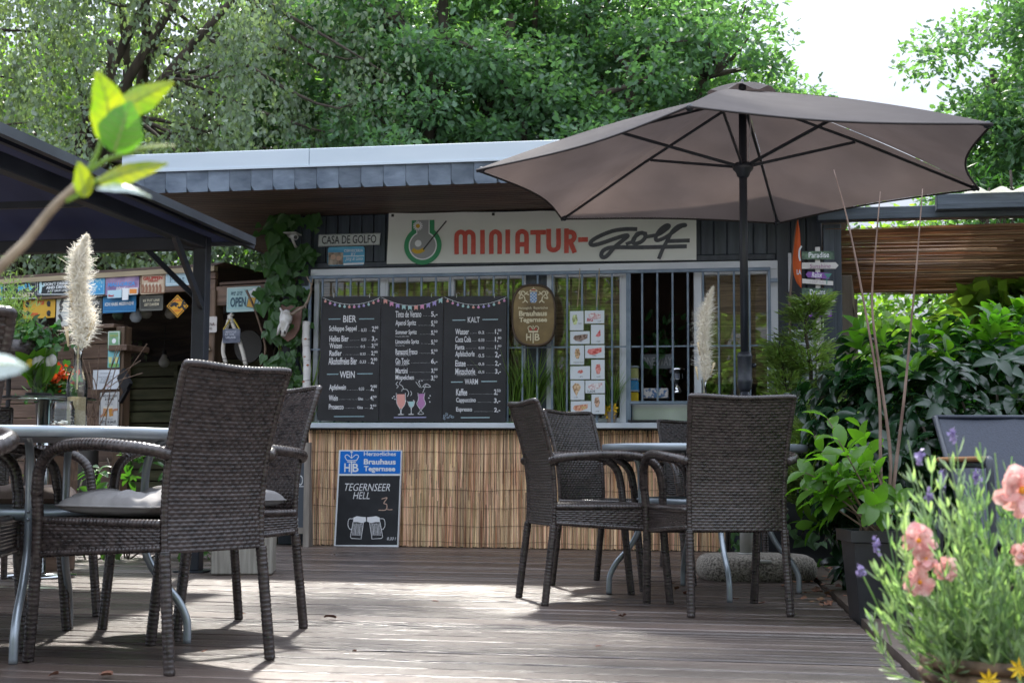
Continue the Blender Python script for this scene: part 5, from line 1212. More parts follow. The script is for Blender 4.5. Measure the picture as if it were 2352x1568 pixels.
T.part('stems', m, bark); n = 90; t = rg.random(n); Pp = np.stack([rg.normal(size=n)*.08*(.4+t), rg.normal(size=n)*.05, .05+t*.5], 1); link('leaves', leafmesh('leaves', Pp, unit(rg.normal(size=(n, 3))+[0, 0, .5]), unit(rg.normal(size=(n, 3))), .09, 'laurel', ivy_l), T.e)
for q, (y_, c, cl) in enumerate(((1165, (.5, .5, .2), 'green lidded sweets tub, upper of the stack at the window post'), (1250, (.05, .3, .6), 'blue sweets tub, second of the stack at the window post'), (1330, (.7, .5, .02), 'yellow sweets tub, third of the stack at the window post'), (1425, (.1, .35, .6), 'blue starred sweets tub lowest at the window post'))):
    u, z = ink(918, y_+38, .02); T = Thing('sweets_tub', cl, 'tub', K, (u, .1, z), 'plastic tubs of sweets inside the hatch'); m = MB(); m.box(u-.03, u+.04, .1, .18, z, z+.085, .01); T.part('tub', m, plain(c, .35)); m = MB(); m.box(u-.034, u+.044, .096, .184, z+.086, z+.1, .005); T.part('lid', m, plain((.45, .5, .6), .3))
a = ink(890, 1508, -.1); b = ink(1118, 1494, -.1); m = MB(); m.box(a[0], b[0], -.125, -.015, SILL+.003, SILL+.018, .004)
solo('serving_tray', 'flat black tray on the counter under the serving hatch', 'tray', m, BLACK, K, (a[0], -.07, SILL))
u, z = K.px(704, 958, -.06); T = Thing('traffic_cone', 'tiny orange cone at the left end of the counter', 'cone', K, (u, -.06, SILL)); m = MB(); m.box(u-.03, u+.03, -.09, -.03, SILL, SILL+.006); T.part('foot', m, plain((.6, .12, .02))); m = MB(); m.lathe([(.024, .006), (.006, .085)], 12, (u, -.06, SILL)); T.part('cone', m, plain((.7, .15, .03)), True)
# ---- right side: post papers, flag, signpost ----
def d6(x, y): return ((x/2.613+1860)*.91875, (y/2.613+560)*.91875)
for k, (x0, x1, y0, y1, lb) in enumerate(((290, 458, 690, 804, 'white notice plate on the right corner post, uppermost behind the conifer'), (230, 470, 818, 920, 'white round cornered notice plate behind the conifer trunk'), (230, 466, 938, 1040, 'white notice plate on the right corner, lowest behind the conifer'))):
    T, p = sign('notice_plate', lb, 'sign', K, d6, ((x0, y0), (x1, y0), (x1, y1), (x0, y1)), -.02, card, rounded=.015)
    m = MB(); 
    for q in range(4): p.s(m, [(x0+20, y0+22+q*20), (x1-30-q*13, y0+22+q*20)], .006, False)
    T.part('print', m, plain((.3, .35, .45)))
m = MB(); a = K.px(*d6(288, 190), -.015); b = K.px(*d6(312, 440), -.015); m.box(a[0], b[0], -.018, -.008, b[1], a[1]); solo('edge_strip', 'narrow white strip on the dark post left of the orange flag', 'strip', m, white_frame, K, (a[0], -.015, b[1]))
Qf = lambda x, y: K.px(*d6(x, y), -.25)
T = Thing('beach_flag', 'narrow orange feather flag leaning at the right corner of the kiosk', 'flag', K, (Qf(300, 700)[0], -.25, 0))
m = MB(); m.tube([(Qf(295, 700)[0], -.25, 0), (Qf(298, 500)[0], -.25, Qf(298, 500)[1]), (Qf(330, 100)[0], -.25, Qf(330, 100)[1]), (Qf(352, -60)[0], -.25, Qf(352, -60)[1])], .009, 8); T.part('pole', m, plain((.18, .13, .1), .5), True)
Lf = [(350, -30), (336, 60), (325, 160), (318, 250), (325, 330), (345, 385), (374, 420)]; Rt_ = [(352, -30), (366, 60), (370, 160), (373, 250), (375, 330), (376, 385), (375, 421)]
m = MB(); G = [[(Qf(*a)[0]*(1-t)+Qf(*b)[0]*t, -.262-.012*sin(pi*t), Qf(*a)[1]*(1-t)+Qf(*b)[1]*t) for t in np.linspace(0, 1, 6)] for a, b in zip(smooth_pts(Lf, 3), smooth_pts(Rt_, 3))]
m.grid(G); T.part('cloth', m, mat('flag_orange', (.78, .13, .02), (.85, .17, .03), .6, sc_=(3, 3, 3), trans=.3), True)
m = MB(); p = Pn(lambda x, y: Qf(x, y), -.277); p.t(m, 'LA', 344, 373, 300, 333, .03); p.s(m, [(374, 150), (362, 175), (360, 215), (366, 240)], .012); T.part('lettering', m, WHITE)
Qs = lambda x, y: K.px(*d6(x, y), -.52)
T = Thing('arrow_signpost', 'pale wooden post with purple and white arrow boards at the pergola', 'signpost', K, (Qs(480, 600)[0], -.52, 0))
m = MB(); a = Qs(464, 150); b = Qs(496, 150); m.box(a[0], b[0], -.52, -.5, 0, a[1], .003); T.part('post', m, mat('pale_board', (.45, .43, .4), (.58, .56, .53), .6, sc_=(4, 4, 20)))
boards = [(((378, 180), (590, 178), (590, 233), (378, 233)), mat('leaf_print', (.015, .04, .03), (.12, .2, .12), .5, sc_=(30, 30, 30)), 'Paradise', (422, 555, 186, 222), WHITE),
 (((378, 254), (598, 252), (617, 272), (598, 293), (378, 293)), mat('pale_board', (0, 0, 0)), 'Sunshine', (428, 568, 262, 290), plain((.25, .1, .2))),
 (((402, 330), (418, 313), (560, 322), (556, 360), (418, 350)), plain((.17, .06, .28)), 'Relax', (442, 512, 316, 350), WHITE),
 (((380, 358), (582, 375), (582, 402), (380, 388)), mat('pale_board', (0, 0, 0)), '1 CUP ICE', (432, 520, 368, 388), plain((.4, .35, .38))),
 (((378, 420), (582, 420), (582, 470), (378, 470)), mat('leaf_print', (0, 0, 0)), 'Dreams', (430, 530, 428, 462), WHITE),
 (((400, 492), (580, 492), (602, 508), (580, 524), (400, 524)), mat('pale_board', (0, 0, 0)), 'Garden', (470, 552, 496, 520), plain((.3, .25, .3))),
 (((380, 553), (572, 553), (572, 606), (380, 606)), plain((.2, .07, .33)), 'Enjoy a smile', (392, 560, 566, 600), WHITE)]
for k, (Qd, bm, st, (x0, x1, y0, y1), tm) in enumerate(boards):
    m = MB(); m.prism([Qs(*p) for p in Qd][::-1], -.535, -.521); bo_ = T.part('arrow_board', m, bm); m = MB(); Pn(Qs, -.5362).t(m, st, x0, x1, y0, y1, .006, .15 if k in (1, 5, 2) else 0)
    link('lettering', m.mesh('lettering', tm, T.o), bo_)
m = MB(); poly(m, [Qs(522, 325), Qs(574, 325), Qs(550, 356)], -.5365); poly(m, [Qs(538, 350), Qs(544, 350), Qs(543, 395), Qs(537, 395)], -.5365); T.part('cocktail_cutout', m, plain((.05, .2, .17)))
# wall lantern
u, z = K.px(*d6(540, 785), -.1); T = Thing('lantern', 'small green topped lantern with white glass at the pergola post', 'lantern', K, (u, -.1, z)); r_ = .043
m = MB(); m.lathe([(r_*.8, 0), (r_, .015), (r_*1.05, .09)], 14, (u, -.1, z)); T.part('glass', m, plain((.6, .62, .62), .2), True)
m = MB(); m.lathe([(r_*1.35, .09), (r_*.9, .115), (r_*.45, .13), (r_*.45, .15), (.004, .16)], 14, (u, -.1, z)); T.part('cap', m, plain((.09, .14, .12), .4), True); m = MB(); m.tube([(u, -.1, z+.155), (u-.05, -.06, z+.17), (u-.12, -.02, z+.16)], .006, 6); T.part('bracket', m, BLACK)
# ---- right pergola ----
T = Thing('pergola', 'lean-to pergola with hanging reed ceiling at the right of the kiosk', 'pergola', K, (UR+.1, -.3, 0))
bz = K.px(2100, 490, -.3)[1]
m = MB(); m.box(UR-.04, UR+4.2, -.36, -.24, bz-.045, bz+.045, .005); T.part('beam', m, navy_woodh)
ux = K.px(2152, 470, -.5)[0]; uz = K.px(2200, 480, -.5)[1]
m = MB(); m.box(ux, UR+4.2, -.5, -.38, uz+.0, uz+.11, .005); T.part('upper_beam', m, navy_woodh)
m = MB(); m.box(UR+.0, UR+.13, -.22, -.1, 0, bz-.05, .005); T.part('post', m, navy_wood)
m = MB(); m.box(UR+3.6, UR+3.74, -.22, -.1, 0, bz-.05, .005); T.part('post', m, navy_wood)
m = MB(); nn = 60; G = []
for i in range(160):
    u_ = UR+1.0+i*.02; G.append([(u_, -.55, uz+.125+.018*sin(i*2*pi/8)), (u_, 3.5, uz+.62+.018*sin(i*2*pi/8))])
m.grid(G); T.part('corrugated_sheet', m, mat('corrugated', (.42, .42, .36), (.6, .6, .52), .5, sc_=(3, 3, 3), trans=.6), True)
m = MB(); u_ = -.2; rg = np.random.default_rng(12)
z_ = bz-.09; yy_ = -.22
while yy_ < 3.6:
    sag = .05*sin((yy_+.2)*1.1)
    for q in range(3):
        a = UR+.02+q*1.4+rg.normal()*.1; b = a+1.5+rg.random()*.6; r_ = rg.uniform(.003, .006); dz = rg.normal()*.006-sag
        zc = z_-.012*(yy_+.2)
        m.add([(max(a, UR+.01), yy_-r_, zc+dz), (max(a, UR+.01), yy_, zc+dz-r_), (max(a, UR+.01), yy_+r_, zc+dz), (b, yy_-r_, zc+dz+rg.normal()*.01), (b, yy_, zc+dz-r_), (b, yy_+r_, zc+dz)], [(0, 1, 4, 3), (1, 2, 5, 4), (0, 3, 5, 2)])
    yy_ += .0095
T.part('reed_ceiling', m, reedh, kind='stuff')
yb2 = 3.5; a = K.px(2030, 655, yb2); m = MB(); m.tube([(a[0], yb2, a[1]), (a[0]+1.2, yb2, a[1]+.02), (a[0]+3.4, yb2, a[1]+.02)], .05, 12)
for q in range(6): m.tube([(a[0]+.3+q*.55, yb2, a[1]+.008), (a[0]+.32+q*.55, yb2, a[1]+.008)], .055, 12)
T.part('bamboo_pole', m, mat('bamboo', (.06, .05, .035), (.12, .1, .07), .5, sc_=(4, 20, 20)), True)
# standing wooden frame
Qw = lambda x, y: K.px(*d6(x, y), 1.4)
T = Thing('wooden_frame', 'weathered upright wooden frame with a painted panel under the pergola', 'panel', K, (Qw(680, 830)[0], 1.4, 0))
a, b, c_, d = Qw(632, 338), Qw(740, 425), Qw(740, 830), Qw(628, 840)
m = MB(); w3 = .09; m.box(a[0], a[0]+w3, 1.36, 1.42, 0, a[1], .006); T.part('stile', m, grey_wood)
m = MB(); m.add([(a[0]+w3, 1.38, a[1]-.01), (b[0], 1.75, a[1]-.16), (b[0], 1.75, a[1]-.3), (a[0]+w3, 1.38, a[1]-.22), (a[0]+w3, 1.42, a[1]-.01), (b[0], 1.79, a[1]-.16), (b[0], 1.79, a[1]-.3), (a[0]+w3, 1.42, a[1]-.22)], [(0, 3, 2, 1), (4, 5, 6, 7), (0, 1, 5, 4), (3, 7, 6, 2), (0, 4, 7, 3), (1, 2, 6, 5)]); T.part('rail', m, grey_wood)
m = MB(); m.box(b[0]-.03, b[0]+.02, 1.72, 1.8, 0, a[1]-.16); T.part('stile', m, grey_wood)
m = MB(); m.add([(a[0]+w3, 1.4, .1), (b[0]-.03, 1.76, .1), (b[0]-.03, 1.76, a[1]-.3), (a[0]+w3, 1.4, a[1]-.22)], [(0, 1, 2, 3)]); T.part('painted_panel', m, mat('painted_leaves', (.02, .05, .03), (.3, .25, .15), .6, sc_=(22, 22, 22)))
# ================= bar hut at the back left =================
def d1(x, y): return ((x/2.904)*.91875, (y/2.904+560)*.91875)
def dD(x, y): return ((x/5.113)*.91875, (y/5.113+640)*.91875)
hl = BF.px(-20, 640)[0]-1.6; hr = BF.px(606, 655)[0]
zt0 = BF.px(250, 631)[1]; zt1 = BF.px(250, 640)[1]; zb = BF.px(250, 675)[1]
T = Thing('bar_hut', 'dark timber bar hut hung with tin signs at the back left', 'hut', BF, (0, 0, 0))
hm = BF.px(500, 630)[0]
m = MB(); m.box(hl, hm, -.05, .0, zt0-.03, zt0+.012); T.part('roof_edge_board', m, mat('pine_edge', (.3, .24, .15), (.42, .34, .22), .6, sc_=(2, 12, 12)))
for k, (z0, z1) in enumerate(((zb-.02, (zb+zt0)/2-.013), ((zb+zt0)/2-.01, zt0-.035))):
    m = MB(); m.box(hl, hm, -.03, .01, z0, z1, .004); T.part('fascia_plank', m, old_wood)
m = MB(); m.add([(hl, -.05, zt0+.015), (hm, -.05, zt0+.015), (hm, 2.6, zt0-.05), (hl, 2.6, zt0-.05), (hl, -.05, zt0+.035), (hm+.1, -.05, zt0+.035), (hm+.1, 2.6, zt0-.03), (hl, 2.6, zt0-.03)], [(0, 3, 2, 1), (4, 5, 6, 7), (0, 1, 5, 4), (1, 2, 6, 5), (2, 3, 7, 6), (3, 0, 4, 7)]); T.part('roof', m, soffit_wood)
for k in range(9):   # thin roof battens seen at the right end
    m = MB(); m.box(hm+.02, hm+.9-.0*k, .0+k*.2, .05+k*.2, zt0-.14-.012*k, zt0-.12-.012*k); T.part('roof_batten', m, old_wood)
m = MB(); m.box(hm, hr+.1, -.02, .02, BF.px(560, 700)[1]+.0, BF.px(560, 655)[1], .004); T.part('side_beam', m, old_wood)
pu0, pu1 = BF.px(467, 750)[0], BF.px(500, 750)[0]
m = MB(); m.box(pu0, pu1, -.04, .08, 0, zb-.02, .006); T.part('post', m, post_wood)
wl0 = BF.px(274, 850)[0]
m = MB(); m.box(wl0-.0, wl0+.09, -.06, .04, 0, BF.px(270, 752)[1], .005); T.part('post', m, post_wood)
z = .02; ztop = BF.px(200, 758)[1]
while z < ztop-.06:
    m = MB(); h = .118; m.box(hl, wl0-.003, .0+random.uniform(-.004, .004), .02, z, min(z+h, ztop), .004); T.part('wall_plank', m, old_wood); z += h+.006
m = MB(); m.box(hl, wl0, -.09, .1, ztop, ztop+.035, .005); T.part('counter_rail', m, old_wood)
m = MB(); m.box(hl, wl0, 2.3, 2.4, 0, zt0); T.part('rear_wall', m, mat('tarred_wood', (.03, .022, .018), (.08, .055, .042), .8, sc_=(2, 2, 14)))
zl = BF.px(350, 782, 1.6)[1]
m = MB(); m.box(BF.px(285, 700, 1.5)[0], hr+.4, 1.5, 1.56, zl, zt0-.08); T.part('hanging_wall', m, mat('tarred_wood', (0, 0, 0)))
m = MB(); m.box(hm, hr+.5, .1, 1.5, zb-.05, zb-.02); T.part('side_roof', m, soffit_wood)
# slat fence behind
FY = 2.2
fu0, fu1 = BF.px(276, 900, FY)[0], BF.px(640, 900, FY)[0]
Tf = Thing('slat_fence', 'mossy horizontal slat fence with light between its boards', 'fence', BF, (fu0, FY, 0))
z = .1; zt_ = BF.px(350, 832, FY)[1]; k = 0
while z < zt_-.05:
    m = MB(); m.box(fu0-.3, fu1, FY+(.02 if k % 2 else 0), FY+(.03 if k % 2 else .012), z, z+.105, .003); Tf.part('slat', m, mossy_wood); z += .118; k += 1
m = MB(); m.box(fu0-.3, fu1, FY-.03, FY+.05, zt_-.04, zt_, .004); Tf.part('top_rail', m, mossy_wood)
for q in range(5):
    m = MB(); uu_ = fu0+.08+q*.62; m.box(uu_, uu_+.045, FY-.035, FY-.002, 0, zt_-.04); Tf.part('batten', m, mossy_wood)
# tin signs
def tin(label, conv, x0, y0, x1, y1, col, off=-.035, r=.012, **k_):
    return sign('tin_sign', label, 'sign', BF, conv, ((x0, y0), (x1, y0), (x1, y1), (x0, y1)), off, col, .004, rounded=r)
def border(p, x0, y0, x1, y1, wd=.006, col=None, T=None, g=7):
    m = MB(); p.s(m, [(x0+g, y0+g), (x1-g, y0+g), (x1-g, y1-g), (x0+g, y1-g), (x0+g, y0+g)], wd, False); T.part('border', m, col or WHITE)
def tx(T, p, items, col, name='lettering', d=.0006):
    m = MB(); p2 = Pn(p.fn, p.y-d)
    for it in items: p2.t(m, *it)
    T.part(name, m, col)
ink_blue = plain((.03, .3, .6)); cy = plain((.1, .45, .7)); blk_ = mat('tin_black', (.012, .016, .02), (.03, .035, .04), .35, sc_=(6, 6, 6)); cream2 = plain((.62, .56, .4))
T, p = tin('cropped blue and yellow tin sign at the very left edge of the hut fascia', dD, -120, 345, 28, 560, ink_blue); tx(T, p, [('A', -10, 18, 400, 520, .04)], plain((.7, .55, .1)))
T, p = tin('black tin sign reading beach party with a palm tree', dD, 50, 330, 465, 545, blk_); border(p, 50, 330, 465, 545, T=T)
tx(T, p, [('Beach', 225, 352, 352, 430, .03, .2, .28)], cy); tx(T, p, [('PARTY', 235, 440, 468, 524, .05)], cream2)
m = MB(); p.y -= .0006; p.s(m, [(120, 505), (140, 450), (150, 405)], .02); 
for a in range(6): p.s(m, [(150, 405), (150+35*cos(a), 400+22*sin(a)-8), (150+58*cos(a), 405+38*sin(a))], .014)
T.part('palm', m, plain((.06, .22, .06))); m = MB(); p.p(m, [(365, 385), (435, 385), (400, 430)]); p.p(m, [(362, 350), (375, 350), (402, 445), (375, 445)]); T.part('cocktail', m, plain((.15, .5, .7))); 
m = MB(); p.p(m, [(62, 527), (190, 527), (190, 542), (62, 542)]); T.part('sticker', m, WHITE)
T, p = tin('dark tin sign warning not to drink and drive, partly behind the pampas', dD, 472, 298, 900, 495, blk_); border(p, 472, 298, 900, 495, T=T)
tx(T, p, [("DON'T DRINK", 570, 880, 332, 372, .04), ('AND DRIVE', 592, 850, 380, 416, .04), ('JUST SAUF UND', 608, 870, 428, 462, .02)], WHITE)
m = MB(); p.y -= .0006; p.c(m, 520, 345, 15); p.s(m, [(520, 360), (522, 410), (512, 460)], .03); p.s(m, [(522, 370), (558, 385), (560, 350)], .012); T.part('figure', m, plain((.5, .7, .75)))
T, p = tin('light blue number plate sign just right of the pampas plume', dD, 1105, 262, 1335, 490, mat('plate_blue', (.02, .25, .55), (.1, .45, .75), .35, sc_=(6, 6, 6))); border(p, 1105, 262, 1335, 490, T=T, col=plain((.4, .65, .75)))
m = MB(); p.y -= .0006; rg = np.random.default_rng(3)
for k in range(16): p.c(m, rg.uniform(1180, 1310), rg.uniform(300, 450), rg.uniform(5, 15))
T.part('picture', m, plain((.35, .62, .75)))
T, p = tin('purple tin sign reading Mallorca in blue letters', dD, 1355, 245, 1772, 478, mat('tin_purple', (.16, .1, .25), (.5, .35, .5), .4, sc_=(9, 9, 9))); tx(T, p, [('MALLORCA', 1375, 1735, 332, 385, .05, .2)], plain((.1, .3, .65))); tx(T, p, [('Island', 1485, 1600, 392, 432, .01, .3)], WHITE)
for lb, x0, y0, x1, y1, c, st, tc_ in (('small beer card overlapping the lower left corner of the Mallorca sign', 1375, 440, 1552, 530, plain((.45, .65, .75)), 'Beer', plain((.5, .03, .03))), ('narrow white note hanging below the Mallorca sign', 1565, 412, 1637, 558, WHITE, '', None), ('small orange card at the lower right corner of the Mallorca sign', 1645, 408, 1760, 490, plain((.72, .7, .66)), '', None)):
    T, p = tin(lb, dD, x0, y0, x1, y1, c, -.045, .004)
    if st: tx(T, p, [(st, x0+12, x0+85, y0+48, y1-10, .03)], tc_)
    if x0 == 1645: m = MB(); p.p(m, [(1655, 420), (1748, 420), (1748, 478), (1655, 478)]); T.part('print', m, plain((.75, .25, .04)))
T, p = tin('cream tin sign reading group therapy over a row of raised glasses', dD, 1800, 228, 2105, 475, mat('tin_cream', (.45, .33, .22), (.62, .5, .36), .45, sc_=(7, 7, 7))); border(p, 1800, 228, 2105, 475, T=T, col=plain((.2, .09, .04)), wd=.01)
tx(T, p, [('GRUPPEN', 1830, 2078, 258, 306, .05), ('THERAPIE', 1885, 2020, 306, 332, .03)], plain((.4, .05, .03)))
m = MB(); p.y -= .0006
for k in range(6): x = 1828+k*44; p.s(m, [(x, 460), (x+6, 410), (x-4, 375)], .022); 
T.part('hands', m, plain((.3, .14, .08))); m = MB()
for k in range(5): x = 1852+k*44; p.p(m, [(x-9, 345), (x+9, 345), (x+6, 385), (x-6, 385)])
T.part('glasses', m, plain((.68, .62, .5)))
T, p = tin('pale blue sign with dark letters cut off by the gazebo post', dD, 2120, 208, 2500, 365, mat('tin_pale', (.35, .5, .56), (.45, .6, .66), .5, sc_=(5, 5, 5))); border(p, 2120, 208, 2500, 365, T=T, wd=.004); tx(T, p, [('Pfiat di', 2175, 2470, 250, 330, -.01)], plain((.1, .16, .22)))
T, p = tin('yellow and red flag sign with four dark heads, second row', dD, 300, 565, 700, 785, mat('flag_yellow', (.65, .3, .02), (.75, .55, .05), .4, sc_=(3, 3, 3)), .0)
m = MB(); p.y -= .0006; p.p(m, [(480, 568), (570, 568), (560, 622), (470, 622)]); p.p(m, [(400, 725), (490, 725), (480, 780), (390, 780)]); T.part('stripes', m, plain((.6, .1, .02)))
m = MB()
for x, y in ((350, 615), (622, 605), (355, 735), (622, 725)): p.c(m, x, y, 26, .0006); p.p(m, [(x-12, y+15), (x+18, y+15), (x+24, y+40), (x-18, y+40)], .0006)
T.part('heads', m, plain((.02, .02, .025)))
T, p = tin('tall white framed sign half behind the pampas plume', dD, 725, 545, 870, 985, mat('tin_white', (.5, .5, .48), (.65, .65, .62), .5, sc_=(4, 4, 4)), .0); m = MB(); p.s(m, [(800, 560), (775, 620), (790, 660), (770, 700)], .03); p.s(m, [(760, 760), (790, 820)], .03); T.part('print', m, plain((.05, .05, .05)))
T, p = tin('dark sign with a beer glass right of the pampas, second row', dD, 1145, 540, 1298, 925, blk_, .0); border(p, 1145, 540, 1298, 925, T=T, col=plain((.18, .16, .12))); tx(T, p, [('OPEN', 1160, 1270, 575, 622, .02)], plain((.6, .6, .58)))
m = MB(); p.y -= .0006; p.p(m, [(1175, 712), (1228, 712), (1220, 838), (1185, 838)]); T.part('beer', m, plain((.6, .25, .02))); m = MB(); p.p(m, [(1170, 690), (1230, 690), (1228, 712), (1175, 712)]); p.p(m, [(1150, 845), (1235, 845), (1235, 865), (1150, 865)]); T.part('foam', m, WHITE)
T, p = tin('blue sign in white capitals about missing the sea', dD, 1318, 522, 1735, 710, mat('tin_blue', (.01, .13, .33), (.03, .22, .48), .4, sc_=(2, 2, 9)), .0, .003); border(p, 1318, 522, 1735, 710, T=T, wd=.004, col=plain((.1, .35, .55))); tx(T, p, [('ICH HABE MEERWEH!', 1342, 1708, 588, 632, .03)], WHITE)
T, p = tin('dark green tin sign below the group therapy one', dD, 1785, 505, 2082, 692, mat('tin_dark', (.03, .03, .025), (.1, .1, .08), .4, sc_=(8, 8, 8)), .0); border(p, 1785, 505, 2082, 692, T=T, wd=.005, col=plain((.25, .25, .22)))
tx(T, p, [('ES TUT UNS', 1830, 2040, 550, 580, .02), ('LEIT DAHEIM', 1845, 2030, 600, 635, .02)], cream2)
# diamond warning sign
Qc = lambda x, y: BF.px(*dD(x, y), -.03)
T = Thing('diamond_sign', 'yellow diamond warning sign with a bear chasing a running man', 'sign', BF, (Qc(2272, 790)[0], -.03, Qc(2272, 790)[1]))
m = MB(); m.prism([Qc(2132, 640), Qc(2272, 495), Qc(2410, 640), Qc(2272, 788)], -.034, -.03); T.part('board', m, mat('warn_yellow', (.72, .33, .01), (.8, .42, .02), .4, sc_=(4, 4, 4)))
p = Pn(Qc, -.036); m = MB(); p.s(m, [(2152, 640), (2272, 515), (2392, 640), (2272, 768), (2152, 640)], .008, False)
p.p(m, [(2175, 640), (2200, 600), (2240, 588), (2285, 605), (2290, 625), (2262, 628), (2268, 650), (2250, 650), (2235, 632), (2205, 650), (2190, 655)])
p.c(m, 2352, 572, 12); p.s(m, [(2348, 590), (2335, 625), (2345, 655), (2365, 680)], .02); p.s(m, [(2335, 630), (2305, 660), (2285, 655)], .016); p.s(m, [(2342, 600), (2365, 615), (2380, 600)], .012); T.part('silhouettes', m, BLACK)
tx(T, p, [('CANADA', 2225, 2325, 558, 580, .03), ('CONTROL', 2225, 2320, 688, 708, .03)], plain((.6, .08, .02)))
# we are open
T, p = tin('pale blue tin sign reading we are open with a foaming beer mug', d1, 1648, 462, 1888, 630, mat('tin_mint', (.3, .5, .52), (.42, .62, .62), .45, sc_=(5, 5, 5)), -.05); border(p, 1648, 462, 1888, 630, T=T, wd=.006, col=plain((.62, .66, .6)), g=3)
tx(T, p, [('we are', 1672, 1762, 488, 518, 0, .25), ('OPEN', 1672, 1786, 530, 602, .04)], plain((.03, .09, .13)))
m = MB(); p.y -= .0006; p.p(m, [(1808, 530), (1858, 535), (1842, 606), (1792, 598)]); T.part('beer', m, plain((.62, .36, .05)))
m = MB(); 
for x, y, r_ in ((1822, 500, 16), (1845, 485, 16), (1862, 500, 15), (1840, 508, 18), (1820, 518, 12)): p.c(m, x, y, r_)
T.part('foam', m, WHITE); m = MB(); p.y -= .0006; p.s(m, [(1806, 528), (1790, 600), (1842, 610), (1860, 536)], .006, False); p.s(m, [(1858, 545), (1875, 535), (1876, 570), (1850, 585)], .007); p.s(m, [(1778, 478), (1845, 610)], .004, False); T.part('outline', m, plain((.03, .09, .13)))
T, p = tin('rusty white tin sign on the post right of the gazebo post', d1, 1440, 675, 1572, 785, mat('rust_white', (.3, .12, .08), (.58, .55, .52), .6, sc_=(25, 25, 25), ramp=(.3, .42)), -.06); tx(T, p, [('HAVANA', 1455, 1560, 715, 740, .02), ('CLUB', 1470, 1540, 750, 768, .0)], plain((.12, .1, .1)))
T, p = tin('green tin sign with a golf ball at the end post of the plank wall', d1, 785, 778, 868, 905, mat('tin_green', (.1, .25, .13), (.3, .5, .3), .5, sc_=(7, 7, 7)), -.075); border(p, 785, 778, 868, 905, T=T, wd=.006, g=4)
m = MB(); p.y -= .0006; p.c(m, 828, 848, 15); p.p(m, [(795, 885), (860, 885), (860, 896), (795, 896)]); T.part('golf_ball', m, WHITE); tx(T, p, [('GOLF', 798, 858, 800, 818, .04)], plain((.35, .4, .1)))
T, p = tin('aqua tin sign with two drinks just below the green one', d1, 785, 912, 866, 1040, mat('tin_aqua', (.15, .45, .5), (.3, .62, .65), .5, sc_=(3, 3, 3)), -.075, .004)
m = MB(); p.y -= .0006; 
for x in (800, 846): p.p(m, [(x-14, 965), (x+14, 965), (x+9, 1008), (x-9, 1008)])
T.part('drinks', m, plain((.62, .6, .25))); m = MB(); p.p(m, [(788, 1012), (863, 1012), (863, 1038), (788, 1038)]); T.part('grass_strip', m, plain((.2, .42, .12)))
T, p = tin('white text board on the plank wall under the drinks sign', d1, 676, 1060, 862, 1196, card, -.08, .003); tx(T, p, [('MIT FREUNDEN', 728, 812, 1078, 1087, 0), ('DAS SCHÖNSTE', 714, 824, 1100, 1115, 0), ('IM LEBEN', 735, 805, 1119, 1134, 0), ('ERLEBT MAN', 724, 818, 1138, 1154, 0)], plain((.2, .24, .27)))
tx(T, p, [('~ offline ~', 745, 808, 1162, 1180, .0, .2)], plain((.5, .15, .15)), 'red_script')
T, p = tin('tall white saying board with two beer mugs on the plank wall', d1, 726, 1218, 858, 1482, mat('saying_board', (.55, .56, .55), (.66, .67, .66), .5, sc_=(4, 4, 4)), -.08, .004); border(p, 726, 1218, 858, 1482, T=T, wd=.006, col=plain((.05, .05, .05)), g=2)
tx(T, p, [('WO ICH GEH', 740, 848, 1236, 1256, .03), ('& STEH', 762, 825, 1262, 1280, .03), ('TUT MIR DIE', 768, 814, 1290, 1297, 0), ('GURGEL WEH', 762, 818, 1303, 1310, 0), ('DRUM WILL ICH', 760, 820, 1410, 1417, 0), ('SITZ & SAUF,', 736, 846, 1424, 1448, .03), ('BIS ZUM', 765, 815, 1454, 1462, 0), ('SCHWANZ AUF', 736, 846, 1466, 1478, .02)], plain((.05, .05, .06)))
m = MB(); p.y -= .0006; p.p(m, [(752, 1335), (782, 1340), (772, 1396), (745, 1392)]); p.p(m, [(788, 1340), (818, 1335), (822, 1390), (795, 1396)]); T.part('beer', m, plain((.6, .28, .05))); m = MB(); p.p(m, [(750, 1322), (786, 1326), (782, 1342), (750, 1336)]); p.p(m, [(786, 1326), (820, 1320), (820, 1336), (788, 1341)]); T.part('foam', m, plain((.75, .7, .6)))
m = MB(); p.s(m, [(734, 1396), (752, 1375), (762, 1350)], .015); p.s(m, [(850, 1345), (826, 1350), (815, 1370)], .018); T.part('hands', m, plain((.5, .25, .15)))
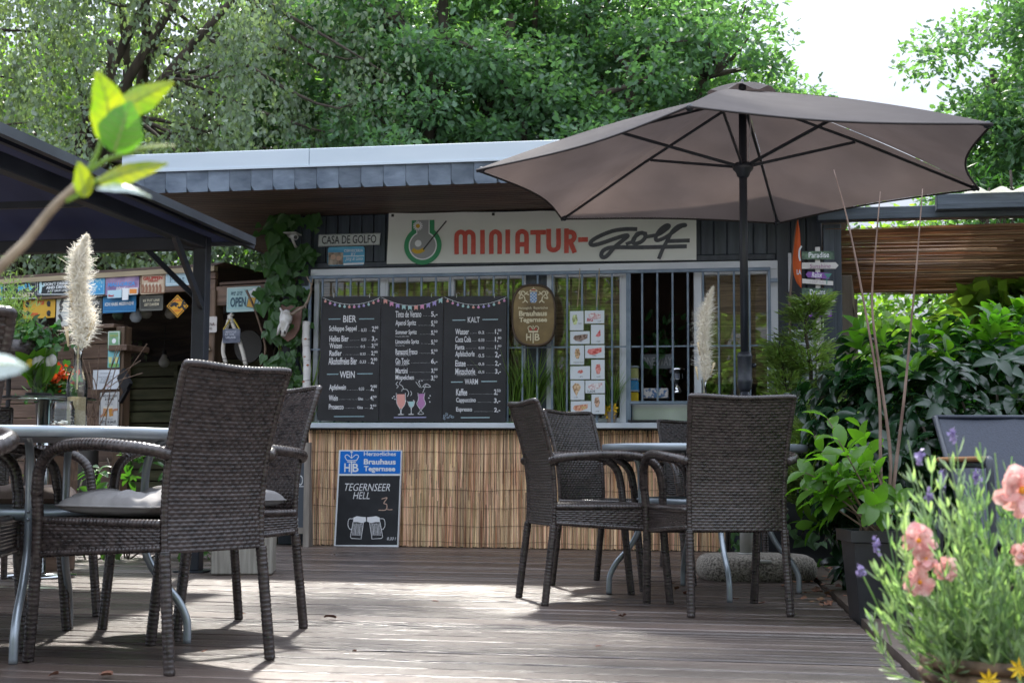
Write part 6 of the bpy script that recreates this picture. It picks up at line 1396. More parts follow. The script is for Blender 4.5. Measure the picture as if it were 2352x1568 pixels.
# small bulbs hanging in the hut
for k, (x, y, off, cl, lb) in enumerate(((42*5.113, 800, .6, (.55, .55, .55), 'pale round bulb lamp hanging in the hut left of the flag sign'), (520, 955, .3, (.6, .66, .78), 'frosted pear bulb hanging low under the flag sign'), (540, 810, .5, (.45, .45, .42), 'dim glass bulb right under the flag sign'), (1735, 770, .2, (.6, .68, .8), 'frosted bulb at the right end of the blue sea sign'), (1510, 745, .6, (.2, .3, .2), 'green tinted bulb below the blue sea sign'), (1870, 725, .5, (.35, .34, .3), 'dusty bulb below the dark green sign'), (2180, 725, .5, (.4, .38, .35), 'dusty bulb left of the diamond sign'), (2098, 1350, 1.3, (.65, .6, .58), 'white bulb on a cord before the green foliage'), (1605/2.904*5.113, (610/2.904+560-640)*5.113, .3, (.45, .45, .42), 'glass bulb left of the open sign'))):
    u, z = BF.px(*dD(x, y), off); T = Thing('light_bulb', lb, 'bulb', BF, (u, off, z), 'unlit bulbs hanging in the bar hut'); s_ = .055
    m = MB(); m.lathe([(.002, -s_), (s_*.6, -s_*.85), (s_*.95, -s_*.3), (s_*.9, .1*s_), (s_*.5, s_*.9), (s_*.32, s_*1.3)], 14, (u, off, z)); T.part('glass', m, plain(cl, .15), True)
    m = MB(); m.lathe([(s_*.35, s_*1.3), (s_*.35, s_*1.9)], 10, (u, off, z)); m.tube([(u, off, z+s_*1.8), (u, off, min(zt0-.05, z+.35))], .004, 4); T.part('socket', m, BLACK)
m = MB(); u0_, z0_ = BF.px(*dD(1640, 1190), 1.3); u1_, z1_ = BF.px(*dD(2500, 1290), 1.3); m.tube([(u0_, 1.3, z0_), ((u0_+u1_)/2, 1.3, (z0_+z1_)/2-.06), (u1_, 1.3, z1_+.06)], .006, 5); solo('hanging_cable', 'black sagging lamp cord across the foliage gap', 'cord', m, BLACK, BF, (u0_, 1.3, z0_))
m = MB(); a = BF.px(*d1(900, 895), .1); b = BF.px(*d1(1030, 930), .1); m.box(a[0], b[0], -.1, .2, b[1], b[1]+.05, .004); solo('wall_shelf', 'short wooden shelf sticking out of the hut post before the foliage', 'shelf', m, old_wood, BF, (a[0], 0, b[1]))
m = MB(); c = BF.px(*d1(912, 1195), -.1); m.bar((c[0]-.05, -.1, c[1]+.13), (c[0]+.06, -.14, c[1]), .03, .12); m.bar((c[0]+.06, -.14, c[1]), (c[0]-.05, -.1, c[1]-.11), .03, .03); solo('floodlight', 'small black floodlight at the side of the hut post', 'lamp', m, BLACK, BF, (c[0], -.1, c[1]))
c = BF.px(*d1(1800, 888), .6); m = MB(); n = 28; m.prism([(c[0]+.14*cos(2*pi*i/n), c[1]+.14*sin(2*pi*i/n)) for i in range(n)][::-1], .6, .62); solo('round_disc', 'dark round disc hanging behind the birch twigs', 'disc', m, plain((.06, .055, .05)), BF, (c[0], .6, c[1]))
# birch twigs hanging ornament and plaque
tw_m = mat('twig', (.1, .06, .04), (.22, .15, .1), .7, sc_=(20, 20, 20)); bw = mat('birch_twig', (.1, .07, .06), (.6, .56, .5), .6, sc_=(10, 10, 40), ramp=(.35, .45))
for lb, P_, r_, mm_ in (('white birch twig leaning left of the plaque', [(1640, 1010), (1620, 900), (1660, 700), (1690, 650)], .016, bw), ('thick white birch twig right of the plaque', [(1785, 1025), (1760, 920), (1720, 800), (1665, 660)], .017, bw), ('forked pale twig beneath the ivy', [(1890, 1030), (1925, 940), (1915, 830), (1850, 620), (1790, 480)], .009, tw_m)):
    m = MB(); m.tube(smooth3([(*(lambda q: (q[0], -.12, q[1]))(BF.px(*d1(x, y), -.12)),) for x, y in P_], 5), r_, 8); solo('birch_twig', lb, 'twig', m, mm_, BF, (BF.px(*d1(*P_[0]), -.12)[0], -.12, BF.px(*d1(*P_[0]), -.12)[1]), smooth=True)
T, p = tin('small dark word plaque hanging between the birch twigs', d1, 1618, 762, 1742, 860, mat('plaque', (.04, .05, .08), (.2, .22, .28), .5, sc_=(8, 8, 8)), -.15, .004)
tx(T, p, [('MINIGOLF', 1640, 1715, 775, 790, .01), ('IST WIE', 1635, 1700, 795, 808, .01), ('URLAUB', 1640, 1710, 815, 830, .01)], plain((.55, .58, .65)))
m = MB(); p.y += .0; 
for P_ in ([(1622, 765), (1672, 690)], [(1738, 762), (1695, 690)]): m.tube([(p.fn(*q)[0], -.15, p.fn(*q)[1]) for q in P_], .006, 5)
T.part('cord', m, plain((.5, .38, .05)))
u, z = BF.px(*d1(1498, 930), -.06); m = MB(); 
for P_ in ([(1498, 850), (1500, 955)], [(1478, 892), (1520, 892)], [(1470, 912), (1528, 912)]): m.tube([(BF.px(*d1(*q), -.055)[0], -.055, BF.px(*d1(*q), -.055)[1]) for q in P_], .008, 6)
solo('metal_ornament', 'small pale cross shaped ornament nailed to the brown hut post', 'ornament', m, plain((.25, .21, .15)), BF, (u, -.055, z))
# hanging basket plant, red flowering pot, tulip vase on a glass bistro table
def bfp(conv, x, y, off): u, z = BF.px(*conv(x, y), off); return BF.w(u, off, z)
b = bfp(d1, 70, 960, -.5)
T = Thing('plant_basket', 'wicker basket of small conifer and ivy at the far left', 'planter', WD, tuple(b)); m = MB(); m.lathe([(.2, -.12), (.27, 0), (.29, .12), (.27, .12)], 22, tuple(b)); T.part('basket', m, wicker, True); m = MB(); m.tube([(b[0], b[1], 0), (b[0], b[1], b[2]-.12)], .02, 8); m.lathe([(.16, 0), (.16, .02)], 18, (b[0], b[1], 0)); T.part('stand', m, BLACK)
rng = np.random.default_rng(4); n = 1500; P = rng.normal(size=(n, 3))*[.13, .1, .16]+[-.08, 0, .34]; link('conifer', leafmesh('conifer', P, unit(rng.normal(size=(n, 3))+[0, 0, 1]), unit(rng.normal(size=(n, 3))), .06, 'thin', thuja_l), T.e)
P = rng.normal(size=(220, 3))*[.16, .1, .07]+[.15, -.05, .16]; link('ivy', leafmesh('ivy', P, unit(rng.normal(size=(220, 3))+[0, -.5, -.6]), unit(rng.normal(size=(220, 3))+[0, -1, 1]), .07, 'ivy', ivy_l), T.e)
gt = aty(103, 913, 7.8)
T = Thing('bistro_table', 'round glass bistro table with steel column behind the left table', 'table', WD, (gt[0], gt[1], 0)); m = MB(); m.lathe([(.27, gt[2]-.012), (.275, gt[2]-.006), (.27, gt[2]), (.001, gt[2])], 36, (gt[0], gt[1], 0)); T.part('glass_top', m, glassmat('green_glass', (.7, .85, .8), 1.5, .02, .15), True)
m = MB(); m.tube([(gt[0], gt[1], .02), (gt[0], gt[1], gt[2]-.013)], .035, 18); m.lathe([(.2, 0), (.2, .012), (.05, .03)], 26, (gt[0], gt[1], 0)); T.part('column', m, plain((.5, .52, .53), .15, 1), True)
v = (gt[0]-.02, gt[1]-.02, gt[2]+.002); vv = aty(88, 913, v[1]); v = (vv[0], v[1], gt[2]+.002)
T = Thing('tulip_vase', 'glass vase of white and yellow tulips on the glass bistro table', 'vase', WD, v)
m = MB(); m.lathe([(.035, 0), (.052, .13), (.056, .15)], 20, v, cap=False); T.part('glass', m, bottle_m, True); m = MB(); m.lathe([(.07, -.0), (.07, .022)], 20, v); T.part('black_tray', m, BLACK)
rg = np.random.default_rng(6)
hd = [((215, 1055), 'y'), ((262, 1045), 'w'), ((292, 1035), 'w'), ((328, 1045), 'w'), ((378, 1025), 'w'), ((350, 1040), 'w')]
for (x, y), c in hd:
    q = aty(*d1(x, y), v[1]-.02); m = MB(); m.tube(smooth3([(v[0], v[1], v[2]+.02), ((v[0]*2+q[0])/3, v[1], (v[2]+q[2])/2), tuple(q)], 4), .004, 5); T.part('stem', m, grass_l)
    m = MB(); m.lathe([(.003, -.005), (.022, .01), (.026, .03), (.018, .052), (.004, .062)], 10, tuple(q)); T.part('tulip', m, mat('tulip_'+c, (.75, .76, .7) if c == 'w' else (.75, .6, .05), rough=.5), True)
n = 22; P = np.tile([0, 0, .05], (n, 1))+rg.normal(size=(n, 3))*[.02, .02, .01]; link('leaves', leafmesh('leaves', P, unit(rg.normal(size=(n, 3))*[.35, .2, 0]+[0, 0, 1]), unit(rg.normal(size=(n, 3))+[0, -1, 0]), .22*(.6+.5*rg.random(n)), 'laurel', laurel_y), T.e)
q = aty(*d1(390, 1235), gt[1]+.45)
T = Thing('kalanchoe_pot', 'dark pot of bright orange red flowers right of the tulips', 'flower pot', WD, tuple(q)); m = MB(); m.lathe([(.08, -.32), (.1, -.05), (.105, 0)], 18, tuple(q)); T.part('pot', m, plain((.06, .045, .04)), True); m = MB(); m.box(q[0]-.12, q[0]+.12, q[1]-.12, q[1]+.12, 0, q[2]-.321, .006); T.part('pedestal', m, old_wood)
c = aty(*d1(392, 1090), q[1]); dz = c[2]-q[2]; P = rg.normal(size=(260, 3))*[.055, .05, .03]+[0, -.02, dz]
_f = link('flowers', leafmesh('flowers', P, unit(rg.normal(size=(260, 3))), unit(rg.normal(size=(260, 3))*.5+[0, -1, 1]), .024, 'ivy', mat('kalanchoe', (.75, .07, .01), (.85, .14, .02), .5, sc_=(9, 9, 9), trans=.2)), T.e); _f['kind'] = 'stuff'
P = rg.normal(size=(120, 3))*[.07, .06, .045]+[0, 0, dz*.4]; link('leaves', leafmesh('leaves', P, unit(rg.normal(size=(120, 3))+[0, 0, .3]), unit(rg.normal(size=(120, 3))+[0, -1, 1]), .055, 'ivy', ivy_l), T.e)
# bare twig bundle before the plank wall
T = Thing('twig_bundle', 'spray of bare brown twigs before the plank wall behind the bottle', 'twigs', BF, (BF.px(190, 990, -.3)[0], -.3, .3))
_tz = BF.px(190, 1000, -.3); m = MB(); m.lathe([(.09, 0), (.12, .1), (.11, _tz[1]-.02), (.1, _tz[1])], 16, (_tz[0], -.27, 0)); T.part('vase', m, plain((.05, .045, .04)), True)
for k in range(22):
    x0 = 190+rg.normal()*16; x1 = 190+rg.normal()*75; y1 = 770+rg.random()*110; m = MB(); P = [BF.px(x0, 1000, -.3), BF.px(x0*.6+x1*.4+rg.normal()*5, 890, -.3), BF.px(x1, y1, -.3)]; m.tube(smooth3([(p[0], -.3+k*.004, p[1]) for p in P], 4), [.008]*8+[.003], 5) if False else m.tube(smooth3([(p[0], -.3+k*.004, p[1]) for p in P], 4), .0038, 5); T.part('twig', m, tw_m)
# bottle with pampas on the left table
def pampas(label, base, hb, topz, wid, n, seed, lean=0.):
    rg = np.random.default_rng(seed); T = Thing('pampas_plume', label, 'dried flower', WD, tuple(base), 'pampas plumes in bottles')
    H = topz-hb; m = MB(); b = np.array(base); m.tube([(b[0], b[1], base[2]+.02), (b[0], b[1], hb), (b[0]+lean, b[1], topz-.1*H)], .0028, 6); T.part('stem', m, mat('straw', (.45, .35, .2), (.6, .48, .3), .7, sc_=(9, 9, 9)))
    t = rg.random(n)**.9; ax = np.stack([b[0]+lean*t+.012*np.sin(t*5+seed)+.02*t**3, b[1]+0*t, hb+.0+H*t*.97], 1); strand = rg.integers(0, 14, n); so = rg.normal(size=(14, 3))*[.3, .3, .1]
    prof = wid*(np.interp(t, [0, .08, .3, .55, .8, 1], [.35, .8, 1, .85, .6, .18]))
    prof = prof*(.75+.35*np.sin(t*31+strand*1.7)**2+.2*np.sin(t*9+seed)); D = unit(np.stack([rg.normal(size=n), rg.normal(size=n), .7+np.abs(rg.normal(size=n))*.9], 1)+so[strand]); Lh = prof*(.5+.8*rg.random(n))
    P0 = ax; P1 = ax+D*Lh[:, None]*.6+[0, 0, .006]; P2 = P1+unit(D*[1, 1, .1]+rg.normal(size=(n, 3))*.8)*Lh[:, None]*(.35+.55*rg.random((n, 1)))
    w_ = .0009; s_ = unit(np.cross(D, rg.normal(size=(n, 3))))*w_
    V = np.stack([P0-s_, P0+s_, P1-s_, P1+s_, P2-s_*.5, P2+s_*.5], 1)-b
    fs = (np.array([[0, 1, 3, 2], [2, 3, 5, 4]])[None]+(np.arange(n)*6)[:, None, None]).reshape(-1, 4)
    me = bpy.data.meshes.new('plume'); me.from_pydata(V.reshape(-1, 3).tolist(), [], fs.tolist()); me.materials.append(mat('pampas', (.78, .74, .65), (.9, .87, .8), .8, sc_=(30, 30, 30), isl=.1, trans=.45, tcol=(1.1, 1.08, 1.02))); o = link('plume', me, T.e); o['kind'] = 'stuff'
    for k in range(3):
        a = b+np.array([(-.03, .03, -.02)[k], -.01, hb-b[2]+(.04, .06, .16)[k]]); m = MB(); m.tube([a-[0, 0, .03], a+[(-.01, .02, -.01)[k], 0, .035]], [.003, .007], 6); T.part('grass_head', m, mat('straw', (0, 0, 0)), True)
    return T
tb = aty(174, 978, 4.72); bx, by = tb[0], 4.72; bz_ = .7225
def bottle(label, x, y, z, H=.3, r_=.032):
    T = Thing('glass_bottle', label, 'bottle', WD, (x, y, z)); m = MB(); k = H/.3
    m.lathe([(r_*.9, 0), (r_, .006), (r_, .16*k), (r_*.85, .19*k), (r_*.42, .225*k), (r_*.38, .285*k), (r_*.46, .287*k), (r_*.46, .3*k)], 26, (x, y, z), cap=False); m.lathe([(.001, .004), (r_*.9, .004)], 26, (x, y, z), cap=False); T.part('glass', m, bottle_m, True)
    m = MB(); m.lathe([(r_*.88, .006), (r_*.88, .115*k)], 20, (x, y, z)); T.part('sand', m, mat('sand', (.4, .3, .18), (.52, .42, .28), .9, sc_=(200, 200, 200))); return T
ztop_b = aty(160, 796, by)[2]
bottle('clear glass bottle of sand on the left table', bx, by, bz_, ztop_b-bz_, .034)
pampas('full cream pampas plume in the bottle on the left table', (bx, by, bz_+.11), ztop_b-.01, aty(178, 537, by)[2], .051, 11000, 1, aty(180, 540, by)[0]-aty(172, 790, by)[0])
q = aty(143, 978, 4.6)
T = Thing('glass_jar', 'ribbed glass jar with shells beside the bottle on the left table', 'jar', WD, (q[0], 4.6, bz_)); m = MB(); prof = [(.034, 0), (.036, .004)]+[(.0375+.0012*sin(i*1.9), .008+i*.0035) for i in range(16)]+[(.034, .07), (.031, .076), (.031, .086)]; m.lathe(prof, 28, (q[0], 4.6, bz_), cap=False); T.part('glass', m, bottle_m, True)
m = MB(); rg = np.random.default_rng(2)
for k in range(12): m.ball((q[0]+rg.normal()*.013, 4.6+rg.normal()*.013, bz_+.008+rg.random()*.014), .007, 7, 4, .6)
T.part('shells', m, plain((.7, .68, .64)), True)
m = MB()
for k in range(24): x = q[0]+rg.uniform(-.09, .02); m.box(x, x+.012, 4.52+rg.random()*.08, 4.535+rg.random()*.08, bz_+.0, bz_+.004+.003*rg.random())
solo('bark_chips', 'small wood chips scattered on the left table near the jar', 'chips', m, plain((.35, .2, .13)), WD, (q[0], 4.55, bz_), kind='stuff')
p2 = aty(1617, 910, 7.0); ztb = .7225; zt2 = aty(1612, 872, 7.0)[2]
bottle('glass bottle behind the square chair on the right table', p2[0], 7.0, ztb, zt2-ztb, .03)
pampas('thinner beige pampas plume at the right table before the window', (p2[0], 7.0, ztb+.08), zt2-.01, aty(1620, 655, 7.0)[2], .056, 7500, 2, .02)
# laurel shrub low behind the chairs at left
def laurel(name, label, base, c, r, nbig, nrest, L_, seed, stems, m_old=laurel_l, m_new=laurel_y, newfrac=.25, flat=.9, cat='shrub', newz=.35):
    rg = np.random.default_rng(seed); T = Thing(name, label, cat, WD, tuple(base)); b = np.array(base); c = np.array(c); r = np.array(r)
    m = MB()
    for q in range(stems):
        d = unit(rg.normal(size=(1, 3)))[0]; e = c+d*r*.8; s_ = b+rg.normal(size=3)*[.1, .05, 0]; m.tube(smooth3([s_, (s_+e)/2+rg.normal(size=3)*.05, e], 4), .006, 6)
    T.part('stems', m, bark, True)
    tv, tf = lt('laurel'); mes = []
    for mm_ in (m_old, m_new):
        me = bpy.data.meshes.new('leaf'); me.from_pydata([tuple(v) for v in tv*L_], [], tf); me.materials.append(mm_); me.polygons.foreach_set('use_smooth', [True]*len(tf)); mes.append(me)
    # leaves grow in whorls round shoot tips
    nt_ = (nbig+nrest)//7; tips = []
    while len(tips) < nt_:
        d = unit(rg.normal(size=(1, 3)))[0]; rad = (.55+.45*rg.random()**.5)
        lump = 1+.13*sin(4*d[0]*3+seed)*cos(3*d[2]*3)
        p = c+d*r*rad*lump
        if p[2] > .02: tips.append((p, d))
    leaves = []
    for p, d in tips:
        ax = unit((d*np.array([1, 1, .6])+[0, 0, .55]+rg.normal(size=3)*.3)[None])[0]
        new = (p[2] > c[2]+r[2]*newz and rg.random() < newfrac*3) or rg.random() < newfrac*.25
        k = rg.integers(6, 9); a0 = rg.random()*6
        x = np.cross(ax, [0.3, .2, 1]); x /= np.linalg.norm(x); y = np.cross(ax, x)
        for q in range(k):
            a = a0+q*2.4; o_ = x*cos(a)+y*sin(a); up_ = (.25+.75*q/k)*(.9 if new else .45)
            dd = o_*(1-.4*up_)+ax*up_+np.array([0, 0, -.25 if not new else .15])+rg.normal(size=3)*.1; dd /= np.linalg.norm(dd)
            nn = ax*.9+rg.normal(size=3)*.25+[0, 0, .4]; leaves.append((p+ax*(q/k)*.06, dd, nn, (.65+.5*rg.random())*(1.1 if new else 1), new))
    leaves.sort(key=lambda l: np.linalg.norm(l[0]-CAM))
    for (p, d, nn, s_, new) in leaves[:nbig]:
        x = np.cross(d, nn); x /= np.linalg.norm(x)+1e-9; z = np.cross(x, d)
        o = link('leaf', mes[1 if new else 0], T.e); M = Matrix((tuple(x*s_), tuple(d*s_), tuple(z*s_))).transposed().to_4x4(); M.translation = Vector(p-b); o.matrix_local = M
    for flag in (False, True):
        R_ = [l for l in leaves[nbig:] if l[4] == flag]
        if not R_: continue
        me = leafmesh('leaves', np.array([l[0]-b for l in R_]), np.array([l[1] for l in R_]), np.array([l[2] for l in R_]), L_*np.array([l[3] for l in R_]), 'laurel', (m_old, m_new)[flag], True)
        o = link('leaves', me, T.e); o['kind'] = 'stuff'
    return T
laurel('laurel_bush', 'low glossy laurel bush seen under the left table', (-2.55, 9.3, -.1), (-2.45, 9.3, .36), (.75, .35, .4), 160, 320, .1, 14, 10, newfrac=0, m_old=leafmat('laurel_mid', (.03, .09, .02), (.06, .15, .035), (2.5, 3, .8), .3, .3, .3, .5, 3))
# cherry laurel hedge on the right: dark glossy mass with bright new shoots on top
laurel('cherry_laurel', 'tall dark cherry laurel hedge with bright new shoots on top', (2.15, 6.6, -.1), (2.3, 6.95, .66), (.88, .6, .7), 300, 4200, .12, 15, 30, newfrac=.16, newz=.62)
laurel('cherry_laurel', 'part of the laurel hedge beyond the right picture edge behind the textile chair', (3.1, 7.2, -.1), (3.15, 7.4, .75), (.75, .6, .66), 60, 1700, .12, 25, 14, newfrac=.16, newz=.6)
# potted shrub with three bare canes
pt = atz(2010, 1402, -.06)
pc = np.array([1.50, 5.85, -.06])
pc = np.array([aty(2012, 1300, 5.85)[0], 5.85, -.06])
T = Thing('plant_pot', 'square black plastic pot at the edge of the deck', 'pot', WD, tuple(pc)); 
def sq(r_, z): return [(pc[0]+sx*r_, pc[1]+sy*r_, pc[2]+z) for sx, sy in ((-1, -1), (1, -1), (1, 1), (-1, 1))]
PH = .42
m = MB(); m.grid([sq(.085, 0), sq(.115, PH-.04)], closed=True); T.part('body', m, mat('black_plastic', (.02, .022, .026), (.035, .038, .042), .35, sc_=(5, 5, 5), bump=.1))
m = MB(); m.grid([sq(.116, PH-.05), sq(.13, PH-.045), sq(.132, PH), sq(.118, PH), sq(.112, PH-.03)], closed=True); m.add(sq(.112, PH-.03), [(0, 1, 2, 3)]); T.part('rim', m, mat('black_plastic', (0, 0, 0)))
T = Thing('potted_shrub', 'leafy green shrub in the black pot reaching left over the deck', 'shrub', WD, (pc[0], pc[1], pc[2]+PH-.03)); o0 = np.array(T.o); T_o = T.o
tv, tf = lt('laurel'); lme = bpy.data.meshes.new('leaf'); lme.from_pydata([tuple(v*[1.25, 1, 1]) for v in tv*.1], [], tf); lme.materials.append(laurel_y); lme.polygons.foreach_set('use_smooth', [True]*len(tf))
rg = np.random.default_rng(31)
tips = [(1850, 1085), (1880, 1125), (1905, 1060), (1935, 1100), (1925, 1010), (1960, 1050), (1985, 1040), (2000, 1110), (2035, 1130), (2060, 1150), (1870, 1000), (2010, 1160), (1900, 960), (1975, 980), (1845, 1120), (1890, 1150)]
for k, (x, y) in enumerate(tips):
    e = aty(x, y, pc[1]+rg.normal()*.14); s_ = o0+rg.normal(size=3)*[.035, .035, 0]; mid = (s_+e)/2+np.array([0, 0, .03])+rg.normal(size=3)*.02
    C_ = smooth3([s_, mid, e], 5); m = MB(); m.tube(C_, np.linspace(.005, .002, len(C_)), 5); T.part('stem', m, tw_m)
    for q in range(9):
        t = .55+.45*q/8; P = C_[min(len(C_)-1, int(t*(len(C_)-1)))]; a = q*2.4; ax = unit((C_[-1]-C_[-3])[None])[0]; x_ = np.cross(ax, [.1, 1, .2]); x_ /= np.linalg.norm(x_); y_ = np.cross(ax, x_)
        d = (x_*cos(a)+y_*sin(a))*.9+ax*(.4+.5*(q > 5)); d /= np.linalg.norm(d); nn = ax+[0, -.3, .6]+rg.normal(size=3)*.2; X = np.cross(d, nn); X /= np.linalg.norm(X); Z = np.cross(X, d); s2 = .7+.5*rg.random()
        o = link('leaf', lme, T.e); M = Matrix((tuple(X*s2), tuple(d*s2), tuple(Z*s2))).transposed().to_4x4(); M.translation = Vector(P-o0); o.matrix_local = M
T = Thing('bare_canes', 'bare brown canes rising from the black pot past the hedge', 'canes', WD, (pc[0]+.02, pc[1], pc[2]+PH-.02))
for P_ in ([(2025, 1200), (2022, 1050), (2018, 900), (1985, 700), (1950, 520), (1915, 390)], [(2035, 1200), (2045, 1050), (2020, 850), (2003, 700), (2012, 560), (2022, 440)], [(2042, 1205), (2060, 1050), (2078, 900), (2092, 750), (2106, 600), (2119, 434)]):
    C_ = smooth3([aty(x, y, pc[1]-.02) for x, y in P_], 6); m = MB(); m.tube(C_, np.linspace(.0085, .0022, len(C_)), 7); T.part('cane', m, mat('cane', (.12, .07, .05), (.26, .18, .14), .6, sc_=(9, 9, 9)), True)
# conifer by the corner
def conifer(label, base, stems, n, seed, sp, lsize=.055):
    rg = np.random.default_rng(seed); T = Thing('thuja', label, 'conifer', WD, tuple(base)); b = np.array(base); m = MB(); PP = []; DD = []; NN = []
    for path, rad in stems:
        C_ = smooth3(path, 6); m.tube(C_, np.linspace(.02, .006, len(C_)), 7)
        nb = int(46*len(path)/3)
        for q in range(nb):
            t = .12+.88*rg.random(); i = int(t*(len(C_)-1)); s_ = C_[i]; a = rg.random()*2*pi; L_ = rad*(1.15-.65*t)*(.5+.6*rg.random()); e = s_+np.array([cos(a)*L_, sin(a)*L_, L_*(.25+.3*rg.random())])
            K_ = smooth3([s_, (s_+e)/2+[0, 0, -.02], e], 4); m.tube(K_, .0022, 4)
            k = n//(nb*len(stems)); tt = .3+.7*rg.random(k); idx = np.minimum((tt*(len(K_)-1)).astype(int), len(K_)-1); dirb = unit((e-s_)[None])[0]
            side = np.cross(dirb, [0, 0, 1]); side /= np.linalg.norm(side); sg = rg.normal(size=k)
            PP.append(K_[idx]+side*(sg*.028)[:, None]+rg.normal(size=(k, 3))*.012); DD.append(unit(dirb+side*(sg*.8)[:, None]+rg.normal(size=(k, 3))*.25)); NN.append(unit(np.array([0, 0, 1.])+rg.normal(size=(k, 3))*.5))
    T.part('trunk', m, bark, True); P = np.concatenate(PP); link('foliage', leafmesh('foliage', P-b, np.concatenate(DD), np.concatenate(NN), lsize*(.6+.7*rg.random(len(P))), 'thin', thuja_l), T.e); return T
Yc = 8.9
cb = aty(1850, 1150, Yc)
conifer('open thuja conifer growing up in front of the kiosk corner notices', (cb[0], Yc, 0.3), [([aty(1852, 1170, Yc), aty(1858, 1000, Yc), aty(1862, 850, Yc), aty(1850, 750, Yc), aty(1868, 690, Yc)], .28), ([aty(1845, 1150, Yc), aty(1820, 1000, Yc), aty(1800, 870, Yc), aty(1795, 790, Yc)], .22), ([aty(1880, 1150, Yc-.1), aty(1900, 1000, Yc-.1), aty(1925, 900, Yc), aty(1930, 830, Yc)], .2)], 17000, 41, .2)
conifer('feathery low thuja filling the gap left of the laurel hedge', (aty(1930, 1150, 8.5)[0], 8.5, .2), [([aty(1930, 1180, 8.5), aty(1925, 1050, 8.5), aty(1935, 930, 8.5)], .38), ([aty(1880, 1180, 8.6), aty(1870, 1080, 8.6), aty(1885, 1000, 8.6)], .3)], 20000, 42, .3)
# dark raised planter with ivy behind the parasol base
u0_, u1_ = K.loc(aty(1748, 1290, 9.3))[0], K.loc(aty(1748, 1290, 9.3))[0]+1.3; y0_ = K.loc(aty(1748, 1290, 9.3))[1]
T = Thing('raised_planter', 'black raised planter in the shade behind the parasol base', 'planter', K, (u0_, y0_, 0)); m = MB(); m.box(u0_, u1_, y0_, y0_+.5, 0, .46, .006); T.part('box', m, mat('planter_black', (.012, .014, .018), (.022, .025, .03), .6, sc_=(4, 4, 4))); m = MB(); m.box(u0_+.03, u1_-.03, y0_+.03, y0_+.47, .46, .466); T.part('soil', m, soil)
ivy_patch('ivy hanging down the side of the black raised planter', 'ivy', K, lambda x, y: (x, y), [(1890, 1130), (1920, 1150), (1940, 1220), (1900, 1190), (1960, 1130)], 190, .075, y0_-.02, .12, 17)
# bed edge plants
shrub('ground_ivy', 'dark ground ivy and leaf litter between the deck corner and the pot', 'ivy', (2.2, 7.4, -.08), (2.3, 7.5, 0.0), (.6, .7, .12), 900, .06, ivy_l, 'ivy', 26, .22, 55)
# garden textile chair
TY = 5.3
X0 = aty(2166, 955, TY)[0]; z1 = aty(2166, 955, TY)[2]
T = Thing('textile_chair', 'blue grey textile garden armchair behind the lavender', 'chair', WD, (X0+.3, TY, -.06))
def txp(u, v): return (X0+.03*(1-v)+u*.62, TY+.1-.28*(1-v)+.03*sin(pi*u), .36+(z1-.36)*v)
m = MB(); m.grid([[txp(u, v) for u in np.linspace(.02, .98, 14)] for v in np.linspace(0, 1, 12)]); T.part('back_panel', m, mat('textilene', (.009, .014, .028), (.018, .026, .048), .45, sc_=(180, 180, 180), bump=.2), True)
m = MB(); m.grid([[(X0+.03+u*.62, TY-.18-.45*v, .36+.0*v) for u in np.linspace(.02, .98, 8)] for v in np.linspace(0, 1, 8)]); T.part('seat_panel', m, mat('textilene', (0, 0, 0)), True)
for u in (0, 1):
    m = MB(); m.tube([(txp(u, 0)), (txp(u, .5)), (txp(u, 1))], .011, 10); m.tube([(X0+.03+u*.62, TY-.18, .36), (X0+.03+u*.62, TY-.63, .36)], .011, 10); T.part('side_frame', m, anthracite, True)
    xx = X0-.02+u*.7; az_ = aty(2215, 1055, TY-.25)[2]
    m = MB(); m.tube(smooth3([(xx, TY-.03, az_-.02), (xx, TY-.5, az_-.02), (xx, TY-.57, az_-.06), (xx, TY-.6, -.06)], 4), .013, 8); T.part('arm_frame', m, anthracite, True); m = MB(); m.tube([(xx, TY-.06, az_-.03), (xx, TY+.1, -.06)], .013, 8); T.part('leg', m, anthracite, True)
    m = MB(); m.box(xx-.025, xx+.025, TY-.5, TY-.05, az_-.008, az_+.01, .006); T.part('armrest', m, mat('teak', (.2, .09, .035), (.34, .17, .07), .5, sc_=(20, 3, 20)))
m = MB(); m.tube([txp(0, 1), txp(.5, 1.005), txp(1, 1)], .008, 8); T.part('top_rail', m, mat('textilene', (0, 0, 0)), True)
# lavender and roses in the near right corner
LY = 2.25
lb_ = np.array([aty(2310, 1545, LY)[0], LY, aty(2290, 1560, LY)[2]-.1])
T = Thing('flower_basket', 'woven brown basket holding the lavender in the lower right corner', 'basket', WD, tuple(lb_-[0, 0, .22])); m = MB(); BR = .115
for q in range(16):
    zz = lb_[2]-.2+q*.022; rr2 = BR*(.85+.2*q/15); P = [(lb_[0]+rr2*cos(a)+.004*sin(a*20+q*pi), lb_[1]+rr2*sin(a), zz) for a in np.linspace(0, 2*pi, 60)]; m.tube(P, .011, 5)
T.part('weave', m, mat('basket', (.06, .035, .02), (.2, .13, .08), .7, sc_=(30, 30, 30)), True); m = MB(); m.lathe([(.1, 0), (.1, .005)], 20, (lb_[0], lb_[1], lb_[2]+.08)); T.part('soil', m, soil)
m = MB(); m.lathe([(.1, -.06), (.1, lb_[2]-.2)], 20, (lb_[0], lb_[1], 0)); solo('plant_stand', 'dark stand under the lavender basket', 'stand', m, plain((.05, .04, .035)), WD, (lb_[0], lb_[1], -.06))
T = Thing('lavender', 'bushy grey green lavender with a few violet heads in the lower right corner', 'lavender', WD, tuple(lb_+[0, 0, .08])); b = np.array(T.o); rg = np.random.default_rng(77)
PP = []; DD = []; NN = []; SZ_ = []; m = MB(); ends = []
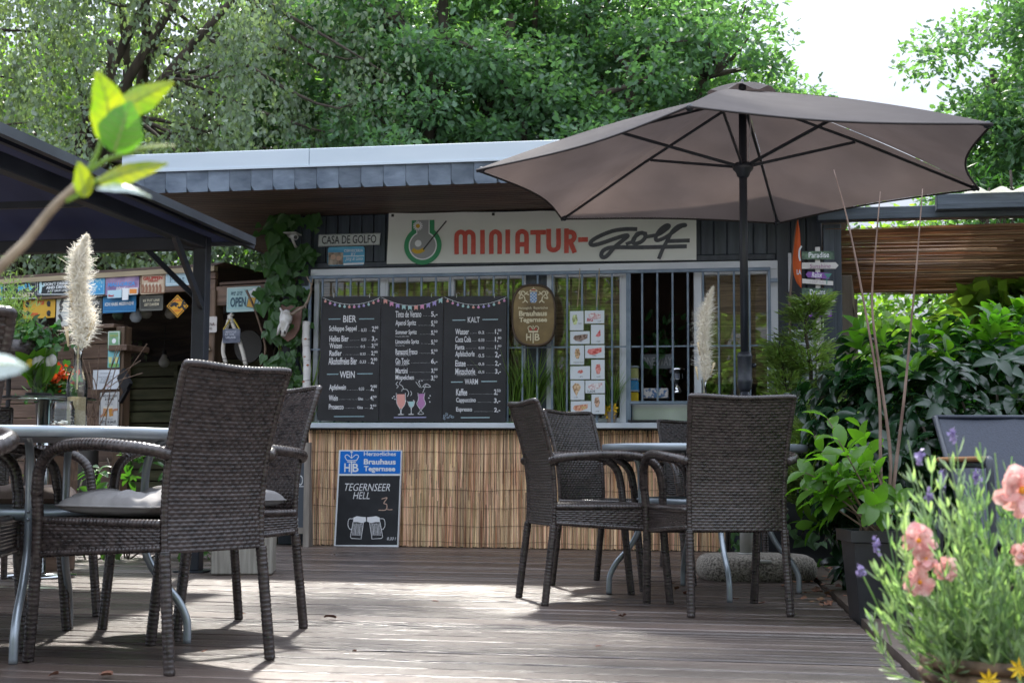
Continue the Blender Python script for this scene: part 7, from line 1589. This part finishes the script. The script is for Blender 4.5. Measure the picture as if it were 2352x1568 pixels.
targets = [(lambda yy_: (2060+max(0, yy_-1330)*.75+rg.random()*(400-max(0, yy_-1330)*.75), yy_))(rg.uniform(1110, 1440)) for _ in range(120)]+[(rg.uniform(2080, 2380), rg.uniform(1040, 1130)) for _ in range(10)]+[(rg.uniform(1995, 2090), rg.uniform(1290, 1420)) for _ in range(8)]+[(2085, 1010), (2140, 1045), (2195, 1000), (2250, 1015), (2285, 1040), (2030, 1180), (2330, 1060), (2110, 1080), (2060, 1130)]
for k, (x, y) in enumerate(targets):
    Yk = LY+rg.normal()*.11; e = aty(x, y, Yk); s_ = b+rg.normal(size=3)*[.04, .04, 0]; mid = (s_*.45+e*.55)+np.array([(e[0]-s_[0])*.12, 0, -.03])+rg.normal(size=3)*.012
    C_ = smooth3([s_, mid, e], 6); m.tube(C_, np.linspace(.0016, .001, len(C_)), 4); n = 44 if k < 138 else 24
    t = .25+.75*rg.random(n); idx = (t*(len(C_)-1)).astype(int); ax = unit(C_[np.minimum(idx+1, len(C_)-1)]-C_[np.maximum(idx-1, 0)]); a = rg.normal(size=(n, 3)); a = unit(a-ax*(a*ax).sum(1)[:, None])
    PP.append(C_[idx]); DD.append(unit(ax*(.9+.4*rg.random((n, 1)))+a*.75)); NN.append(unit(a+ax*.3)); SZ_.append((.018+.02*rg.random(n)))
T.part('stems', m, lav_l); link('foliage', leafmesh('foliage', np.concatenate(PP)-b, np.concatenate(DD), np.concatenate(NN), np.concatenate(SZ_)*.95, 'lav', lav_l), T.e)
viol = mat('lavender_flower', (.2, .15, .36), (.36, .3, .52), .6, sc_=(60, 60, 60), trans=.2)
for x, y in ((2188, 998), (2113, 1052), (2162, 1098), (2243, 1098), (2013, 1255), (1977, 1310), (2135, 1145)):
    c = aty(x, y, LY-.03); n = 26; P = rg.normal(size=(n, 3))*[.0028, .0028, .005]; 
    o = link('flower_head', leafmesh('flower_head', P+c-b, unit(rg.normal(size=(n, 3))+[0, 0, .8]), unit(rg.normal(size=(n, 3))), .007, 'ivy', viol), T.e)
    if y > 1200: m = MB(); s_ = aty(x+70, y+170, LY); m.tube(smooth3([s_, (s_+c)/2+[.004, 0, 0], c], 4), .0013, 4); T.part('stem', m, lav_l)
petal = mat('rose_petal', (.72, .33, .3), (.88, .66, .6), .5, sc_=(60, 60, 60), isl=.2, trans=.35, tcol=(1.1, 1, 1))
for k, (x, y, r_, lb2) in enumerate(((2342, 1125, .03, 'open salmon pink bloom at the right edge, uppermost'), (2105, 1240, .019, 'salmon pink bloom among the lavender, upper left one'), (2122, 1282, .015, 'salmon pink bloom just under the upper left one'), (2108, 1335, .017, 'pale pink bloom low among the lavender stems'), (2170, 1306, .014, 'pale pink bloom right of the low left one'), (2348, 1270, .015, 'half hidden pink bloom at the right edge below the open one'))):
    c = aty(x, y, LY+(-.12 if k == 0 else -.1)); T = Thing('rose', lb2, 'flower', WD, tuple(c), 'salmon blooms among the lavender'); n = 34
    a = rg.random(n)*2*pi; P = np.stack([np.cos(a)*r_*.5*rg.random(n), -.012*rg.random(n), np.sin(a)*r_*.5*rg.random(n)], 1); D = unit(np.stack([np.cos(a), -.35+.55*rg.normal(size=n), np.sin(a)], 1)); N_ = unit(np.stack([rg.normal(size=n)*.3, -np.ones(n), rg.normal(size=n)*.3], 1))
    tvp = np.array([(0, 0, 0), (.35, .35, .1), (.42, .75, .05), (.15, 1, -.05), (-.15, 1, -.05), (-.42, .75, .05), (-.35, .35, .1)]); _lt = lt
    X, Y_, Z = basis(D, N_); s_ = r_*(.7+.5*rg.random(n)); V = P[:, None]+s_[:, None, None]*(tvp[None, :, 0, None]*X[:, None]+tvp[None, :, 1, None]*Y_[:, None]+tvp[None, :, 2, None]*Z[:, None])
    me = bpy.data.meshes.new('petals'); me.from_pydata(V.reshape(-1, 3).tolist(), [], [tuple(range(i*7, i*7+7)) for i in range(n)]); me.materials.append(petal); link('petals', me, T.e)
    m = MB(); m.ball((c[0], c[1]-.012, c[2]), r_*.2, 8, 5); T.part('heart', m, plain((.75, .3, .02)))
    m = MB(); m.tube([tuple(c), (c[0]+.01, c[1]+.05, c[2]-.12)], .0018, 5); T.part('stem', m, lav_l)
m = MB()   # small yellow flowers at the bottom right edge
for k, (x, y) in enumerate(((2270, 1562), (2340, 1535))):
    c = aty(x, y, LY-.15)
    for q in range(8): a = q*pi/4; m.add([tuple(c), (c[0]+.01*cos(a-.3), c[1]-.004, c[2]+.01*sin(a-.3)), (c[0]+.018*cos(a), c[1]-.002, c[2]+.018*sin(a)), (c[0]+.01*cos(a+.3), c[1]-.004, c[2]+.01*sin(a+.3))], [(0, 1, 2, 3)])
solo('yellow_flower', 'tiny yellow flowers at the very bottom right corner', 'flower', m, plain((.8, .55, .02)), WD, tuple(aty(2270, 1562, LY)))
# ================= foreground twig with young leaves =================
FYk = 1.25
fp = lambda x, y, dy=0: aty(x, y, FYk+dy)
T = Thing('leafy_twig', 'blurred twig with bright young leaves close to the lens at left', 'twig', WD, tuple(fp(-60, 680)))
m = MB(); m.tube(smooth3([fp(-90, 720), fp(0, 615), (fp(60, 555)), fp(120, 480), fp(178, 425)], 5), np.linspace(.0052, .0036, 21), 10); T.part('stem', m, mat('twig_bark', (.2, .15, .1), (.34, .27, .19), .7, sc_=(60, 60, 60)), True)
for P_ in ([(150, 462), (185, 445), (230, 410)], [(178, 425), (215, 370), (238, 310)], [(200, 395), (250, 365), (310, 350)]):
    m = MB(); m.tube(smooth3([fp(*p) for p in P_], 4), .0022, 7); T.part('shoot', m, mat('shoot', (.16, .28, .03), rough=.5), True)
def fleaf(base, tip, wd, bend, mt, yb=0, yt=0, side=1., sk=0., lab=None):
    a = fp(*base, yb); b_ = fp(*tip, yt); ax = b_-a; L_ = np.linalg.norm(ax); ax /= L_; vd = unit(((a+b_)/2-CAM)[None])[0]; x = np.cross(ax, vd); x /= np.linalg.norm(x); z = np.cross(x, ax)
    if side < 1: x2 = x*side+z*sqrt(1-side*side); z = np.cross(x2, ax); x = x2
    G = []
    for i in range(15):
        t = i/14; w_ = wd*L_*(sin(pi*min(1, t**.75))**.8)*(1+.05*sin(17*t+bend*9)); row = []
        if t == 0 or t == 1: w_ = .002
        for j in range(7):
            s_ = j/3-1; row.append(a+ax*t*L_+x*w_*s_+x*sk*L_*sin(pi*t)+z*(abs(s_)*w_*.22-bend*L_*sin(pi*t)*.5))
        G.append(row)
    m = MB(); m.grid(G); lf_ = T.part('leaf', m, mt, True, label=lab)
    m = MB(); m.tube([G[i][3]+z*.0004 for i in range(0, 15)], np.linspace(.0011, .0004, 15), 5)
    for i in range(2, 13, 2):
        for j in (0, 6): m.tube([G[i][3], G[min(14, i+1)][3]*.5+G[min(14, i+1)][j]*.5, G[min(14, i+2)][3]*.15+G[min(14, i+2)][j]*.85], .0003, 4)
    link('veins', m.mesh('veins', mat('leaf_vein', (.3, .38, .1), rough=.5, trans=.3), T.o, True), lf_); return lf_
fleaf((240, 325), (222, 163), .27, .12, fg_l, 0, -.01, .95, -.12); fleaf((262, 262), (398, 188), .24, -.1, fg_l, .01, .02, .85, .06)
fleaf((262, 350), (300, 232), .38, .1, mat('mid_leaf', (.05, .18, .01), (.1, .26, .02), .35, sc_=(20, 20, 20), trans=.4, tcol=(2.4, 2.4, .6)), -.02, -.01, 1)
fleaf((282, 350), (402, 334), .11, .12, fg_l, 0, 0, .4); fleaf((225, 418), (385, 375), .17, .1, fg_l, -.01, 0, .8)
fleaf((196, 452), (180, 372), .3, .0, fg_l, -.02, -.02, .9); fleaf((222, 432), (346, 452), .14, .25, mat('pale_leaf', (.5, .58, .56), rough=.4), -.02, 0, .5)
fleaf((-70, 845), (62, 842), .17, .2, mat('pale_leaf', (0, 0, 0)), -.3, -.25, .9, lab='very blurred pale leaf at the left edge')
